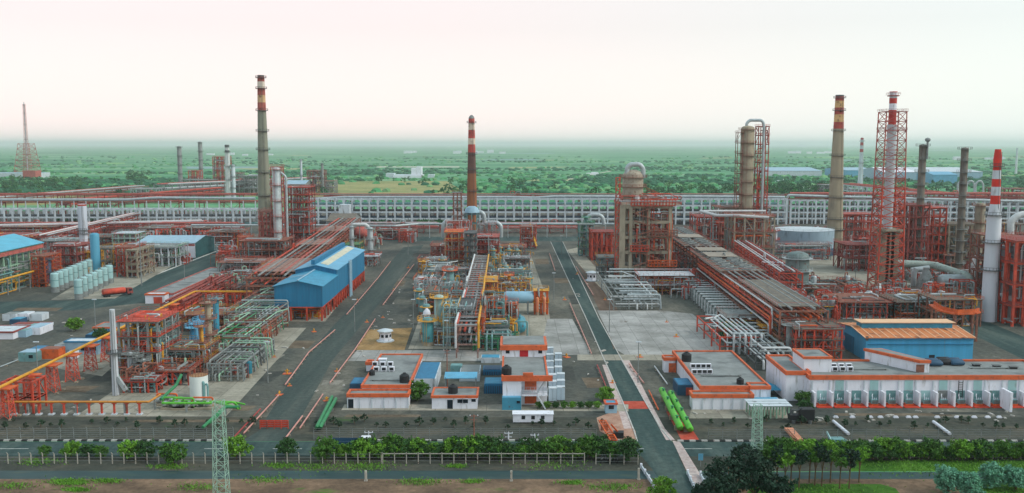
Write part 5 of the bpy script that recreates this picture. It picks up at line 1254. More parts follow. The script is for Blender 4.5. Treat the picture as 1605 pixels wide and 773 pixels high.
vcol('process_column', 'bright teal-blue column beside the slim beige column', 340.5, 545, 466, 9, mat((60, 142, 168), .5, .2, .3, wear=.2), 1, GSTEEL)
vcol('process_column', 'yellow slim column in the brown pipe frame', 318, 584, 510, 6, YELL, 3, RUST)
for i, (u, vb, vt) in enumerate(((303, 560, 512), (309, 556, 506), (315, 552, 502), (321, 548, 500))):
    vcol('process_column', ('nearest', 'second', 'third', 'farthest')[i]+' of four small blue columns left of the slim beige column', u, vb, vt, 5.5, BLUE if i != 1 else CYAN, 2, CYAN)
vcol('vessel', 'small teal upright vessel on the pale slab, right of the pipe tangle', 391, 592, 566, 9, mat((40, 120, 140), .5, .2, .3), 0, RED, 'vessel')
for i, u in enumerate((363, 369)):
    vcol('vessel', ('left', 'right')[i]+' of two thin pink upright vessels beside the small teal vessel', u, 592, 574, 4.5, PINK, 0, RED, 'vessel')
# pumps in a row on the pale slab
pm = None
for i in range(16):
    u = 368+5.5*(i % 8)+ (i//8)*8; v = 572-7.5*(i % 8)+(i//8)*3; p = P(u, v)
    if pm is None:
        pm = thing('pump', 'grey motor pump in the double row at the edge of the pale slab', 'pump', p, 'pumps in a double row on the pale slab')
        m = MB(); m.box(p.x-1.9, p.y-.6, 0, p.x+1.9, p.y+.6, .5); m.build('base_plate', CONC, pm)
        m = MB(); m.drum((p.x-1.7, p.y, 1.2), (p.x+.2, p.y, 1.2), .62, 12); m.build('motor', DSTEEL, pm, True)
        m = MB(); m.drum((p.x+.4, p.y, 1.1), (p.x+1.7, p.y, 1.1), .75, 12); m.pipe([(p.x+1, p.y, 1.5), (p.x+1, p.y, 3), (p.x-1.5, p.y+.8, 3)], .25, 7); m.build('casing', GALV, pm, True)
        m = MB(); m.box(p.x-1.4, p.y-.7, 1.9, p.x, p.y+.7, 2.05); m.build('cover', DSTEEL, pm)
    else: dup(pm, p)
# red fired heater with white stack
unit('red fired heater block with galleries right of the white single stack', 190, 250, 598, 504, 15, 4, 4, 3, (GSTEEL, RED, RED), 60, (RED, GSTEEL, WPIPE, GALV, TEAL), 'fired_heater', 'fired heater', cw=.5)
unit('teal pipe frame attached to the right side of the red fired heater', 238, 256, 592, 520, 10, 6, 2, 2, (GSTEEL, GSTEEL, TEAL), 24, (TEAL, GALV, GSTEEL), cw=.3)
unit('small red platform of valves at the foot of the white single stack', 194, 246, 616, 598, 7, 1, 4, 2, (RED, DRED, RED), 18, (GALV, GSTEEL, RED), cw=.35)
for i, u in enumerate((206, 214, 226)):
    vcol('vessel', ('left', 'middle', 'right')[i]+' pale grey tall box duct vessel on the front of the red fired heater', u, 602, (552, 556, 562)[i], 8, GALV if i else PGREY, 1, GSTEEL, 'vessel')
vcol('vessel', 'red upright drum inside the front of the fired heater', 225, 596, 535, 12, DRED, 1, RED, 'vessel')
chimney('stack', 'plain white single stack in front of the red fired heater', 182, 619, 485, 5.6, 4.0, [(0, 0)], [mat((196, 204, 212), .5, .08, .2, wear=.2, wearrgb=(150, 152, 152), stretch=(1, 1, .3))], (.49,), cat='stack')
b = P(182, 619); m = MB(); m.bar((b.x+.5, b.y-.2, 4.6), (b.x+2.6, b.y-.2, 1.2), .9, .9); tag(m.build('duct', GALV, org=b), 'short sloping brace duct at the foot of the white single stack', 'duct')
# blue roofs behind the heater
build_px(flat, 'blue_shelter', 'blue flat-roofed block behind the red fired heater', 213, 247, 512, 494, 488, BLUE, BLUER, None)
build_px(flat, 'blue_shelter', 'pale blue open-sided box in front of the blue flat-roofed block', 208, 232, 519, 503, 497, CYAN, PBLUE, None)
build_px(flat, 'blue_shelter', 'blue canopy over the back of the red fired heater', 230, 252, 527, 515, 508, DBLUE, BLUER, None)
build_px(flat, 'small_hut', 'small hut with pale blue roof right of the red fired heater', 272, 290, 550, 541, 536, DBLUE, CYAN, None, cat='hut')
# white round tank
tank('storage_tank', 'white round tank with a rusty lid near the green pipes', 312.5, 624, 588, 28, mat((226, 236, 236), .5, .05, .3), roofm=mat((160, 120, 84), .8, .4, .6), rail=RUST, dome=.08)
b = P(322, 625); m = MB(); zz = PY(802, 594, b.y).z; m.pipe([(b.x, b.y-1, .3), (b.x, b.y-1, zz-.5), (b.x-1.2, b.y-.3, zz-.5)], .35, 8); m.pipe([(b.x+.9, b.y-.8, .3), (b.x+.9, b.y-.8, zz-1.2), (b.x, b.y, zz-1.2)], .25, 8)
tag(m.build('tank_pipe', TEAL, org=b), 'teal twin pipe running up the side of the white round tank', 'pipe')
# green header pipes
def pxpipe(lab, pts, r, mt, cat='pipe', name='pipe'):
    q = [P(u, v, z) for u, v, z in pts]
    return pipething(name, lab, q, r, mt, cat)
pxpipe('bright green sloping pipe left of the white round tank', [(252, 626, 2.4), (276, 604, 3.6), (284, 588, 5.0)], .38, GREEN)
pxpipe('lime green header pipe in front of the white round tank', [(254, 632, 2.2), (330, 632, 2.2), (334, 629, 2.2), (374, 640, 2.4)], .3, LIME)
pxpipe('second, thinner lime pipe just behind the lime header pipe', [(268, 628, 1.6), (366, 630, 1.6), (384, 634, 1.2)], .2, LIME)
pxpipe('lime pipe branch curving to the ground right of the left pylon', [(352, 632, 2.4), (366, 630, 2.6), (376, 640, .4)], .28, LIME)
pxpipe('green pipe leaning down to the ground beside the left pylon, the longer one', [(318, 670, .8), (352, 638, 2.6), (376, 638, 2.6)], .36, GREEN)
pxpipe('green pipe leaning down to the ground beside the left pylon, the shorter one', [(327, 664, .7), (349, 644, 2.2)], .3, GREEN)
def skid(lab, u, v, mt, n=3):
    p = P(u, v); t = thing('pump_skid', lab, 'pump skid', p)
    m = MB(); m.box(p.x-2.6, p.y-1.4, 0, p.x+2.6, p.y+1.4, .4); m.build('base_plate', CONC, t)
    for k in range(n): m = MB(); m.drum((p.x-2+k*1.6, p.y-.9, 1.2), (p.x-2+k*1.6, p.y+.9, 1.2), .6, 12); m.build('motor', DSTEEL if k % 2 else GALV, t, True)
    m = MB(); m.pipe([(p.x-2.4, p.y, .5), (p.x-2.4, p.y, 2.6), (p.x+2.4, p.y, 2.6), (p.x+2.4, p.y, .5)], .22, 7); m.build('pipe_run', mt, t, True)
    return t
skid('pump skid under the lime header, left of the two', 272, 640, LIME); skid('pump skid under the lime header, right of the two', 288, 641, LIME)
skid('orange valve skid below the white round tank', 318, 640, ORANGE); skid('orange-brown valve skid at the left end of the lime header', 262, 634, ORANGE)
# twin green pipes right of the left road
for i, (a, b, lab) in enumerate((((496, 671), (520, 623), 'left'), ((501.5, 671), (526, 626), 'right'))):
    pxpipe(lab+' of two dark green parallel pipes right of the left road', [(*a, .3), (a[0]+.8, a[1]-2, 1.4), (*b, 1.4), (b[0]+.3, b[1]-1, .3)], .42, GREEN)
# yellow pipe on red trestles
TY = P(22, 648)
pts = [(-30, 640), (75, 597), (160, 552), (247, 505), (314, 474), (394, 474)]
zt = 8.0
q = [P(u, v-18 if False else v, 0) for u, v in pts]
qq = []
for (u, v0), (u2, vt_) in zip(((-40, 668), (22, 650), (75, 608), (137, 574), (200, 540), (262, 505), (312, 484), (394, 484)), ((-40, 628), (22, 602), (75, 577), (137, 546), (200, 513), (262, 480), (307, 457), (394, 457))):
    pass
Ya, Yb2 = P(0, 655).y, P(312, 484).y
def yel(u, v, vb): Yq = P(802, vb).y; return PY(u, v, Yq)
top = [yel(-60, 640, 690), yel(0, 607, 660), yel(305, 457, 488), yel(395, 457, 488)]
m = MB(); m.pipe(top, .36, 8)
yp = thing('pipe_line', 'long yellow pipe climbing diagonally across the left side on red trestles', 'pipe line', (top[1].x, top[1].y, 0)); m.build('pipe_run', YELL, yp, True)
tr = None
for k in range(13):
    f = (k+.2)/12.4; c = top[1]+(top[2]-top[1])*f; zc = c.z-.8
    t = thing('trestle', 'red braced trestle tower carrying the long yellow pipe', 'trestle', (c.x, c.y, 0), 'red trestles under the long yellow pipe')
    m = lattice('x', None, (c.x, c.y), zc, 2.7, 1.7, None, 4, .17); m.build('lattice', mat((214, 92, 72), .6, .25, .5), t)
    m = MB(); m.box(c.x-2, c.y-2, zc, c.x+2, c.y+2, zc+.25); m.build('top_beam', ORANGE, t)
    m = MB()
    for dx in (-1.8, 1.8):
        for dy in (-1.8, 1.8): m.box(c.x+dx-.4, c.y+dy-.4, 0, c.x+dx+.4, c.y+dy+.4, .35)
    m.build('footing', CONC, t)
for k in range(5):
    c = top[2]+(top[3]-top[2])*(k/4); t = thing('trestle', 'red portal trestle under the level stretch of the yellow pipe', 'trestle', (c.x, c.y+.3, 0), 'red portals under the level yellow pipe')
    m = MB(); m.box(c.x-1.4, c.y-.3, 0, c.x-.9, c.y+.3, c.z-.7); m.box(c.x+.9, c.y-.3, 0, c.x+1.4, c.y+.3, c.z-.7)
    for j in range(3): m.bar((c.x-1.1, c.y, c.z*j/4), (c.x+1.1, c.y, c.z*(j+1)/4), .25)
    m.build('portal', RED, t)
a, b = P(314, 486), P(394, 486)
rack('pipe_rack', 'red beam rack directly below the level stretch of the yellow pipe', (a.x, a.y+2), (b.x, b.y+2), 3, [top[2].z*.45, top[2].z-1.6], 8, (RED, RED), [(1, 3, .2, .35, [RED, ORANGE])], cw=.4)
a, b = P(245, 505), P(300, 470)
rack('pipe_rack', 'dark red low pipe rack standing behind the upper part of the yellow pipe', (a.x+6, a.y), (b.x+8, b.y+20), 8, [3.5, 6.5], 8, (DRED, DRED), [(0, 4, .3, .5, [DRED, RED]), (1, 4, .3, .5, [DRED, RED, PINK])], cw=.4)
# second row: orange pipe on red posts along the front
a, b = P(6, 650), P(234, 650); zt = PY(802, 630, a.y).z
op = pipething('pipe_line', 'straight orange pipe along the front of the left yard on red posts', [(a.x, a.y, zt), (b.x, b.y, zt), (P(252, 634).x, P(252, 634).y, 2.4)], .26, mat((206, 140, 62), .6, .2, .4, wear=.2))
po = None
for k in range(11):
    p = P(22+19.7*k, 650)
    if po is None:
        po = thing('pipe_post', 'red post on a pale footing under the straight orange pipe', 'pipe post', p, 'red posts under the straight orange pipe')
        m = MB(); m.box(p.x-.19, p.y-.19, .3, p.x+.19, p.y+.19, zt-.25); m.box(p.x-.5, p.y-.25, zt-.45, p.x+.5, p.y+.25, zt-.28); m.build('post', RED, po)
        m = MB(); m.box(p.x-.6, p.y-.6, 0, p.x+.6, p.y+.6, .3); m.build('footing', PGREY, po)
    else: dup(po, p)
a = P(22, 650); t = steel('trestle', 'red corner trestle where orange and yellow pipes meet at the far left', a.x-3, a.x+4, a.y+1, a.y+7, [3.2, zt+.2, 7.5], 2, 2, (RED, RED, RED), cat='trestle', cw=.4, deck=False, rail=False)
# small buildings of the left yard
build_px(flat, 'long_hut', 'long low white hut at the far left edge with red coping', -40, 21, 532, 521, 511, WHITE, PGREY, DRED, .5, cat='hut')
build_px(flat, 'small_hut', 'small white hut beside the long white hut', 42, 63, 525, 514, 506, WHITE, PBLUE, None, cat='hut')
build_px(flat, 'small_hut', 'teal-roofed hut joining the long white hut', 22, 41, 529, 519, 507, PBLUE, TEAL, None, cat='hut')
build_px(flat, 'small_hut', 'dark red roofed low shed left of the round green tree', 18, 74, 513, 509, 505, PGREY, DRED, None, cat='hut')
build_px(flat, 'container', 'pale container in the storage yard at the left edge, first of its row', 4, 25, 503, 493, 489, PGREY, GSTEEL, None, cat='container')
build_px(flat, 'container', 'pale container in the storage yard, middle of its row', 28, 44, 502, 492, 488, WHITE, PGREY, None, cat='container')
build_px(flat, 'container', 'grey container in the storage yard, last of its row', 46, 66, 503, 493, 489, PGREY, GALV, None, cat='container')
build_px(flat, 'small_hut', 'tiny blue roofed hut in front of the row of containers', 15, 32, 508, 501, 497, DBLUE, BLUER, None, cat='hut')
build_px(flat, 'small_hut', 'teal cabin with bright blue canopy in the left yard', 29, 57, 567, 553, 547, TEAL, PBLUE, None, cat='hut', wins=((.7, 1, 1.2, 1),))
build_px(flat, 'small_hut', 'bright blue canopy behind the teal cabin', 44, 64, 555, 548, 542, DBLUE, BLUE, None, cat='hut')
build_px(flat, 'small_hut', 'orange-brown cabin right of the teal cabin', 62, 92, 563, 548, 543, ORANGE, RUST, None, cat='hut')
build_px(flat, 'small_hut', 'grey lean-to cabin behind the orange-brown cabin', 86, 104, 552, 541, 535, PGREY, GSTEEL, None, cat='hut')
build_px(flat, 'control_room', 'pale blue-grey control room with two dark windows behind the red trestles', 102, 154, 556, 536, 531, PBLUE, PGREY, BLUE, .4, cat='building', wins=((.58, 1.2, 2, 1.2), (.84, 1.2, 2, 1.2)))
build_px(flat, 'small_hut', 'white stepped cabin in front of the pale blue-grey control room', 106, 118, 563, 552, 549, WHITE, PGREY, None, cat='hut', wins=((.4, 1, .9, .9),))
build_px(flat, 'small_hut', 'blue-roofed shed behind the bush in the left yard', 134, 156, 530, 525, 516, DBLUE, BLUE, None, cat='hut')
build_px(flat, 'low_building', 'pale low building with orange coping left of the blue shelters', 146, 210, 521, 514, 506, WHITE, ROOFG, TERRA, .5)
build_px(flat, 'small_hut', 'green-roofed cabin left of the red fired heater', 164, 190, 545, 534, 526, TEAL, GREEN, None, cat='hut')
build_px(flat, 'substation', 'long grey-roofed substation with red coping, above the level yellow pipe', 232, 272, 472, 461, 420, WHITE, ROOFG, PINK, .7, wins=((.45, .8, 3, 1.6),), cat='substation')
build_px(flat, 'annex', 'white annex with a red doorway left of the long grey-roofed substation', 228, 258, 476, 462, 459, WHITE, PGREY, TERRA, .6, doors=((.66, 3.4, 2.6, RED),))
# two low cars / vans
def vehicle(name, lab, u, v, L_, W_, Hc, body, cat, cab=.62, rz=0.0, group=None):
    p = P(u, v); t = thing(name, lab, cat, p, group); x, y = p.x, p.y
    m = MB(); m.box(x-L_/2, y-W_/2, .45, x+L_/2, y+W_/2, Hc*.55); m.build('body', body, t)
    m = MB(); c0, c1 = -L_/2*cab, L_/2*cab*.75
    A = [(x+c0, Hc*.55), (x+c0+.5, Hc), (x+c1-.7, Hc), (x+c1, Hc*.55)]
    for yy, s_ in ((y-W_/2+.12, 1), (y+W_/2-.12, -1)): m.face([(a, yy, z) for a, z in (A if s_ < 0 else A[::-1])][::-1] if False else [(a, yy, z) for a, z in A][::s_])
    for (a, z), (a2, z2) in zip(A, A[1:]): m.face([(a, y-W_/2+.12, z), (a2, y-W_/2+.12, z2), (a2, y+W_/2-.12, z2), (a, y+W_/2-.12, z)])
    m.build('cabin', GLASS, t)
    m = MB(); m.box(x+c0+.6, y-W_/2+.1, Hc-.02, x+c1-.8, y+W_/2-.1, Hc+.06); m.build('roof', body, t)
    for dx in (-.31, .31):
        for dy in (-1, 1):
            m = MB(); n = 12; yy = y+dy*(W_/2-.08); ring = [(x+dx*L_+.36*math.cos(6.283*k/n), .36+.36*math.sin(6.283*k/n)) for k in range(n)]
            m.face([(a, yy-.12, z) for a, z in ring]); m.face([(a, yy+.12, z) for a, z in ring][::-1])
            for k in range(n): a, b_ = ring[k], ring[(k+1) % n]; m.face([(a[0], yy-.12, a[1]), (a[0], yy+.12, a[1]), (b_[0], yy+.12, b_[1]), (b_[0], yy-.12, b_[1])])
            m.build('wheel', BLACK, t)
    t.rotation_euler = (0, 0, rz)
    return t
def lorry(lab, u, v, bed, cab, rz=0.0, L_=9, tank_=False):
    p = P(u, v); x, y = p.x, p.y; t = thing('truck', lab, 'truck', p)
    m = MB(); m.box(x-L_/2, y-1.2, .8, x+L_/2-2.3, y+1.2, 1.1); m.build('chassis', BLACK, t)
    m = MB()
    if tank_: m.drum((x-L_/2, y, 2.2), (x+L_/2-2.6, y, 2.2), 1.25, 14)
    else:
        m.box(x-L_/2, y-1.25, 1.12, x+L_/2-2.6, y+1.25, 1.3); 
        for q in ((-1.25, -1.15), (1.15, 1.25)): m.box(x-L_/2, y+q[0], 1.3, x+L_/2-2.6, y+q[1], 2.5)
        m.box(x-L_/2, y-1.15, 1.3, x-L_/2+.1, y+1.15, 2.5); m.box(x+L_/2-2.7, y-1.15, 1.3, x+L_/2-2.6, y+1.15, 2.9)
    m.build('bed', bed, t, tank_)
    m = MB(); c = x+L_/2
    A = [(c-2.3, .7), (c, .7), (c, 1.8), (c-.35, 3), (c-2.3, 3)]
    m.face([(a, y-1.2, z) for a, z in A]); m.face([(a, y+1.2, z) for a, z in A][::-1])
    for i in range(5): a, b_ = A[i], A[(i+1) % 5]; m.face([(a[0], y-1.2, a[1]), (a[0], y+1.2, a[1]), (b_[0], y+1.2, b_[1]), (b_[0], y-1.2, b_[1])])
    cb = m.build('cab', cab, t)
    m = MB(); m.face([(c-.0+.02, y-1.05, 1.85), (c+.02, y+1.05, 1.85), (c-.3, y+1.05, 2.85), (c-.3, y-1.05, 2.85)]); m.box(c-1.6, y-1.23, 1.8, c-.5, y-1.19, 2.6); m.build('windscreen', GLASS, cb)
    for dx in (-L_/2+1.2, -L_/2+2.5, L_/2-1.2):
        for dy in (-1.05, 1.05):
            m = MB(); n = 12; yy = y+dy; ring = [(x+dx+.5*math.cos(6.283*k/n), .5+.5*math.sin(6.283*k/n)) for k in range(n)]
            m.face([(a, yy-.16, z) for a, z in ring]); m.face([(a, yy+.16, z) for a, z in ring][::-1])
            for k in range(n): a, b_ = ring[k], ring[(k+1) % n]; m.face([(a[0], yy-.16, a[1]), (a[0], yy+.16, a[1]), (b_[0], yy+.16, b_[1]), (b_[0], yy-.16, b_[1])])
            m.build('wheel', BLACK, t)
    t.rotation_euler = (0, 0, rz)
    return t
lorry('red truck driving on the diagonal road of the left plant', 184, 464, RED, DRED, R(40), 12, True)
# far-left block: long teal-roofed frame hall, bottles, white stack
p0, p1 = P(-30, 466), P(64, 466)
a, b = P(-60, 478), P(66, 440); he = PY(802, 392, P(802, 455).y).z
hallp = thing('open_hall', 'open frame hall with sky blue pitched roof at the left edge', 'open hall', ((a.x+b.x)/2, (a.y+b.y)/2, 0))
d = (b-a); d.z = 0; Lh = d.length; d.normalize(); nr = Vector((-d.y, d.x, 0)); U = Vector((0, 0, 1))
m = MB(); Wd = 24; nb = 12
for i in range(nb+1):
    for k in (0, .5, 1): q = a+d*(Lh*i/nb)+nr*(Wd*k); m.bar(q, q+U*he, .6)
    for z in (.3, .6, .98): m.bar(a+d*(Lh*i/nb)+U*(he*z), a+d*(Lh*i/nb)+nr*Wd+U*(he*z), .5)
for z in (.3, .6, .98):
    for k in (0, 1): m.bar(a+nr*(Wd*k)+U*(he*z), b+nr*(Wd*k)+U*(he*z), .5)
m.build('frame', PGREEN, hallp)
m = MB()
for k0, k1 in ((-.06, .5), (.5, 1.06)):
    h0, h1 = (he, he+4) if k0 < 0 else (he+4, he)
    q = [a-d*1+nr*(Wd*k0)+U*(h0+.3), b+d*1+nr*(Wd*k0)+U*(h0+.3), b+d*1+nr*(Wd*k1)+U*(h1+.3), a-d*1+nr*(Wd*k1)+U*(h1+.3)]
    m.face(q); m.face([v-U*.25 for v in q][::-1])
    for i in range(4): m.face([q[i]-U*.25, q[(i+1) % 4]-U*.25, q[(i+1) % 4], q[i]])
m.build('roof', mat((84, 176, 206), .5, .15, .2, wear=.2, wearrgb=(110, 160, 176)), hallp)
m = MB(); m.bar(a-nr*1.4+U*(he-1.2), b-nr*1.4+U*(he-1.2), .3, 1.6); m.build('fascia', PINK, hallp)
pipework(hallp, min(a.x, b.x)+4, max(a.x, b.x)-8, min(a.y, b.y)+8, max(a.y, b.y)-4, 1, he*.8, 26, (TEAL, GSTEEL, YELL, RUST), (.25, .5))
pipething('pipe_line', 'yellow pipe pair in front of the open frame hall at the left edge', [a-nr*6+U*7, b-nr*6+U*7], .45, YELL)
unit('red scaffold frame at the right end of the open frame hall', 52, 72, 450, 402, 14, 7, 2, 2, (ORANGE, RUST, RED), 12, (RED, DRED, ORANGE), cw=.45)
vcol('process_column', 'dark blue column beside the red scaffold frame', 76, 448, 404, 10, DBLUE, 2, DSTEEL)
bt = None
for row, (u0, v0, u1, v1, n) in enumerate(((124, 469, 172, 444, 7), (87, 458, 140, 434, 8))):
    for k in range(n):
        f = k/(n-1); u, v = u0+(u1-u0)*f, v0+(v1-v0)*f; p = P(u, v)
        lab = 'pale teal upright cylinder of the front row, left of the diagonal road' if row == 0 else 'pale teal upright cylinder of the rear row, farther from the diagonal road'
        if bt is None:
            bt = thing('gas_cylinder', lab, 'gas cylinder', p, 'front row of pale teal cylinders'); h = PY(u, 437, p.y).z; r = 6.6*SC(v)
            m = MB(); m.k = 0; m.lathe(p.x, p.y, [(0, r, 1), (h*.28, r, 0), (h-r*.3, r), (h-r*.08, r*.8), (h, r*.2)], 20); m.build('shell', [LTEAL, GSTEEL], bt, True)
            m = MB(); m.lathe(p.x, p.y, [(h*.6, r*1.02), (h*.6+.15, r*1.03), (h*.6+.3, r*1.02)], 20, False); m.build('band', TEAL, bt)
            m = MB(); m.cyl(p.x, p.y, h-.05, h+.7, .25, 8); m.pipe([(p.x, p.y, h+.5), (p.x+r*.6, p.y, h+.5), (p.x+r*1.05, p.y, h-1), (p.x+r*1.05, p.y, .5)], .12, 6); m.build('valve_pipe', GSTEEL, bt)
        else: dup(bt, p, lab, 'front row of pale teal cylinders' if row == 0 else 'rear row of pale teal cylinders')
vcol('process_column', 'blue column standing behind the pale teal cylinders', 151, 432, 365, 14, mat((84, 160, 190), .5, .15, .2, wear=.25, wearrgb=(110, 140, 150), stretch=(1, 1, .3)), 0, CYAN)
chimney('stack', 'white stack with flared foot behind the blue column on the left', 133, 412, 320, 8, 5.6, [(0, 0), (.97, 1)], [mat((206, 216, 230), .5, .08, .2, wear=.2, wearrgb=(170, 172, 176), stretch=(1, 1, .3)), RED], (.5, .56), wide=[(0, 6), (.2, 8), (.3, 6.2), (.55, 6.2), (.58, 7), (1, 6.6)], cat='stack')
unit('yellow steel platform around the foot of the white flared stack', 122, 146, 424, 396, 12, 3, 3, 2, (YELL, YELL, YELL), 12, (YELL, ORANGE, GALV), cw=.4)
unit('yellow low pipe rack left of the rear row of cylinders', 84, 124, 440, 428, 10, 1, 4, 1, (YELL, RUST, YELL), 12, (YELL, ORANGE), cw=.4)
unit('red and beige frame right of the blue column', 184, 208, 434, 388, 16, 4, 2, 3, (RED, RUST, RED), 20, (RED, RUST, GALV), cw=.5)
unit('beige slab frame right of the red and beige frame', 200, 216, 436, 392, 20, 4, 1, 3, (CONC, CONC, RUST), 10, (GSTEEL,), cw=.7)
unit('grey open frame with green pipes left of the blue-grey roofed shed', 220, 276, 418, 388, 18, 2, 5, 3, (PGREY, GSTEEL, PGREEN), 30, (GREEN, GALV, GSTEEL, RUST), cw=.5)
unit('dark grey concrete frame behind the blue column', 156, 186, 428, 390, 14, 2, 3, 2, (CONC, DSTEEL, YELL), 26, (DSTEEL, GSTEEL, ORANGE), cw=.6)
unit('rusty red process block left of the white flared stack', 82, 122, 428, 386, 20, 3, 4, 3, (DRED, DRED, PINK), 40, (DRED, GSTEEL, PINK, GALV), cw=.45)
unit('grey pipework block behind the red scaffold frame', 66, 118, 405, 378, 20, 2, 5, 3, (GSTEEL, GSTEEL, GALV), 36, (GALV, GSTEEL, PGREY), cw=.45)
unit('pale stacked cable frame behind the blue-grey roofed shed', 178, 214, 398, 366, 14, 4, 4, 2, (PGREEN, PGREY, GALV), 18, (PGREY, GALV, RED), cw=.45)
unit('red pipe field at the far left behind the open frame hall', -30, 60, 392, 372, 30, 2, 9, 3, (DRED, DRED, RED), 44, (RED, DRED, PINK, GALV), cw=.5)
unit('red pipe field behind the white flared stack', 66, 130, 382, 366, 24, 2, 7, 3, (RED, DRED, RED), 36, (RED, DRED, PINK, GALV), cw=.5)
a, b = P(-40, 372), P(330, 362)
rack('pipe_rack', 'long red rack with pale pipes across the back of the left plant', (a.x, a.y), (b.x, b.y), 10, [4, 7], 34, (DRED, RED), [(0, 4, .3, .6, [RED, DRED, PGREY]), (1, 4, .3, .5, [WPIPE, RED, GALV, PGREY])], cw=.45)
a, b = P(60, 395), P(215, 352)
rack('pipe_rack', 'diagonal pale pipe rack crossing behind the white flared stack', (a.x, a.y), (b.x, b.y), 8, [5, 8.5], 16, (DRED, PINK), [(0, 3, .3, .5, [GALV, RED]), (1, 4, .3, .6, [WPIPE, GALV, PINK])], cw=.45)
p0, p1 = P(216, 404), P(306, 404)
sh = gable('shed', 'white shed with blue-grey roof and a dark green gable end on the left', p0.x, p1.x, p0.y, p0.y+34, PY(802, 381, p0.y).z, PY(802, 374, p0.y).z, WHITE, PBLUE, 'x')
m = MB(); x = p1.x+.06; ze = PY(802, 381, p0.y).z
m.face([(x, p0.y+.5, 0), (x, p0.y+33.5, 0), (x, p0.y+33.5, ze), (x, p0.y+17, ze+2.2), (x, p0.y+.5, ze)]); m.build('gable_wall', mat((40, 92, 96), .6, .25, .3), sh)
m = MB(); m.box(p0.x, p0.y-.12, ze-1.6, p1.x, p0.y-.02, ze-.6); m.build('fascia', PINK, sh)
# units at the foot of the tall grey chimney
unit('pink steel block wrapped round the foot of the tall grey chimney', 408, 426, 412, 332, 14, 8, 3, 2, (PINK, RUST, PINK), 30, (PINK, RUST, GALV), cw=.4)
unit('rusty wide base frame beneath the tall grey chimney', 376, 446, 420, 378, 22, 3, 6, 3, (RUST, RUST, PINK), 60, (RUST, PINK, GSTEEL, GALV), cw=.4)
vcol('process_column', 'pale grey pipe column beside the tall grey chimney', 437, 412, 262, 13, GALV, 6, PINK)
p = P(437, 412); m = MB(); zt_ = PY(802, 262, p.y).z
steel('access_tower', 'slim pink stair frame behind the pale grey pipe column', p.x-4, p.x+1.5, p.y+4, p.y+9, [zt_*k/12 for k in range(1, 13)], 1, 1, (PINK, PINK, PINK), cat='stair frame', cw=.4)
pipething('pipe', 'silver pipe climbing the right side of the pale grey column', [(p.x+5, p.y, 1), (p.x+5, p.y, zt_*.9), (p.x+2, p.y, zt_*.95)], .6, GALV)
unit('tall red open lattice structure right of the pale grey column', 449, 486, 400, 294, 16, 9, 4, 2, (DRED, RED, PINK), 46, (RUST, PINK, GALV, DRED), cw=.4)
unit('orange steel table on white crossed legs left of the tall grey chimney', 374, 390, 398, 372, 10, 2, 2, 1, (ORANGE, ORANGE, ORANGE), 8, (ORANGE, RED), cw=.4)
unit('low cluttered grey pump row between substation and tall grey chimney', 342, 412, 436, 412, 18, 1, 7, 3, (GSTEEL, RUST, PINK), 46, (GSTEEL, RUST, DSTEEL, PINK, GALV), cw=.35)
unit('rusty pipe rows between the substation and the long pink rack', 368, 420, 474, 452, 22, 1, 6, 4, (RUST, RUST, PINK), 44, (RUST, YELL, GSTEEL, TEAL, PINK), cw=.35, deck=False)
# units behind the compressor house
for i, u in enumerate((552, 581)):
    vcol('vessel', ('left', 'right')[i]+' thick silver column of the pair behind the blue compressor house', u, 408, 356 if i else 354, 9 if i else 7, GALV, 3, GSTEEL, 'vessel')
pipething('duct', 'white looping duct between the two thick silver columns', [V3(552, 360, P(802, 400).y), V3(552, 352, P(802, 400).y), V3(575, 352, P(802, 400).y), V3(580, 362, P(802, 400).y)], 1.0, WPIPE, 'duct')
drumthing('vessel', 'red fat lying drum left of the two thick silver columns', (P(524, 386).x, P(524, 386).y), (P(546, 386).x, P(546, 386).y), 3.6, 5.5, DRED)
drumthing('vessel', 'red fat lying drum between the two thick silver columns', (P(556, 382).x, P(556, 382).y), (P(576, 382).x, P(576, 382).y), 3.8, 7, PINK)
unit('red and white pump platform at the far end of the blue compressor house', 568, 592, 418, 402, 12, 1, 3, 2, (GSTEEL, PGREY, RED), 20, (RED, WPIPE, PINK, GALV), cw=.35)
unit('dark green machine frame behind the right end of the compressor house', 540, 562, 404, 384, 14, 2, 3, 2, (GREEN, GREEN, YELL), 12, (GREEN, YELL, GSTEEL), cw=.35)
p0, p1 = P(512, 362), P(552, 362); gable('shed', 'grey shallow-roofed shed in front of the four storey bridge', p0.x, p1.x, p0.y, p0.y+40, 7, 11, GSTEEL, DCONC, 'x')
p0, p1 = P(536, 352), P(552, 352); flat('small_hut', 'pale block house against the four storey bridge', p0.x, p1.x, Yb-12, Yb-3, 16, PGREY, PGREY, None, cat='hut')

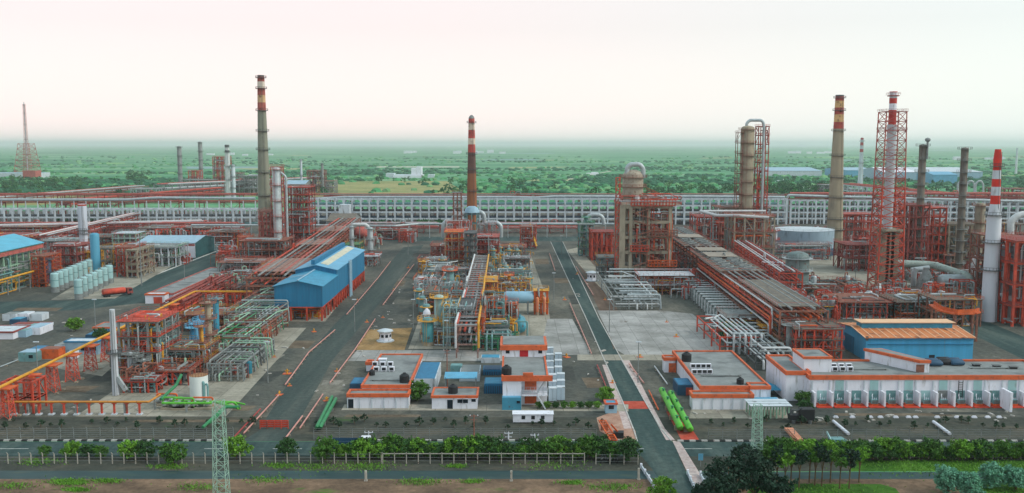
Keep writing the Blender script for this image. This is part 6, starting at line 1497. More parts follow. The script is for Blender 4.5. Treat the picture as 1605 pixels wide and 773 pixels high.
# denser red and grey process rows across the back of the left plant
for lab, u0, u1, vb, vt, dp, nl, nx, mts, pm in (
    ('red pump rows between the white flared stack and the white shed', 132, 214, 396, 372, 20, 2, 7, (DRED, DCONC, RED), (RED, GALV, PINK, GSTEEL, WPIPE)),
    ('low red pipe racks behind the white shed with the green gable', 216, 330, 372, 358, 20, 2, 9, (RED, DCONC, DRED), (RED, DRED, PINK, WPIPE, GALV)),
    ('orange and red pipe rows between the white shed and the tall grey chimney', 326, 378, 384, 364, 18, 2, 5, (ORANGE, DCONC, RED), (RED, ORANGE, GALV, PINK)),
    ('pink pump rows in front of the rusty base of the tall grey chimney', 352, 410, 446, 430, 16, 1, 6, (PINK, DCONC, PINK), (PINK, GSTEEL, RUST, GALV, DSTEEL)),
    ('red pipe rows at the far left edge behind the sky blue roof', -40, 84, 372, 356, 22, 2, 9, (RED, DCONC, DRED), (RED, DRED, PINK, GALV, WPIPE)),
    ('grey machine row along the left of the diagonal road', 226, 290, 404, 390, 8, 1, 6, (GSTEEL, DCONC, GALV), (GSTEEL, TEAL, GALV, GREEN)),
    ('red units behind the blue compressor house, left of the silver columns', 486, 545, 380, 360, 16, 2, 5, (DRED, DCONC, PINK), (PINK, RED, GALV, WPIPE)),
    ('pink pipe rows between silver columns and the central chimney', 590, 650, 376, 362, 14, 2, 5, (DRED, DCONC, PINK), (PINK, RED, GALV, WPIPE)),
    ('rusty machine row at the head of the left plant block, beside the pale bridge', 250, 336, 360, 350, 14, 1, 8, (RUST, DCONC, PINK), (PINK, RED, GALV, WPIPE)),
    ('cluttered valves and small pumps under the rusty pipe rows left of the compressor house', 388, 428, 500, 486, 14, 1, 4, (RUST, DCONC, YELL), (RUST, GSTEEL, ORANGE, TEAL)),
    ('teal and orange valve rows between beige columns and blue shelters', 270, 300, 572, 556, 8, 1, 3, (RUST, DCONC, YELL), (TEAL, ORANGE, GSTEEL, PGREEN))):
    unit(lab, u0, u1, vb, vt, dp, nl, nx, 2, mts, 44, pm, cw=.32, deck=nl > 1, r=(.15, .38))
sv3 = None
for (u0, u1, v0, v1, n) in ((90, 215, 375, 430, 26), (340, 415, 405, 470, 22), (262, 400, 480, 590, 34), (225, 330, 360, 375, 12), (-10, 70, 365, 400, 12), (480, 600, 362, 392, 14)):
    for _ in range(n):
        p = P(random.uniform(u0, u1), random.uniform(v0, v1))
        if sv3 is None:
            sv3 = thing('upright_vessel', 'small grey upright vessel with a rusty rim among the left-hand pipework', 'vessel', p, 'small upright vessels of the left-hand units')
            m = MB(); m.vessel(p.x, p.y, .8, 5, .9, 12); m.build('shell', GSTEEL, sv3, True)
            m = MB(); m.lathe(p.x, p.y, [(3.9, .95), (3.9, 1.5), (4.05, 1.5), (4.05, .95)], 12, False); m.build('gallery', RUST, sv3)
            m = MB(); m.pipe([(p.x, p.y, 4.9), (p.x, p.y, 6), (p.x-1.5, p.y, 6), (p.x-1.5, p.y, .4)], .18, 6); m.build('outlet_pipe', PGREEN, sv3, True)
            m = MB(); m.lathe(p.x, p.y, [(0, 1.0), (.8, .85)], 12); m.build('skirt', CONC, sv3)
        else: dup(sv3, p, rz=random.uniform(0, 6.28), sc=random.uniform(.6, 1.25))
# ------------------------------------------------------------ central process unit
unit('red steel structure left of the central chimney with orange upper deck', 698, 730, 420, 364, 18, 4, 3, 3, (CONC, ORANGE, RED), 34, (RED, ORANGE, RUST), cw=.5)
unit('red steel structure right of the central chimney base', 744, 781, 408, 372, 20, 3, 4, 3, (DRED, PINK, RED), 40, (PINK, RED, GALV), cw=.45)
unit('dark ladder-like frame between the two red structures in the centre', 729, 745, 424, 366, 16, 6, 2, 2, (DSTEEL, DSTEEL, GSTEEL), 14, (DSTEEL, GSTEEL), cw=.35)
unit('pink low frame beside the left red structure of the centre', 676, 702, 412, 386, 16, 2, 3, 2, (PINK, RUST, PINK), 24, (PINK, RUST, GSTEEL), cw=.4)
p = P(717, 398); zt_ = PY(802, 302, p.y).z; w_ = 12*SC(398)
tw = steel('stair_tower', 'slim rusty stair tower with square top left of the central chimney', p.x-w_/2, p.x+w_/2, p.y, p.y+6, [zt_*k/8 for k in range(1, 9)], 2, 2, (RUST, GSTEEL, RUST), cat='stair tower', cw=.4)
p = P(740, 392); zc = PY(802, 333, p.y).z
t = thing('chimney_hood', 'pale cone hood on grey columns round the foot of the central chimney', 'hood', p)
m = MB(); r = 12*SC(392); m.lathe(p.x, p.y, [(zc-1.5, r*.5), (zc, r), (zc+2.6, r*.8), (zc+3.6, r*.45)], 20); m.build('hood', PBLUE, t, True)
m = MB()
for k in range(8): a = 6.283*k/8; m.bar((p.x+r*.9*math.cos(a), p.y+r*.9*math.sin(a), 0), (p.x+r*.9*math.cos(a), p.y+r*.9*math.sin(a), zc), .6)
for z in (.4, .7): m.lathe(p.x, p.y, [(zc*z, r*.88), (zc*z+.6, r*.92)], 8, False)
m.build('column', TEAL, t)
Y = P(802, 390).y
for lab, pts in (('silver elbow duct left of the central chimney, dropping to the ground', ((716, 346), (700, 346), (695, 352), (695, 372))),
                 ('silver elbow duct right of the central chimney, dropping to the ground', ((764, 349), (779, 349), (785, 354), (785, 372))),
                 ('upper silver bent duct on the right shoulder of the central chimney', ((748, 333), (756, 333), (759, 340), (759, 350), (769, 352))),
                 ('upper silver bent duct on the left shoulder of the central chimney', ((732, 334), (724, 336), (712, 338), (709, 348)))):
    pipething('duct', lab, [V3(u, v, Y) for u, v in pts], 1.35, GALV, 'duct', 12)
m = MB(); q = V3(728, 352, Y-2); m.cyl(q.x, q.y, q.z-4, q.z+3, 2.4, 14); tag(m.build('vessel', PINK, org=Vector((q.x, q.y, q.z-4))), 'pink round drum high beside the stair tower of the central chimney', 'vessel')
# central pipe rack seen end-on
def pt3(u, v, Y): return PY(u, v, Y)
zc = 9.5; a = P(732, 511, zc); b = P(755, 402, zc)
cr = rack('pipe_rack', 'central red and white ladder-topped pipe rack running straight away from the camera', (a.x, a.y), (b.x, b.y), 6.2, [4, 7, 9.5], 22, (mat((150, 120, 112), .7, .3, .5, wear=.4), RED),
     [(0, 4, .25, .45, [GALV, TEAL, DSTEEL]), (1, 4, .25, .4, [RUST, GALV, RED])], cw=.42)
m = MB(); dd = Vector((b.x-a.x, b.y-a.y, 0)); L = dd.length; dd.normalize(); nr = Vector((-dd.y, dd.x, 0)); av = Vector((a.x, a.y, 0)); bv = Vector((b.x, b.y, 0)); U = Vector((0, 0, 1))
for k in range(30): c = av+dd*(L*k/29); m.bar(c-nr*3+U*9.9, c+nr*3+U*9.9, .32)
m.build('cross_beam', GALV, cr)
for s_, mt in ((-3.3, YELL), (3.3, WPIPE)):
    m = MB(); m.pipe([av+nr*s_+U*3, av+nr*s_+U*10.4, av+dd*(L*.45)+nr*s_+U*10.4, av+dd*(L*.47)+nr*s_+U*12, av+dd*(L*.5)+nr*s_+U*12, av+dd*(L*.52)+nr*s_+U*10.4, bv+nr*s_+U*10.4], .36, 8); m.build('pipe', mt, cr, True)
m = MB(); m.bar(av+nr*3+U*10.2, av+dd*(L*.4)+nr*3+U*10.2, .9, .5); m.build('edge_beam', RED, cr)
# vessels of the front left corner
for name, lab, u, vb, vt, d, mt, rg, rm in (
        ('vessel', 'teal vessel with yellow crown at the front left corner of the central unit', 671, 541, 497, 18, mat((84, 160, 168), .5, .2, .3, wear=.25), 1, YELL),
        ('vessel', 'pale tall vessel with yellow crown behind the teal one', 688.5, 530, 462, 15, LTEAL, 1, YELL),
        ('vessel', 'pale teal shorter vessel right of the pale tall one', 700, 540, 500, 11, LTEAL, 1, YELL),
        ('vessel', 'grey-teal column with rusty head in the middle of the central unit', 705.5, 470, 420, 13, TEAL, 1, ORANGE),
        ('vessel', 'teal upright vessel right of the central rack', 782, 512, 466, 13, mat((104, 162, 164), .5, .2, .3, wear=.25), 1, ORANGE),
        ('vessel', 'slim white column beside a yellow one right of the central rack', 792, 462, 432, 6, WPIPE, 1, YELL),
        ('vessel', 'yellow slim column right of the central rack', 798, 464, 430, 5, YELL, 1, ORANGE),
        ('vessel', 'pink capped small vessel at the left edge of the central unit', 659, 456, 438, 8, PINK, 1, WPIPE),
        ('vessel', 'yellow small tower of valves at the left edge of the central unit', 664, 436, 408, 7, YELL, 3, YELL)):
    vcol(name, lab, u, vb, vt, d, mt, rg, rm, 'vessel')
for lab, u, v, vt, mt in (('white dome cap on a pink vessel at the left edge', 659, 456, 434, WHITE), ('white dome-topped low tank above the teal corner vessel', 668, 520, 486, WHITE)):
    p = P(u, v); z = PY(802, vt, p.y).z; r = 5.5*SC(v); m = MB(); m.lathe(p.x, p.y+3, [(0, r*.8), (z*.7, r*.8), (z*.72, r*1.1), (z*.86, r), (z, r*.3)], 18); tag(m.build('dome_tank', mt, smooth=True, org=p), lab, 'dome tank')
# pale blue lying drum with supports
b0 = P(802, 492); zz = PY(802, 466, b0.y).z; r = 9.5*SC(492); x0, x1 = P(789, 492).x, P(838, 492).x
dt = drumthing('drum', 'large pale blue lying drum on the right flank of the central unit', (x0, b0.y), (x1, b0.y), r, zz, mat((142, 184, 206), .45, .12, .2, wear=.15, wearrgb=(120, 150, 164)), GSTEEL)
unit('yellow topped orange column frame at the end of the large pale blue drum', 838, 858, 493, 456, 5, 2, 2, 1, (ORANGE, YELL, YELL), 10, (YELL, ORANGE, RED), cw=.6)
for i, u in enumerate((842, 853)):
    vcol('vessel', ('left', 'right')[i]+' orange upright pipe drum below the yellow platform', u, 494, 466, 5, mat((214, 140, 100), .6, .2, .4), 0, RED, 'vessel')
b0 = P(815, 527); drumthing('drum', 'teal lying drum seen end-on behind the control building', (b0.x, b0.y), (b0.x, b0.y+12), 10*SC(527), 10*SC(527)+.8, mat((70, 150, 170), .5, .18, .3, wear=.2), CONC)
unit('orange and brown valve stack between teal vessel and pale blue drum', 792, 810, 520, 478, 6, 4, 2, 1, (ORANGE, RUST, ORANGE), 16, (ORANGE, RUST, GSTEEL), cw=.35)
unit('yellow framed platform behind the control building, left of the teal drum end', 790, 808, 530, 508, 5, 2, 2, 1, (YELL, ORANGE, YELL), 8, (YELL, ORANGE), cw=.35)
unit('orange steel portal right of the central rack', 748, 757, 545, 497, 26, 4, 1, 4, (ORANGE, RUST, ORANGE), 8, (ORANGE, RED), cw=.55)
unit('orange tall frame with yellow top deck right of the central rack', 752, 778, 480, 442, 16, 3, 3, 2, (RUST, YELL, ORANGE), 30, (RUST, DRED, ORANGE, GSTEEL), cw=.4)
unit('dark cluttered frame under the right side of the central rack', 750, 796, 540, 512, 24, 2, 5, 3, (TEAL, DSTEEL, GREEN), 60, (DSTEEL, TEAL, GSTEEL, GREEN, RUST), cw=.3)
unit('dark cluttered frame under the left side of the central rack', 704, 740, 542, 486, 22, 4, 4, 3, (GALV, DSTEEL, GALV), 50, (DSTEEL, TEAL, GSTEEL, LTEAL, DRED), cw=.28, gap=.4)
unit('yellow piped frame around the corner vessels of the central unit', 662, 714, 541, 524, 10, 1, 6, 2, (YELL, RUST, YELL), 40, (YELL, RUST, LTEAL, GSTEEL), cw=.3)
unit('mid grey frame with pale pipes left of the central rack', 668, 738, 492, 462, 20, 2, 6, 3, (RUST, DCONC, RUST), 60, (LTEAL, GSTEEL, ORANGE, GALV, RUST), cw=.3, gap=.5)
unit('pale railing frame across the middle of the central unit, left part', 684, 742, 456, 424, 12, 2, 5, 2, (GALV, DSTEEL, WPIPE), 44, (GSTEEL, GALV, TEAL, RUST), cw=.32)
unit('pale pipe frame right of the middle of the central rack', 762, 832, 450, 428, 16, 1, 6, 3, (TEAL, DSTEEL, GALV), 50, (GSTEEL, GALV, DSTEEL, GREEN), cw=.3, deck=False)
unit('pink braced pipe frame at the right rear of the central unit', 790, 830, 426, 406, 14, 1, 4, 2, (RUST, GSTEEL, PINK), 36, (GSTEEL, GALV, PINK, WPIPE), cw=.32)
unit('grey pump rows right behind the red structure of the centre', 782, 824, 402, 388, 18, 1, 5, 3, (GSTEEL, RUST, PINK), 40, (GSTEEL, GALV, PINK, RUST), cw=.3)
unit('red conveyor-like frame with a yellow stair right of the central unit', 816, 840, 390, 356, 16, 3, 3, 2, (RED, RUST, RED), 24, (RED, PINK, DRED), cw=.4)
a, b = P(833, 352+20), P(840, 394)
m = MB(); q0, q1 = V3(831, 352, P(802, 386).y), V3(841, 386, P(802, 392).y); m.bar(q0, q1, 1.0, .3); m.bar(q0+Vector((0, 0, 1.2)), q1+Vector((0, 0, 1.2)), .15)
tag(m.build('stair', YELL, org=Vector((q1.x, q1.y, 0))), 'yellow sloping stair on the red conveyor-like frame', 'stair')
pipebank('white pipe bank across the central unit behind the slim white column', 664, 700, 428, 446, 2, 5, (WPIPE, GALV, YELL), GSTEEL, 6)
pipebank('green-grey pipes on the ground just behind the control building', 742, 800, 536, 550, 1, 7, (GREEN, TEAL, GSTEEL), GREEN, 4)
sv2 = None
for (u0, u1, v0, v1, n) in ((656, 700, 420, 520, 20), (760, 830, 400, 470, 22), (700, 760, 430, 540, 20)):
    for _ in range(n):
        p = P(random.uniform(u0, u1), random.uniform(v0, v1))
        if sv2 is None:
            sv2 = thing('upright_vessel', 'small grey-teal upright vessel with yellow head among the central pipework', 'vessel', p, 'small upright vessels of the central unit')
            m = MB(); m.vessel(p.x, p.y, .8, 5.5, .95, 14); m.build('shell', TEAL, sv2, True)
            m = MB(); m.lathe(p.x, p.y, [(4.6, 1), (4.6, 1.7), (4.75, 1.7), (4.75, 1)], 12, False); m.build('gallery', YELL, sv2)
            m = MB(); m.lathe(p.x, p.y, [(0, 1.05), (.8, .9)], 12); m.build('skirt', RUST, sv2)
            m = MB(); m.pipe([(p.x, p.y, 5.4), (p.x, p.y, 6.6), (p.x-1.6, p.y, 6.6), (p.x-1.6, p.y, .4)], .2, 6); m.build('outlet_pipe', GALV, sv2, True)
        else: dup(sv2, p, rz=random.uniform(0, 6.28), sc=random.uniform(.7, 1.35))
for lab, u0, u1, vb, vt, dp, nl, nx, mts, pm in (
    ('pale green open pipe gantry over the front left vessels of the central unit', 695, 716, 543, 482, 14, 4, 2, (LTEAL, RUST, YELL), (LTEAL, GALV, YELL, GSTEEL, RUST)),
    ('tall grey pipe gantry behind the pale tall vessel of the centre', 690, 730, 500, 448, 12, 4, 3, (GSTEEL, RUST, GALV), (GALV, RUST, ORANGE, TEAL, GSTEEL)),
    ('teal and orange open gantry between central rack and pale blue drum', 756, 790, 530, 470, 16, 4, 2, (TEAL, RUST, ORANGE), (TEAL, ORANGE, GSTEEL, GALV, DRED)),
    ('green low gantry at the front of the central unit, behind the control building', 752, 812, 546, 528, 8, 2, 4, (GREEN, DCONC, TEAL), (GREEN, TEAL, DSTEEL, GSTEEL)),
    ('rusty gantry between pale blue drum and the pink braced frame', 768, 830, 470, 446, 14, 2, 4, (RUST, DCONC, YELL), (GSTEEL, RUST, YELL, GALV, TEAL)),
    ('white pipe gantry at the left edge of the central unit', 650, 690, 470, 440, 14, 2, 3, (GALV, RUST, ORANGE), (WPIPE, GSTEEL, ORANGE, TEAL)),
    ('rusty low pump rows at the left rear of the central unit', 656, 700, 426, 408, 14, 1, 4, (RUST, DCONC, PINK), (GSTEEL, RUST, PINK, GALV)),
    ('orange and pink gantry around the slim stair tower', 700, 738, 402, 350, 12, 4, 2, (PINK, RUST, RED), (PINK, RED, GALV, RUST)),
    ('grey gantry right of the central chimney hood', 750, 776, 398, 352, 12, 4, 2, (GSTEEL, RUST, PINK), (GALV, PINK, RUST, GSTEEL))):
    unit(lab, u0, u1, vb, vt, dp, nl, nx, 2, mts, 40, pm, cw=.28, deck=False, r=(.14, .34))
# kiosks
def kiosk(lab, u, v, r, h):
    p = P(u, v); t = thing('kiosk', lab, 'kiosk', p)
    m = MB(); m.lathe(p.x, p.y, [(0, r*1.5), (.35, r*1.5)], 8); m.build('plinth', PGREY, t)
    m = MB(); m.lathe(p.x, p.y, [(.35, r), (h, r)], 8); wl = m.build('wall', WHITE, t)
    m = MB(); m.lathe(p.x, p.y, [(h, r*1.35), (h+.3, r*1.35), (h+.8, r*.5), (h+1, .1)], 8); m.build('roof', PGREY, t)
    for k in range(8):
        a = 6.283*(k+.5)/8; c = Vector((p.x+r*.93*math.cos(a), p.y+r*.93*math.sin(a), h*.6)); tn = Vector((-math.sin(a), math.cos(a), 0)); m = MB(); m.bar(c-tn*.45, c+tn*.45, .12, h*.28); m.build('window', GLASS, t)
    return t
kiosk('white eight-sided kiosk on the sandy patch', 604, 535, 1.9, 3.2)
kiosk('white eight-sided kiosk on bare soil left of the silver pipe bank', 928, 440, 2.2, 3.6)
# ------------------------------------------------------------ front row of buildings
def row_of(y): # photo row of ground depth y
    lo, hi = 240.0, 900.0
    for _ in range(40):
        mid = (lo+hi)/2
        if P(802, mid).y > y: lo = mid
        else: hi = mid
    return lo
def ac_units(u0, u1, v0, v1, nx, ny, z, lab, group):
    first = None
    for j in range(ny):
        for i in range(nx):
            p = P(u0+(u1-u0)*(i/(max(nx-1, 1)))+j*2, v0+(v1-v0)*(j/max(ny-1, 1)), z)
            if first is None:
                first = thing('air_conditioner', lab, 'air conditioner', p, group)
                m = MB(); m.box(p.x-.7, p.y-.4, z+.15, p.x+.7, p.y+.4, z+1.2); m.box(p.x-.6, p.y-.3, z, p.x-.4, p.y+.3, z+.15); m.box(p.x+.4, p.y-.3, z, p.x+.6, p.y+.3, z+.15); m.build('casing', WHITE, first)
                m = MB(); m.box(p.x-.5, p.y-.43, z+.3, p.x+.5, p.y-.405, z+1.05); m.build('fan_grille', BLACK, first)
            else: dup(first, p)
def water_tank(lab, u, v, z, s=1.0):
    p = P(u, v, z); t = thing('water_tank', lab, 'water tank', p)
    m = MB(); m.lathe(p.x, p.y, [(z, 1.1*s), (z+1.5*s, 1.1*s), (z+1.9*s, .6*s), (z+2*s, .3*s)], 16); m.build('shell', BLACK, t, True)
    m = MB(); m.cyl(p.x, p.y, z+2*s, z+2.15*s, .35*s, 10); m.build('lid', BLACK, t)
    return t
# left flat building
fb = build_px(flat, 'workshop', 'low white front block with orange parapet, left of the blue-roofed store', 545, 640, 640, 620, 613, WHITE, ROOFG, TERRA, .9, ribs=5, doors=((.04, 1.6, 2.2, GLASS),))
y0 = P(802, 613, PY(802, 620, P(802, 640).y).z).y+.4; hm_ = PY(802, 606, y0).z
x0, x1 = PY(567, 606, y0).x, PY(641, 606, y0).x
flat('workshop', 'grey-roofed main block with orange parapet behind the low white front block', x0, x1, y0, P(802, 557, hm_).y, hm_, WHITE, ROOFG, TERRA, .8)
ac_units(588, 612, 574, 582, 3, 2, hm_+.13, 'white air conditioner box on the grey roof of the main block left of centre', 'air conditioners on the left grey roof')
water_tank('black water tank on the front corner of the left grey roof', 634, 599, hm_+.12, 1.1); water_tank('small black water tank at the left side of the left grey roof', 583, 588, hm_+.12, .7)
p = P(600, 568, hm_); t = thing('roof_hatch', 'white sloped hatch on the left grey roof', 'roof hatch', (p.x, p.y, hm_+.12)); m = MB(); m.prism([(p.x-1, p.y-.8), (p.x+1, p.y-.8), (p.x+1, p.y+.8), (p.x-1, p.y+.8)], hm_+.12, hm_+.9); m.build('curb', PGREY, t); m = MB(); m.box(p.x-1.1, p.y-.9, hm_+.9, p.x+1.1, p.y+.9, hm_+1.05); m.build('lid', WHITE, t)
build_px(flat, 'porch', 'orange porch at the rear left corner of the left grey roof', 574, 583, 582, 570, 566, WHITE, TERRA, TERRA, .8, cat='porch')
build_px(flat, 'shelter', 'blue shelter on the left side of the main block', 548, 570, 614, 602, 592, DBLUE, BLUE, None, cat='shelter')
build_px(flat, 'store', 'blue-roofed store with pale walls between main block and guard office', 649, 683, 616, 594, 568, PGREY, BLUE, None, cat='store')
# guard office
build_px(flat, 'guard_office', 'small white guard office with dark door and twin windows', 677, 748, 641, 622, 609, WHITE, ROOFG, TERRA, .6, wins=((.62, 1.4, 1.2, 1), (.74, 1.4, 1.2, 1), (.92, 1.7, 1, .8)), doors=((.4, 1.3, 2.2, GLASS),), cat='office')
g0 = P(802, 641); hg = PY(802, 622, g0.y).z
water_tank('black water tank on the roof of the small white guard office', 710, 616, hg+.12, 1.05)
p0, p1 = P(697, 612), P(748, 612); t = thing('awning', 'pale blue awning behind the small white guard office', 'awning', ((p0.x+p1.x)/2, p0.y, 0))
m = MB(); z = 4; m.face([(p0.x, p0.y-1.5, z-.5), (p1.x, p0.y-1.5, z-.5), (p1.x, p0.y+2, z+.3), (p0.x, p0.y+2, z+.3)]); m.face([(p0.x, p0.y-1.5, z-.6), (p0.x, p0.y+2, z+.2), (p1.x, p0.y+2, z+.2), (p1.x, p0.y-1.5, z-.6)]); m.build('canopy', CYAN, t)
m = MB()
for x in (p0.x+.3, p1.x-.3):
    for dy in (-1.2, 1.7): m.box(x-.12, p0.y+dy-.12, 0, x+.12, p0.y+dy+.12, z-.3)
m.build('post', GSTEEL, t)
build_px(flat, 'store', 'pale grey slab store behind the awning', 720, 752, 598, 586, 572, PGREY, ROOFG, None, cat='store')
build_px(flat, 'container', 'teal site container behind the guard office', 706, 724, 588, 574, 570, TEAL, TEAL, None, cat='container')
for i, (u0, u1, vb, vt, vk) in enumerate(((754, 784, 569, 561, 556), (757, 786, 588, 580, 573), (759, 787, 617, 602, 592))):
    build_px(flat, 'container', ('rear blue container left of the control building', 'middle blue container left of the control building', 'largest blue container left of the control building')[i], u0, u1, vb, vt, vk, PGREY if i == 0 else BLUE, (BLUER, DBLUE, BLUER)[i], None, cat='container', ribs=8 if i else 0, ribm=DBLUE)
# control building
p0, p1 = P(788, 640), P(858, 640); h = PY(802, 594, p0.y).z; y1 = P(802, 560, h).y
ct = thing('control_building', 'two-storey control building with orange parapets, red door and front balcony', 'building', ((p0.x+p1.x)/2, p0.y, 0))
xa = p0.x+(p1.x-p0.x)*.42
m = MB(); m.box(p0.x, p0.y, 0, xa, y1, h); m.box(xa+.002, p0.y+3, 0, p1.x, y1-.002, h-.002); m.build('wall', WHITE, ct)
m = MB(); m.box(p0.x+.2, p0.y+.2, h+.003, p1.x-.2, y1-.2, h+.12); m.build('roof', ROOFG, ct)
m = MB(); e = .3; m.box(p0.x-e, p0.y-e, h-.5, p1.x+1.2, p0.y+.2, h+.8); m.box(p0.x-e, p0.y+.2, h-.3, p0.x+.15, y1, h+.35); m.box(p1.x-.15, p0.y+.2, h-.3, p1.x+e, y1, h+.35); m.box(p0.x+(p1.x-p0.x)*.45, p0.y-e-.1, h+.8, p0.x+(p1.x-p0.x)*.68, p0.y+.2, h+1.5); m.build('parapet', TERRA, ct)
h2 = PY(802, 547, y1).z
m = MB(); m.box(p0.x-.4, y1+.01, 0, p1.x+.3, y1+11, h2); m.build('rear_wall', WHITE, ct)
m = MB(); m.box(p0.x-.9, y1-.4, h2-.3, p1.x+.8, y1+11.4, h2+1); m.build('rear_parapet', TERRA, ct)
m = MB(); m.box(p0.x-.2, y1+.4, h2+1.003, p1.x+.1, y1+11, h2+1.15); m.build('rear_roof', ROOFG, ct)
xd = p0.x+(p1.x-p0.x)*.5; m = MB(); m.box(xd-1.1, y1-.1, h+.15, xd+1.1, y1, h+2.9); m.build('door', mat((190, 36, 44), .5, .1), ct)
for f in (.1, .9): m = MB(); xx = p0.x+(p1.x-p0.x)*f; m.box(xx-.5, y1-.06, h+1, xx+.5, y1, h+1.9); m.build('window', GLASS, ct)
zb = h*.42
m = MB(); m.box(xa+.1, p0.y-.2, zb, p1.x, p0.y+3, zb+.25); bal = m.build('balcony', WHITE, ct)
m = MB(); rails(m, xa+.2, p1.x, p0.y-.1, p0.y+2.9, zb+.25, 1.1, .9, .09); m.build('railing', PGREY, bal)
xs = xa+(p1.x-xa)*.36
for z0_, z1_ in ((zb+.5, h-1), (.3, zb-.6)):
    m = MB(); m.box(xs-1.4, p0.y+2.9, z0_, xs+1.4, p0.y+2.99, z1_); m.build('shutter', TERRA, ct)
m = MB(); m.bar((p1.x-.5, p0.y+1.3, h-.6), (xs+1.6, p0.y+1.3, zb+.3), .9, .25); m.bar((p1.x-.5, p0.y-.9, .1), (xs+1.6, p0.y-.9, zb+.2), .9, .25); m.build('stair', PGREY, ct)
build_px(flat, 'container', 'blue container standing against the front left of the control building', 787, 817, 643, 624, 620, mat((72, 150, 178), .5, .15, .3, wear=.2), CYAN, None, cat='container', wins=((.85, 1.6, .8, .7),))
water_tank('black water tank on the left front corner of the control building roof', 794, 587, h+.12, 1.1)
# pale filter bins
fbn = None
for k in range(13):
    i, j = k % 2, k//2
    p = P(862+i*13+(4 if j < 3 else 0), 628-j*11-(i*1.5)); hh = (3.2, 2.9, 2.6, 3.4, 3.0, 3.1, 2.8)[j]
    if fbn is None:
        fbn = thing('cabinet', 'tall pale blue-grey cabinet in the double row right of the control building', 'cabinet', p, 'pale cabinets right of the control building')
        m = MB(); m.box(p.x-.95, p.y-.9, .15, p.x+.95, p.y+.9, hh); m.build('casing', mat((186, 206, 220), .5, .08, .4, wear=.15, wearrgb=(140, 156, 168)), fbn)
        m = MB(); m.box(p.x-1, p.y-.95, hh, p.x+1, p.y+.95, hh+.12); m.build('lid', PGREY, fbn)
        m = MB(); m.box(p.x-.9, p.y-.85, 0, p.x+.9, p.y+.85, .15); m.box(p.x-.02, p.y-.93, .3, p.x+.02, p.y-.9, hh-.2); m.build('base', DSTEEL, fbn)
    else: dup(fbn, p)
# portable cabin, booth
p0, p1 = P(804, 664), P(867, 664); hh = PY(802, 650, p0.y).z
t = thing('portable_cabin', 'long white portable cabin with three black windows on the front verge', 'cabin', ((p0.x+p1.x)/2, p0.y, 0))
m = MB(); m.box(p0.x, p0.y, .3, p1.x, p0.y+2.6, hh); m.build('wall', WHITE, t); m = MB(); m.box(p0.x-.15, p0.y-.15, hh+.003, p1.x+.15, p0.y+2.75, hh+.16); m.build('roof', WHITE, t)
for f in (.26, .5, .74): m = MB(); xx = p0.x+(p1.x-p0.x)*f; m.box(xx-.4, p0.y-.05, 1.0, xx+.4, p0.y+.05, 1.8); m.build('window', BLACK, t)
m = MB(); 
for f in (.1, .5, .9): xx = p0.x+(p1.x-p0.x)*f; m.box(xx-.3, p0.y+.2, 0, xx+.3, p0.y+2.4, .3)
m.build('skid', DSTEEL, t)
build_px(flat, 'gate_booth', 'small gate booth with blue roof at the left kerb of the right road', 949, 967, 648, 633, 628, PBLUE, BLUER, mat((206, 92, 60), .6), .35, cat='booth', wins=((.5, 1, 1.2, 1),))
# right flat building
fb = build_px(flat, 'workshop', 'long low white front block with orange parapet, right of the right road', 1085, 1180, 642, 621, 615, WHITE, ROOFG, TERRA, .9, ribs=6)
y0 = P(802, 615, PY(802, 621, P(802, 642).y).z).y+.4; hm2 = PY(802, 608, y0).z
x0, x1 = PY(1098, 608, y0).x, PY(1206, 608, y0).x
flat('workshop', 'grey-roofed main block with long orange side parapet right of the right road', x0, x1, y0, P(802, 552, hm2).y, hm2, WHITE, ROOFG, TERRA, .9)
ac_units(1086, 1110, 577, 586, 4, 2, hm2+.13, 'white air conditioner box on the grey roof right of the right road', 'air conditioners on the right grey roof')
water_tank('black water tank at the back of the grey roof right of the right road', 1076, 566, hm2+.12, 1.2); water_tank('low black water tank at the front of the grey roof right of the road', 1160, 602, hm2+.12, .8)
build_px(flat, 'entrance_block', 'white stair block with orange door, at the back left of the right grey roof', 1041, 1058, 584, 563, 559, WHITE, ROOFG, TERRA, .9, cat='entrance', doors=((.75, 2, 2.6, TERRA),))
build_px(flat, 'shelter', 'dark blue shelter on the left side of the right grey-roofed block', 1062, 1086, 620, 604, 593, DBLUE, BLUE, None, cat='shelter', doors=((.75, 1.6, 2, RED),))
build_px(flat, 'lean_to', 'pale lean-to with cyan roof right of the long white front block', 1178, 1224, 642, 629, 623, WHITE, CYAN, None, cat='lean-to')
build_px(flat, 'annex', 'white annex block behind the pale lean-to', 1176, 1206, 636, 608, 602, WHITE, ROOFG, TERRA, .8, cat='annex', ribs=2)
q = [P(u, v, 2.6) for u, v in ((1151, 575), (1170, 575), (1199, 600), (1168, 602))]
t = thing('tarpaulin', 'bright blue tarpaulin roof behind the right grey-roofed block', 'tarpaulin', (q[0].x, q[0].y, 0)); m = MB(); m.prism([(v.x, v.y) for v in q[::-1]], 2.5, 2.62); m.build('sheet', BLUE, t)
m = MB(); [m.box(v.x-.1, v.y-.1, 0, v.x+.1, v.y+.1, 2.5) for v in q]; m.build('post', GSTEEL, t)
p0 = P(1206, 622); t = thing('tent', 'blue pitched tent beside the white annex block', 'tent', p0); m = MB(); a_ = 2.2; z = 3.2
m.face([(p0.x-a_, p0.y, 1.6), (p0.x+a_*1.4, p0.y, 1.6), (p0.x, p0.y+2.5, z)]); m.face([(p0.x+a_*1.4, p0.y, 1.6), (p0.x+a_*1.4, p0.y+5, 1.6), (p0.x, p0.y+2.5, z)]); m.face([(p0.x-a_, p0.y+5, 1.6), (p0.x-a_, p0.y, 1.6), (p0.x, p0.y+2.5, z)]); m.build('canopy', BLUER, t)
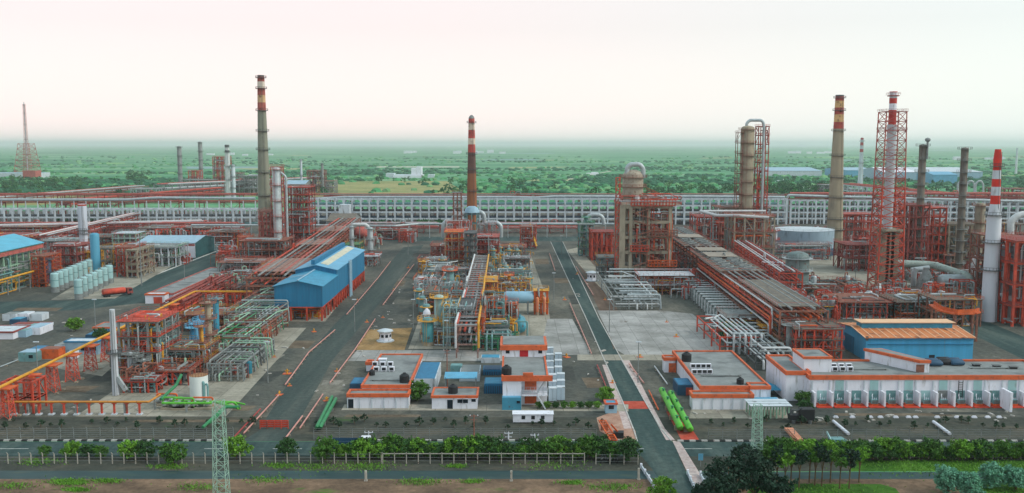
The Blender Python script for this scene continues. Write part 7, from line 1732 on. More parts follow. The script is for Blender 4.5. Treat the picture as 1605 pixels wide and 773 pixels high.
m = MB(); [m.box(x-.08, y-.08, 0, x+.08, y+.08, 1.6) for x, y in ((p0.x-a_, p0.y+.1), (p0.x+a_*1.4-.1, p0.y+.1), (p0.x+a_*1.4-.1, p0.y+4.9))]; m.build('post', GSTEEL, t)
# pale lattice canopy, black compressor
p0, p1 = P(1179, 656), P(1236, 656); z = PY(802, 636, p0.y).z
cn = steel('canopy', 'pale green open canopy frame beside the right pylon', p0.x, p1.x, p0.y, p0.y+5, [z], 6, 2, (PGREEN, PGREY, PGREEN), cat='canopy', cw=.3, rail=False, brace=False)
p = P(1256, 662); t = thing('compressor', 'black mobile compressor parked right of the pale green canopy', 'compressor', p)
m = MB(); m.box(p.x-.4, p.y-1, .7, p.x+2.6, p.y+1.2, 3.2); m.box(p.x-2.8, p.y-.8, .6, p.x-.5, p.y+1, 1.8); m.build('body', BLACK, t); m = MB(); m.pipe([(p.x-2.5, p.y, 1.8), (p.x-2.2, p.y, 3), (p.x-1, p.y, 2.6), (p.x, p.y, 3.4)], .22, 7); m.build('hose', DSTEEL, t)
m = MB(); 
for dx in (-2, 1.6): m.cyl(p.x+dx, p.y-.9, .0, .7, .45, 10)
m.build('foot', DSTEEL, t)
for i, (a, b) in enumerate((((1037, 611), (1066, 669)), ((1051, 616), (1081, 671)))):
    q = [P(*a, 1.7), P(*b, 1.7), P(b[0]+1, b[1]+1.5, .3)]
    t = thing('header_drum', ('left', 'right')[i]+' of two lime green long header drums beside the right road', 'header drum', P(*a))
    m = MB(); m.pipe(q, .72, 14); m.build('shell', LIME, t, True)
    for f in (.15, .4, .65, .9):
        c = q[0]+(q[1]-q[0])*f; m = MB(); m.box(c.x-.8, c.y-.2, 0, c.x+.8, c.y+.2, 1.1); m.build('saddle', CONC, t)
        m = MB(); m.cyl(c.x, c.y+1, 2.2, 2.9, .25, 8); m.cyl(c.x, c.y+1, 2.9, 3.05, .42, 8); m.build('nozzle', GREEN, t)
# substation
p0, p1 = P(1268, 633), P(1660, 633); hs = PY(802, 592, p0.y).z; y1 = P(802, 567, hs).y
sb = flat('substation', 'very long white substation with orange parapet and projecting fin walls at the right', p0.x, p1.x, p0.y, y1, hs, WHITE, ROOFG, TERRA, 1.1, cat='substation')
bay = (P(1310, 633).x-P(1283, 633).x); n = int((p1.x-p0.x)/bay); zf = hs*.52
tf = None
for k in range(n+1):
    x = p0.x+.6+bay*k
    m = MB(); m.prism([(x-.22, p0.y-2.6), (x+.22, p0.y-2.6), (x+.22, p0.y-.01), (x-.22, p0.y-.01)], 0, zf)
    m.build('fin_wall', WHITE, sb)
    m = MB(); m.box(x-.16, p0.y-.18, zf, x+.16, p0.y-.01, hs-.7); m.build('pilaster', PGREY, sb)
    if k < n:
        m = MB(); m.box(x+.25, p0.y-3.7, .01, x+bay-.25, p0.y-.02, .16); m.build('bay_floor', mat((196, 62, 40), .7, .2, .8, wear=.2), sb)
        m = MB(); m.box(x+bay*.3, p0.y-.06, .4, x+bay*.86, p0.y-.012, zf*.98); m.build('recess_panel', random.choice((TEAL, LTEAL, GSTEEL, TEAL)), sb)
        if k % 2 == 1: m = MB(); m.box(x+bay*.34, p0.y-.12, zf*1.02, x+bay*.82, p0.y-.012, hs*.9); m.build('louvre', LTEAL, sb)
        c = (x+bay/2, p0.y-1.4)
        if tf is None:
            tf = thing('transformer', 'teal and orange transformer in a bay between the white fin walls', 'transformer', (c[0], c[1], .16), 'transformers between the white fin walls')
            m = MB(); m.box(c[0]-.75, c[1]-.5, .5, c[0]+.75, c[1]+.5, 1.5); m.build('tank', TEAL, tf)
            m = MB(); [m.box(c[0]-.65+.22*i, c[1]-.7, .6, c[0]-.57+.22*i, c[1]-.5, 1.4) for i in range(7)]; m.build('radiator', GSTEEL, tf)
            m = MB(); m.box(c[0]-.9, c[1]-.6, .16, c[0]+.9, c[1]+.6, .5); m.build('base', ORANGE, tf)
            m = MB(); [m.lathe(c[0]-.45+.45*i, c[1], [(1.5, .12), (1.9, .07)], 8) for i in range(3)]; m.pipe([(c[0]-.45, c[1], 1.9), (c[0]-.45, c[1]+.3, 2.4), (c[0]-.1, c[1]+.9, 2.6)], .08, 5); m.build('bushing', WHITE, tf)
        else: dup(tf, (c[0], c[1], .16))
x = P(1560, 633).x; m = MB(); m.box(x-.3, p0.y-7, 0, x+.3, p0.y-2.62, hs*.72); m.build('fin_wall', WHITE, sb)
q0, q1 = PY(1272, 592, p0.y), None
flat('stair_block', 'white stair block with orange cornice at the left end of the long substation', PY(1257, 600, p0.y+6).x, PY(1300, 600, p0.y+6).x, p0.y+5, p0.y+14, PY(802, 561, p0.y+5).z, WHITE, ROOFG, TERRA, .6, cat='stair block')
flat('side_wing', 'lower white wing with orange coping at the left end of the long substation', PY(1229, 600, p0.y+4).x, PY(1268, 600, p0.y+4).x-.3, p0.y+2.5, p0.y+20, PY(802, 585, p0.y+2.5).z, WHITE, ROOFG, TERRA, 1.0, cat='side wing')
yy = P(802, 576, hs).y; xx0, xx1 = P(1406, 585, hs).x, P(1456, 585, hs).x; y0_ = P(802, 585, hs).y
tr_ = thing('roof_house', 'white stair house with orange coping standing on the long substation roof', 'roof house', ((xx0+xx1)/2, y0_, hs+.12))
hr_ = PY(802, 569, y0_).z
m = MB(); m.prism([(xx0+5.5, y0_), (xx1, y0_), (xx1-7, y0_+13), (xx0-3, y0_+13)], hs+.12, hr_); m.build('wall', WHITE, tr_)
m = MB(); m.prism([(xx0+5.2, y0_-.3), (xx1+.3, y0_-.3), (xx1-6.6, y0_+13.3), (xx0-3.3, y0_+13.3)], hr_+.003, hr_+.7); m.build('parapet', TERRA, tr_)
m = MB(); m.prism([(xx0+5.8, y0_+.3), (xx1-.3, y0_+.3), (xx1-7, y0_+12.8), (xx0-2.6, y0_+12.8)], hr_+.704, hr_+.75); m.build('roof', ROOFG, tr_)
m = MB(); m.box(xx1-3.2, y0_-.06, hs+.2, xx1-1.2, y0_-.005, hr_-.4); m.build('shutter', RUST, tr_)
ac_units(1306, 1330, 577, 582, 3, 2, hs+.13, 'white air conditioner box on the long substation roof near its left end', 'air conditioners on the substation roof')
for i, (u, v) in enumerate(((1462, 572), (1480, 570), (1496, 571))):
    p = P(u, v, hs+.12); t = thing('coil_stack', ('first', 'second', 'third')[i]+' dark blue bundle of ducting on the substation roof, counted from the stair house', 'duct bundle', p)
    for k in range(4): m = MB(); m.drum((p.x-1.6, p.y+k*.9-1.5, p.z+.7+.2*(k % 2)), (p.x+1.8, p.y+k*.9-1.5, p.z+.7+.2*(k % 2)), .6, 10); m.build('tube', (DBLUE, BLACK, DBLUE)[i], t, True)
# big blue warehouse
p0, p1 = P(1356, 566), P(1524, 566); he = PY(802, 530, p0.y).z; D_ = 22
hrr = PY(802, 512, p0.y+D_/2).z
wb = gable('warehouse', 'big blue warehouse with orange ribbed roof behind the long substation', p0.x, p1.x, p0.y, p0.y+D_, he, hrr, mat((74, 162, 204), .6, .14, .6, wear=.2, wearrgb=(96, 146, 176), stretch=(1, 1, .06), dim=1), mat((206, 128, 78), .6, .15, .2, wear=.3), 'x', stripe=2.2, ribm=mat((232, 186, 150), .6, .08), cat='warehouse', over=.4)
m = MB(); m.box(p0.x+.5, p0.y-.35, he*.72, p1.x-.2, p0.y-.01, he*.75); m.box(p0.x+.5, p0.y-.45, he*.93, p1.x-.2, p0.y-.01, he*.96); m.build('gutter', BLUE, wb)
ymid = p0.y+D_/2
m = MB(); m.box(p0.x+2, ymid-2.2, hrr-.4, p1.x-2, ymid+2.2, hrr+1.6); m.build('ridge_vent', BLUER, wb)
m = MB(); m.box(p0.x+1.4, ymid-2.9, hrr+1.603, p1.x-1.4, ymid+2.9, hrr+1.8); m.build('vent_roof', mat((232, 188, 150), .6, .1, .3), wb)
for f in (.12, .3, .62): m = MB(); xx = p0.x+(p1.x-p0.x)*f; m.box(xx-.8, p0.y-.06, .3, xx+.8, p0.y-.012, 1.8); m.build('opening', BLACK, wb)
m = MB(); m.box(p0.x-.06, p0.y+9, .1, p0.x-.01, p0.y+17, he*.75); m.build('door', BLUE, wb)
m = MB(); m.bar((p0.x-.03, p0.y-.02, he-.1), (p0.x+.6, p0.y-.02, he-.1), .5, 1.2); m.build('corner_bracket', DSTEEL, wb)

# roof clutter and cables of the front buildings
for i, (u, v, z, lab) in enumerate(((612, 597, hm_, 'grey cable tray across the left grey roof'), (1130, 590, hm2, 'grey cable tray across the right grey roof'), (1360, 580, hs, 'grey cable tray on the substation roof, near the air conditioners'), (1550, 578, hs, 'grey cable tray on the substation roof, at its right part'))):
    p = P(u, v, z+.13); t = thing('cable_tray', lab, 'cable tray', p); m = MB(); m.box(p.x-5, p.y-.3, p.z+.2, p.x+5, p.y+.3, p.z+.35); m.build('tray', GSTEEL, t); m = MB(); m.box(p.x-4.5, p.y-.25, p.z, p.x-4.2, p.y+.25, p.z+.2); m.box(p.x+4.2, p.y-.25, p.z, p.x+4.5, p.y+.25, p.z+.2); m.build('foot', DSTEEL, t)
for i, u in enumerate((1530, 1562, 1588)):
    p = P(u, 574+i*2, hs+.12); t = thing('roof_vent', ('first', 'second', 'third')[i]+' small dark vent on the right part of the substation roof', 'roof vent', p); m = MB(); m.box(p.x-.8, p.y-.5, p.z, p.x+.8, p.y+.5, p.z+.5); m.build('box', BLACK, t); m = MB(); m.box(p.x-1, p.y-.7, p.z+.503, p.x+1, p.y+.7, p.z+.6); m.build('lid', DSTEEL, t)
x = P(1503, 633).x; m = MB(); 
for dx in (-.5, .5): m.box(x+dx-.06, p0.y-.5 if False else P(1503, 633).y-.45, .2, x+dx+.06, P(1503, 633).y-.33, hs-.6)
for k in range(12): m.box(x-.5, P(1503, 633).y-.44, .5+k*(hs-1.2)/12, x+.5, P(1503, 633).y-.34, .6+k*(hs-1.2)/12)
m.build('ladder', BLACK, sb)
# ------------------------------------------------------------ trees, hedges, shrubs
FOLH = foliage((68, 112, 38)); FOLD = foliage((28, 58, 42), .5, .7); FOLY = foliage((96, 144, 42)); FOLB = foliage((104, 160, 132), .4, .8); FOLS = foliage((52, 80, 58), .5, 1)
HP = [None]*3
hg = 'trees of the roadside hedge row'
for k in range(3):
    HP[k] = tree('hedge_tree', 'low bushy tree in the dense row between road and front fence', 'tree', hg, (FOLH, FOLY, foliage((48, 88, 40)))[k], 4.1, (3.0, 2.5), .55, .13, 80, 24, .24, 5)
used = [False]*3
def put(k, u, v, sc, label=None, group=None, protos=HP, flags=used):
    p = P(u, v)
    if not flags[k]:
        o = protos[k]; o.location = p; flags[k] = True
        if label: o['label'] = label
        if group: o['group'] = group
        o.scale = (sc, sc, sc)
    else: o = dup(protos[k], p, label, group, random.uniform(0, 6.28), sc)
    return o
for i in range(42):
    put(i % 3, 560+i*9.3+random.uniform(-3, 3), 718+random.uniform(-2.5, 1.5), random.uniform(.62, 1.12))
for i in range(48):
    put(i % 3, 1204+i*9.6+random.uniform(-4, 4), 720+random.uniform(-3, 1), random.uniform(.55, 1.05), 'low bushy tree in the dense row along the road right of the junction', 'trees of the right-hand hedge row')
single = [(70, 716, .55, 'pale little tree at the far left of the front fence'), (112, 717, .8, 'round low tree left of the first gap in the front fence trees'), (138, 717, .7, 'low tree touching the round low tree on the left'), (158, 718, .62, 'third small tree of the left trio behind the fence'),
          (204, 720, .95, 'dark green tree, left of the touching pair on the left'), (228, 720, .95, 'yellow-green tree, right of the touching pair on the left'), (272, 727, 1.05, 'single dark tree leaning over the front fence on the left'), (371, 719, 1.15, 'big green tree just right of the left pylon'),
          (450, 716, .95, 'single umbrella tree at the mouth of the left road'), (510, 722, 1.1, 'bushy tree left of the dark truck'), (536, 718, .7, 'small tree beside the dark truck'),
          (984, 722, 1.15, 'broad tree at the junction, left of the right road'), (962, 720, .8, 'small tree beside the broad junction tree'), (1038, 783, 1.0, 'tree at the bottom edge beside the road bridge')]
for i, (u, v, s_, lab) in enumerate(single): put(i % 3, u, v, s_, lab, 'single roadside trees')
put(0, 655, 628, 1.15, 'dark bush tree between main block and blue-roofed store', 'yard trees'); put(1, 118, 519, 1.15, 'round green tree in the left storage yard', 'yard trees'); put(2, 157, 533, 1.0, 'bush under the long yellow pipe', 'yard trees')
put(1, 949, 629, .9, 'green tree behind the gate booth', 'yard trees'); put(0, 1258, 634, .8, 'bush at the left corner of the long substation', 'yard trees'); put(2, 1262, 645, .7, 'creeper bush in front of the left wing of the substation', 'yard trees')
for i in range(8): put(i % 3, 845+i*13, 640, .42, 'clipped low shrub in the bed right of the control building', 'bed shrubs by the control building')
# dark tree mass bottom right
for i, (u, v, hh, rr, lab) in enumerate(((1140, 800, 9.5, 4.6, 'big dark tree at the bottom edge, nearest the road bridge'), (1182, 790, 9, 4.6, 'big dark tree right of the nearest one'), (1118, 812, 7, 3.6, 'lower dark tree at the bottom edge in front of the road bridge'), (1165, 770, 8.6, 3.8, 'dark tree standing behind the two biggest dark trees'), (1215, 800, 6, 3.2, 'low dark tree at the right end of the dark clump'))):
    tree('dark_tree', lab, 'tree', 'dark trees bottom right', FOLD, hh, (rr, rr*.9), 2.2, .3, 110, 24, .3, 5, P(u, v))
for i in range(12):
    u = 1200+i*13+random.uniform(-4, 4); v = 764+random.uniform(-10, 4)
    tree('slender_tree', 'slender tree with clear trunk in the grove behind the lawn', 'tree', 'slender trees of the grove', (FOLH, FOLD, FOLY)[i % 3], random.uniform(6.6, 8.2), (1.9, 1.8), 4.2, .14, 44, 20, .24, 3, P(u, v))
for i, (u, v, w_, h_, lab) in enumerate(((1484, 776, 26, 46, 'blue-green round bush, leftmost of four at the bottom right'), (1519, 782, 27, 44, 'blue-green round bush, second from the left and lowest at the bottom right'), (1554, 766, 26, 42, 'blue-green round bush with the loosest crown, third from the left at the bottom right'), (1592, 768, 24, 36, 'blue-green round bush at the right edge'))):
    p = P(u, v); s_ = SC(v); tree('round_bush', lab, 'bush', 'blue-green round bushes', FOLB, h_*s_, (w_*s_*.84, w_*s_*.84), .4, .2, 190, 26, .22, 6, p)
sp_ = tree('shrub', 'small dark shrub on the bare verge inside the fence', 'shrub', 'small dark shrubs on the verge', FOLS, 1.5, (.9, .8), .3, .06, 16, 14, .17, 2)
first = True
for i in range(92):
    u = -10+i*17.6+random.uniform(-5, 5); v = random.uniform(660, 674)
    if 400 < u < 490 or 945 < u < 1085 or random.random() < .12: continue
    p = P(u, v); s_ = random.uniform(.6, 1.35)
    if first: sp_.location = p; first = False
    else: dup(sp_, p, rz=random.uniform(0, 6.28), sc=s_)
# grass tufts and weeds
m = MB()
def tuft(u, v, n, sp, h):
    for _ in range(n):
        p = P(u+random.gauss(0, sp), v+random.gauss(0, sp*.16)); a = random.uniform(0, 6.28); w_ = h*random.uniform(.3, .8); hh = h*random.uniform(.5, 1.3)
        d_ = Vector((math.cos(a), math.sin(a), 0))*w_; ln = Vector((random.gauss(0, .2), random.gauss(0, .2), 0))
        m.face([p-d_*.5, p+d_*.5, p+d_*.3+ln+Vector((0, 0, hh)), p-d_*.3+ln+Vector((0, 0, hh))])
for u, v, n, sp in ((108, 756, 500, 16), (170, 754, 200, 12), (120, 768, 300, 10), (265, 732, 200, 14), (440, 730, 200, 14), (575, 731, 300, 22), (715, 731, 180, 8), (660, 756, 240, 18), (740, 755, 160, 10), (895, 757, 180, 10), (960, 764, 260, 22), (420, 752, 160, 20), (60, 724, 200, 20), (500, 733, 200, 25), (1280, 771, 400, 45), (1440, 730, 500, 50), (1560, 731, 500, 40), (1580, 772, 300, 30), (870, 729, 160, 30), (310, 764, 140, 20), (20, 762, 160, 20)):
    tuft(u, v, int(n*2.2), sp, .26)
tag(m.build('grass', foliage((92, 142, 40), .45, .6)), kind='stuff')
# ------------------------------------------------------------ fences
def fence(lab, u0, u1, v, h, sp_px, pm_, rail=None, wires=3, lean=True, cat='fence', pw=.16):
    a, b = P(u0, v), P(u1, v); n = int((u1-u0)/sp_px); t = thing('fence', lab, cat, (a+b)/2)
    for k in range(n+1):
        p = a+(b-a)*(k/n); m = MB(); m.box(p.x-pw/2, p.y-pw/2, 0, p.x+pw/2, p.y+pw/2, h)
        if lean: m.bar((p.x, p.y, h), (p.x, p.y-.35, h+.35), pw*.7)
        m.build('post', pm_, t)
    m = MB()
    for k in range(wires): z = h*(k+1)/wires-.06; m.box(a.x, a.y-.02, z-.02, b.x, a.y+.02, z+.02)
    m.build('wire', GSTEEL, t)
    if rail: m = MB(); m.box(a.x, a.y-.07, h-.02, b.x, a.y+.07, h+.1); m.build('rail', rail, t)
    return t
CP = mat((176, 174, 164), .85, .15, 1, wear=.3)
fence('front fence of pale concrete posts left of the left pylon', -60, 340, 727, 2.0, 18, CP)
fence('front fence of pale concrete posts between the left pylon and the white-railed stretch', 358, 598, 727, 2.0, 18, CP)
fence('front fence stretch with a white top rail in the middle', 600, 916, 727, 2.0, 18, CP, rail=CP)
fence('front fence end stretch at the road junction', 934, 1000, 728, 2.0, 18, CP)
fence('low pale fence along the lawn at the right', 1355, 1700, 719, 1.0, 14, CP, rail=PGREY, lean=False)
fence('inner wire fence of thin posts on the left verge', -30, 366, 690, 2.6, 20, GSTEEL, pw=.12, wires=6)
fence('inner wire fence of thin posts on the middle verge', 492, 935, 689, 2.4, 20, GSTEEL, pw=.1, wires=6)
fence('inner wire fence of thin posts on the right verge', 1110, 1650, 689, 2.2, 22, GSTEEL, pw=.1, wires=6)
# ------------------------------------------------------------ pylons
for u, vb, vt, w_, lab in ((348, 792, 628, 20, 'pale green lattice pylon at the bottom left, in front of the road'), (1185.5, 722, 634, 15, 'pale green lattice pylon right of the lime drums, above the dark trees')):
    p = P(u, vb); h = PY(u, vt, p.y).z; s_ = SC(vb)
    lattice('pylon', lab, p, h, w_*s_*1.05, w_*s_*.72, mat((156, 192, 176), .6, .12, .5, wear=.15), 10, .085, cat='pylon')
for i, (u, v, vt) in enumerate(((573.5, 754, 738), (801.5, 754, 738), (1001, 752, 734))):
    p = P(u, v); t = tag(MB().box(p.x-.2, p.y-.2, 0, p.x+.2, p.y+.2, HT(v, vt)).box(p.x-.3, p.y-.3, 0, p.x+.3, p.y+.3, .2).build('marker_post', CP, org=p), ('pale concrete marker post at the canal, the left one', 'pale concrete marker post at the canal, the middle one', 'concrete post at the canal by the road bridge')[i], 'post')
def pole(lab, u, v, vt, mt, r=.11):
    p = P(u, v); h = HT(v, vt); m = MB(); m.lathe(p.x, p.y, [(0, r*1.4), (h, r)], 8); m.bar((p.x-.9, p.y, h-.3), (p.x+.9, p.y, h-.3), .12); m.bar((p.x-.7, p.y, h-1.1), (p.x+.7, p.y, h-1.1), .1)
    t = thing('pole', lab, 'pole', p); m.build('shaft', mt, t); m = MB()
    for dx in (-.8, 0, .8): m.lathe(p.x+dx, p.y, [(h-.25, .1), (h, .05)], 6)
    m.build('insulator', WHITE, t); return t
pole('rusty pole on the verge left of the portable cabin', 743, 690, 650, RUST); pole('short white pole near the dark truck', 578, 692, 676, WHITE); pole('short white pole right of the rusty pole', 797, 690, 677, WHITE); pole('short pale pole below the portable cabin', 838, 690, 680, WHITE)
pole('tall slim pole between blue-roofed store and awning', 701, 606, 548, RUST)
pole('tall grey light pole beside the diagonal road on the left', 222, 448, 372, GSTEEL, .2)
# canopy of clutter: hydrants, blocks
hy = None
for u, v in ((450, 586), (492, 520), (528, 582), (575, 505), (600, 498), (512, 628), (438, 619), (454, 605), (640, 420), (885, 470), (948, 470), (1003, 560), (1060, 528), (1045, 505), (888, 560), (960, 600), (560, 470), (617, 455), (905, 430), (430, 560)):
    p = P(u, v)
    if hy is None:
        hy = thing('hydrant', 'yellow and red fire hydrant standing at the roadside in the plant', 'hydrant', p, 'fire hydrants along the plant roads')
        m = MB(); m.lathe(p.x, p.y, [(0, .32), (.15, .3), (.15, .2), (1.2, .2), (1.35, .12)], 10); m.bar((p.x-.6, p.y, .85), (p.x+.6, p.y, .85), .28); m.build('body', YELL, hy)
        m = MB(); m.box(p.x-1.1, p.y-.9, 0, p.x+1.1, p.y+.9, .12); m.build('plinth', ORANGE, hy)
    else: dup(hy, p, rz=random.uniform(0, 3), sc=random.uniform(.5, .9))
blk = None
for _ in range(150):
    u, v = random.choice(((random.uniform(470, 640), random.uniform(415, 560)), (random.uniform(855, 960), random.uniform(400, 610)), (random.uniform(380, 540), random.uniform(540, 640)), (random.uniform(1080, 1605), random.uniform(642, 662)), (random.uniform(560, 660), random.uniform(420, 510)), (random.uniform(60, 330), random.uniform(480, 640))))
    p = P(u, v); s_ = random.uniform(.25, .9)
    if (473-(v-565)*.92-12 < u < 521-(v-565)*.84+12): continue
    if blk is None: blk = tag(MB().box(p.x-.7, p.y-.4, 0, p.x+.7, p.y+.4, .35).box(p.x-.5, p.y-.3, .352, p.x+.5, p.y+.3, .5).build('concrete_block', mat((188, 186, 180), .85, .2, 1, wear=.3), org=p), 'pale concrete block lying loose on the plant yard', 'concrete block', 'loose concrete blocks on the yard')
    else: dup(blk, p, rz=random.uniform(0, 3), sc=(s_*random.uniform(.7, 2), s_, s_*.8))
ROADPIPE = mat((206, 150, 140), .6, .2, .6, wear=.3, wearrgb=(170, 96, 86)); RPD = mat((158, 62, 60), .6, .2, .6)
for lab, pts, mt in (('dark red fire main near the left pylon, outer one', ((367, 685), (408, 641)), RPD), ('pink fire main near the left pylon, inner one', ((382, 679), (437, 619)), ROADPIPE),
        ('pink fire main left of the left road, in front of the pale slab', ((447, 603), (484, 552), (525, 517)), ROADPIPE), ('pink fire main left of the left road, beside the compressor house', ((543, 493), (592, 436), (612, 410)), ROADPIPE),
        ('pink pipe at the very mouth of the left road, right side', ((448, 686), (474, 652)), ROADPIPE), ('orange-pink pipe between left road and twin dark green pipes', ((470, 671), (506, 618)), ROADPIPE),
        ('pink pipe right of the left road, from hydrant to sandy patch', ((517, 600), (556, 548), (588, 500)), ROADPIPE), ('pink pipe right of the left road, beside the central unit', ((600, 478), (628, 441), (649, 414)), ROADPIPE),
        ('thin pink pipe left of the right road, by the concrete slab', ((905, 502), (927, 554)), ROADPIPE), ('pale red pipe left of the right road, near the bed shrubs', ((936, 572), (951, 609)), RPD),
        ('pink pipe left of the right road, beside the pale blue drum', ((893, 475), (907, 508)), ROADPIPE), ('pink pipe left of the right road, at its far end', ((861, 397), (870, 424)), ROADPIPE),
        ('orange pipe pair right of the right road, upper one', ((986, 570), (1009, 600)), ROADPIPE), ('orange pipe right of the right road, lower one', ((1017, 612), (1032, 642)), ORANGE),
        ('pink pipe right of the right road, left of the eight-sided kiosk', ((903, 418), (930, 462)), ROADPIPE), ('white pipe on the dark plot left of the right grey-roofed block', ((1026, 574), (1046, 602)), WPIPE),
        ('white plank duct lying on the right verge, left one', ((1306, 660), (1330, 680)), WHITE), ('white plank duct lying on the right verge, right one', ((1463, 661), (1489, 680)), WHITE),
        ('pale pipe along the dark canal road at the far left', ((0, 575), (70, 548)), GALV), ('grey pipe under the yellow pipe, along the slab edge', ((255, 512), (318, 478)), WPIPE)):
    q = [P(u, v, .5) for u, v in pts]; r = .17 if 'plank' not in lab else .34
    t = thing('road_pipe', lab, 'pipe', P(*pts[0])); m = MB(); m.pipe(q, r, 8); m.build('pipe_run', mt, t, True)
    m = MB()
    for a, b in zip(q, q[1:]):
        k = max(2, int((b-a).length/5))
        for i in range(k): c = a+(b-a)*((i+.5)/k); m.box(c.x-.4, c.y-.15, 0, c.x+.4, c.y+.15, .32)
    m.build('sleeper', CONC, t)
# barrier across the left road, small plant
p0, p1 = P(408, 672), P(452, 672); h = HT(672, 660)
t = thing('barrier', 'red-orange slatted barrier across the mouth of the left road', 'barrier', ((p0.x+p1.x)/2, p0.y, 0))
m = MB(); [m.box(p0.x, p0.y-.06, .35+k*.42, p1.x, p0.y+.06, .66+k*.42) for k in range(max(2, int(h/.42)))]; m.build('panel', mat((206, 62, 38), .6, .15, .8), t)
m = MB(); [m.box(p0.x+(p1.x-p0.x)*k/4-.1, p0.y-.2, 0, p0.x+(p1.x-p0.x)*k/4+.1, p0.y-.065, h+.2) for k in range(5)]; m.build('post', RED, t)
lorry('dark blue dropside truck with white cab on the front road', 552, 708, DBLUE, WHITE, 0, 8.2)
p = P(953, 676); t = thing('conveyor', 'orange steel boom lying at the left corner of the junction', 'conveyor', p)
q0, q1 = P(944, 659, 1.6), P(962, 690, .7); m = MB()
for d_ in (-.7, .7):
    m.bar(q0+Vector((d_, 0, 0)), q1+Vector((d_, 0, 0)), .25)
for k in range(12): c = q0+(q1-q0)*(k/11); m.bar(c-Vector((.7, 0, 0)), c+Vector((.7, 0, 0)), .16)
m.build('boom', ORANGE, t); m = MB(); [m.box(c.x-.8, c.y-.1, 0, c.x+.8, c.y+.1, c.z-.1) for c in (q0+(q1-q0)*.2, q0+(q1-q0)*.7)]; m.build('trestle', RUST, t)
p = P(968, 686); t = thing('excavator_bucket', 'dark bucket frame beside the orange steel boom', 'bucket', p); m = MB(); m.prism([(p.x-1, p.y-.8), (p.x+1.2, p.y-.8), (p.x+1.4, p.y+.9), (p.x-.8, p.y+.9)], 0, 1.3); m.build('bucket', BLACK, t); m = MB(); m.bar((p.x, p.y, 1.3), (p.x-1.4, p.y+.4, 2.8), .3); m.build('arm', ORANGE, t)
p = P(940, 692); m = MB()
for _ in range(14): a = (p.x+random.gauss(0, 1.4), p.y+random.gauss(0, .5)); s_ = random.uniform(.25, .6); m.lathe(a[0], a[1], [(0, s_), (s_*.7, s_*.7), (s_, .1)], 7)
tag(m.build('spoil_heap', YELL, org=p), 'yellow heap of spoil at the kerb by the junction', 'heap')
p0 = P(1248, 686); m = MB(); m.bar(P(1236, 672, .6), P(1252, 690, .6), 1.8, .5); m.bar(P(1236, 672, 1.0), P(1252, 690, 1.0), .5, .35); tag(m.build('skip_trough', mat((206, 140, 110), .7, .2, .5), org=p0), 'rusty pink trough lying on the right verge near the black compressor', 'trough')
q = P(1306, 690); t = thing('sheet_stack', 'stack of teal sheets leaning on the right verge', 'sheet stack', q); m = MB(); m.prism([(q.x-.3, q.y-1.2), (q.x+2.4, q.y-1.2), (q.x+2.0, q.y+1), (q.x-.8, q.y+1)], 0, .5); m.build('sheets', TEAL, t); m = MB(); m.bar((q.x-.8, q.y-1, .2), (q.x-1.1, q.y+1, 1.5), .2, .5); m.build('edge_board', LTEAL, t)
wp = None
for u in (1310, 1336, 1364, 1380, 1404, 1424, 1435, 1469, 1500, 1527, 1548, 1566):
    p = P(u, 655)
    if wp is None: wp = tag(MB().box(p.x-.55, p.y-.3, 0, p.x+.55, p.y+.3, .25).box(p.x-.4, p.y-.2, .252, p.x+.4, p.y+.2, .45).build('bollard', WHITE, org=p), 'small white kerb stone in the row before the long substation', 'kerb stone', 'white kerb stones before the substation')
    else: dup(wp, p)
p = P(1098, 731); t = thing('road_sign', 'pale blue sign board on a post beside the road bridge', 'road sign', p); m = MB(); m.box(p.x-.06, p.y-.06, 0, p.x+.06, p.y+.06, 1.4); m.build('post', GSTEEL, t); m = MB(); m.box(p.x-.45, p.y-.05, 1.2, p.x+.45, p.y+.05, 2.5); m.build('board', CYAN, t)
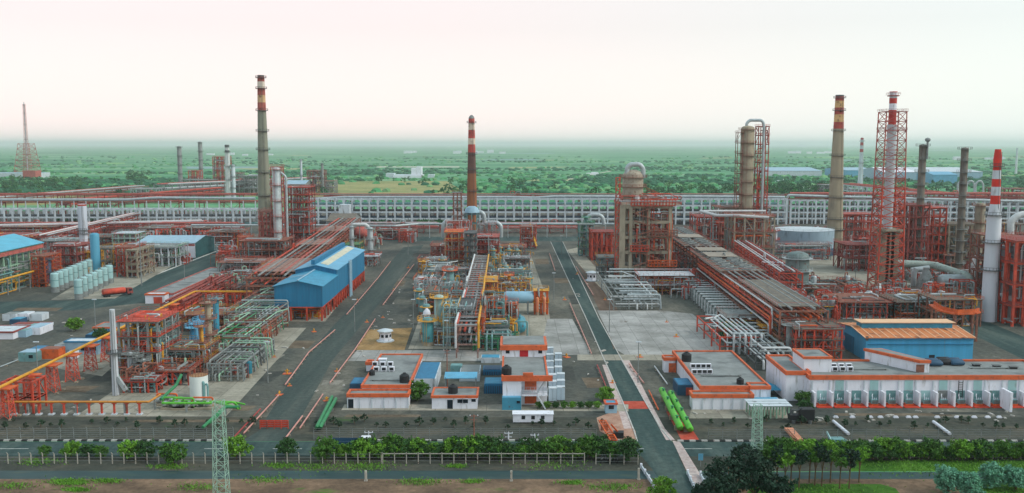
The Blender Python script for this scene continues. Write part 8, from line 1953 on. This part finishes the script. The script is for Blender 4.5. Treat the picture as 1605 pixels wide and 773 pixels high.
# bridge parapets over the canal
for pts, lab in ((((1005, 734), (1030, 772), (1046, 800)), 'white left parapet of the road bridge'), (((1078, 744), (1096, 786)), 'white inner kerb wall of the road bridge on the right'), (((1098, 746), (1122, 800)), 'white outer parapet of the footway on the road bridge')):
    q = [P(u, v) for u, v in pts]; m = MB(); U_ = Vector((0, 0, 1)); t = thing('parapet_wall', lab, 'parapet', q[0])
    for a, b in zip(q, q[1:]): m.bar(a+U_*.35, b+U_*.35, .22, .7)
    m.build('wall', PGREY, t); m = MB()
    for a, b in zip(q, q[1:]):
        for k in range(5): c = a+(b-a)*(k/4); m.box(c.x-.2, c.y-.2, 0, c.x+.2, c.y+.2, .95)
    m.build('pier', WHITE, t)
m = MB(); a, b = P(1066, 694), P(1094, 744)
for k in range(24): c = a+(b-a)*(k/23)-Vector((.75, 0, 0)); m.box(c.x-.75, c.y-.1, .028, c.x+.75, c.y+.1, .034)
struct('pavement_joint', m, mat((150, 146, 144)))
# bushes and flower dots along the lawn edge
p = P(1330, 716); vehicle('parked_car', 'grey car half hidden behind the hedge on the right', 1322, 709, 4.2, 1.8, 1.5, GSTEEL, 'car')
vehicle('parked_car', 'white car at the right end of the front road', 1577, 712, 4.2, 1.8, 1.5, WHITE, 'car')
bk = None
for i in range(7):
    p = P(940+i*4.5, 724+random.uniform(-1, 1))
    if bk is None:
        bk = thing('motorcycle', 'small dark motorcycle in the huddle by the fence end at the junction', 'motorcycle', p, 'motorcycles parked at the fence end')
        m = MB()
        for dx in (-.6, .6): m.lathe(0, 0, [(-.06, .3), (.06, .3)], 12)
        mm = MB()
        for dx in (-.6, .6):
            ring = [(p.x+dx+.31*math.cos(6.283*k/12), .31+.31*math.sin(6.283*k/12)) for k in range(12)]
            for k in range(12): a, b = ring[k], ring[(k+1) % 12]; mm.bar((a[0], p.y, a[1]), (b[0], p.y, b[1]), .12)
        mm.build('wheel', BLACK, bk)
        mm = MB(); mm.tube([(p.x-.7, p.y, .75), (p.x-.1, p.y, .78), (p.x+.25, p.y, .85), (p.x+.5, p.y, .8)], [.1, .14, .16, .08], 8); mm.bar((p.x+.6, p.y, .3), (p.x+.4, p.y, 1.05), .08); mm.build('body', DSTEEL, bk)
        mm = MB(); mm.bar((p.x+.4, p.y-.35, 1.05), (p.x+.4, p.y+.35, 1.05), .06); mm.build('handlebar', BLACK, bk)
    else: dup(bk, p, rz=random.uniform(-.4, .4)+1.2)
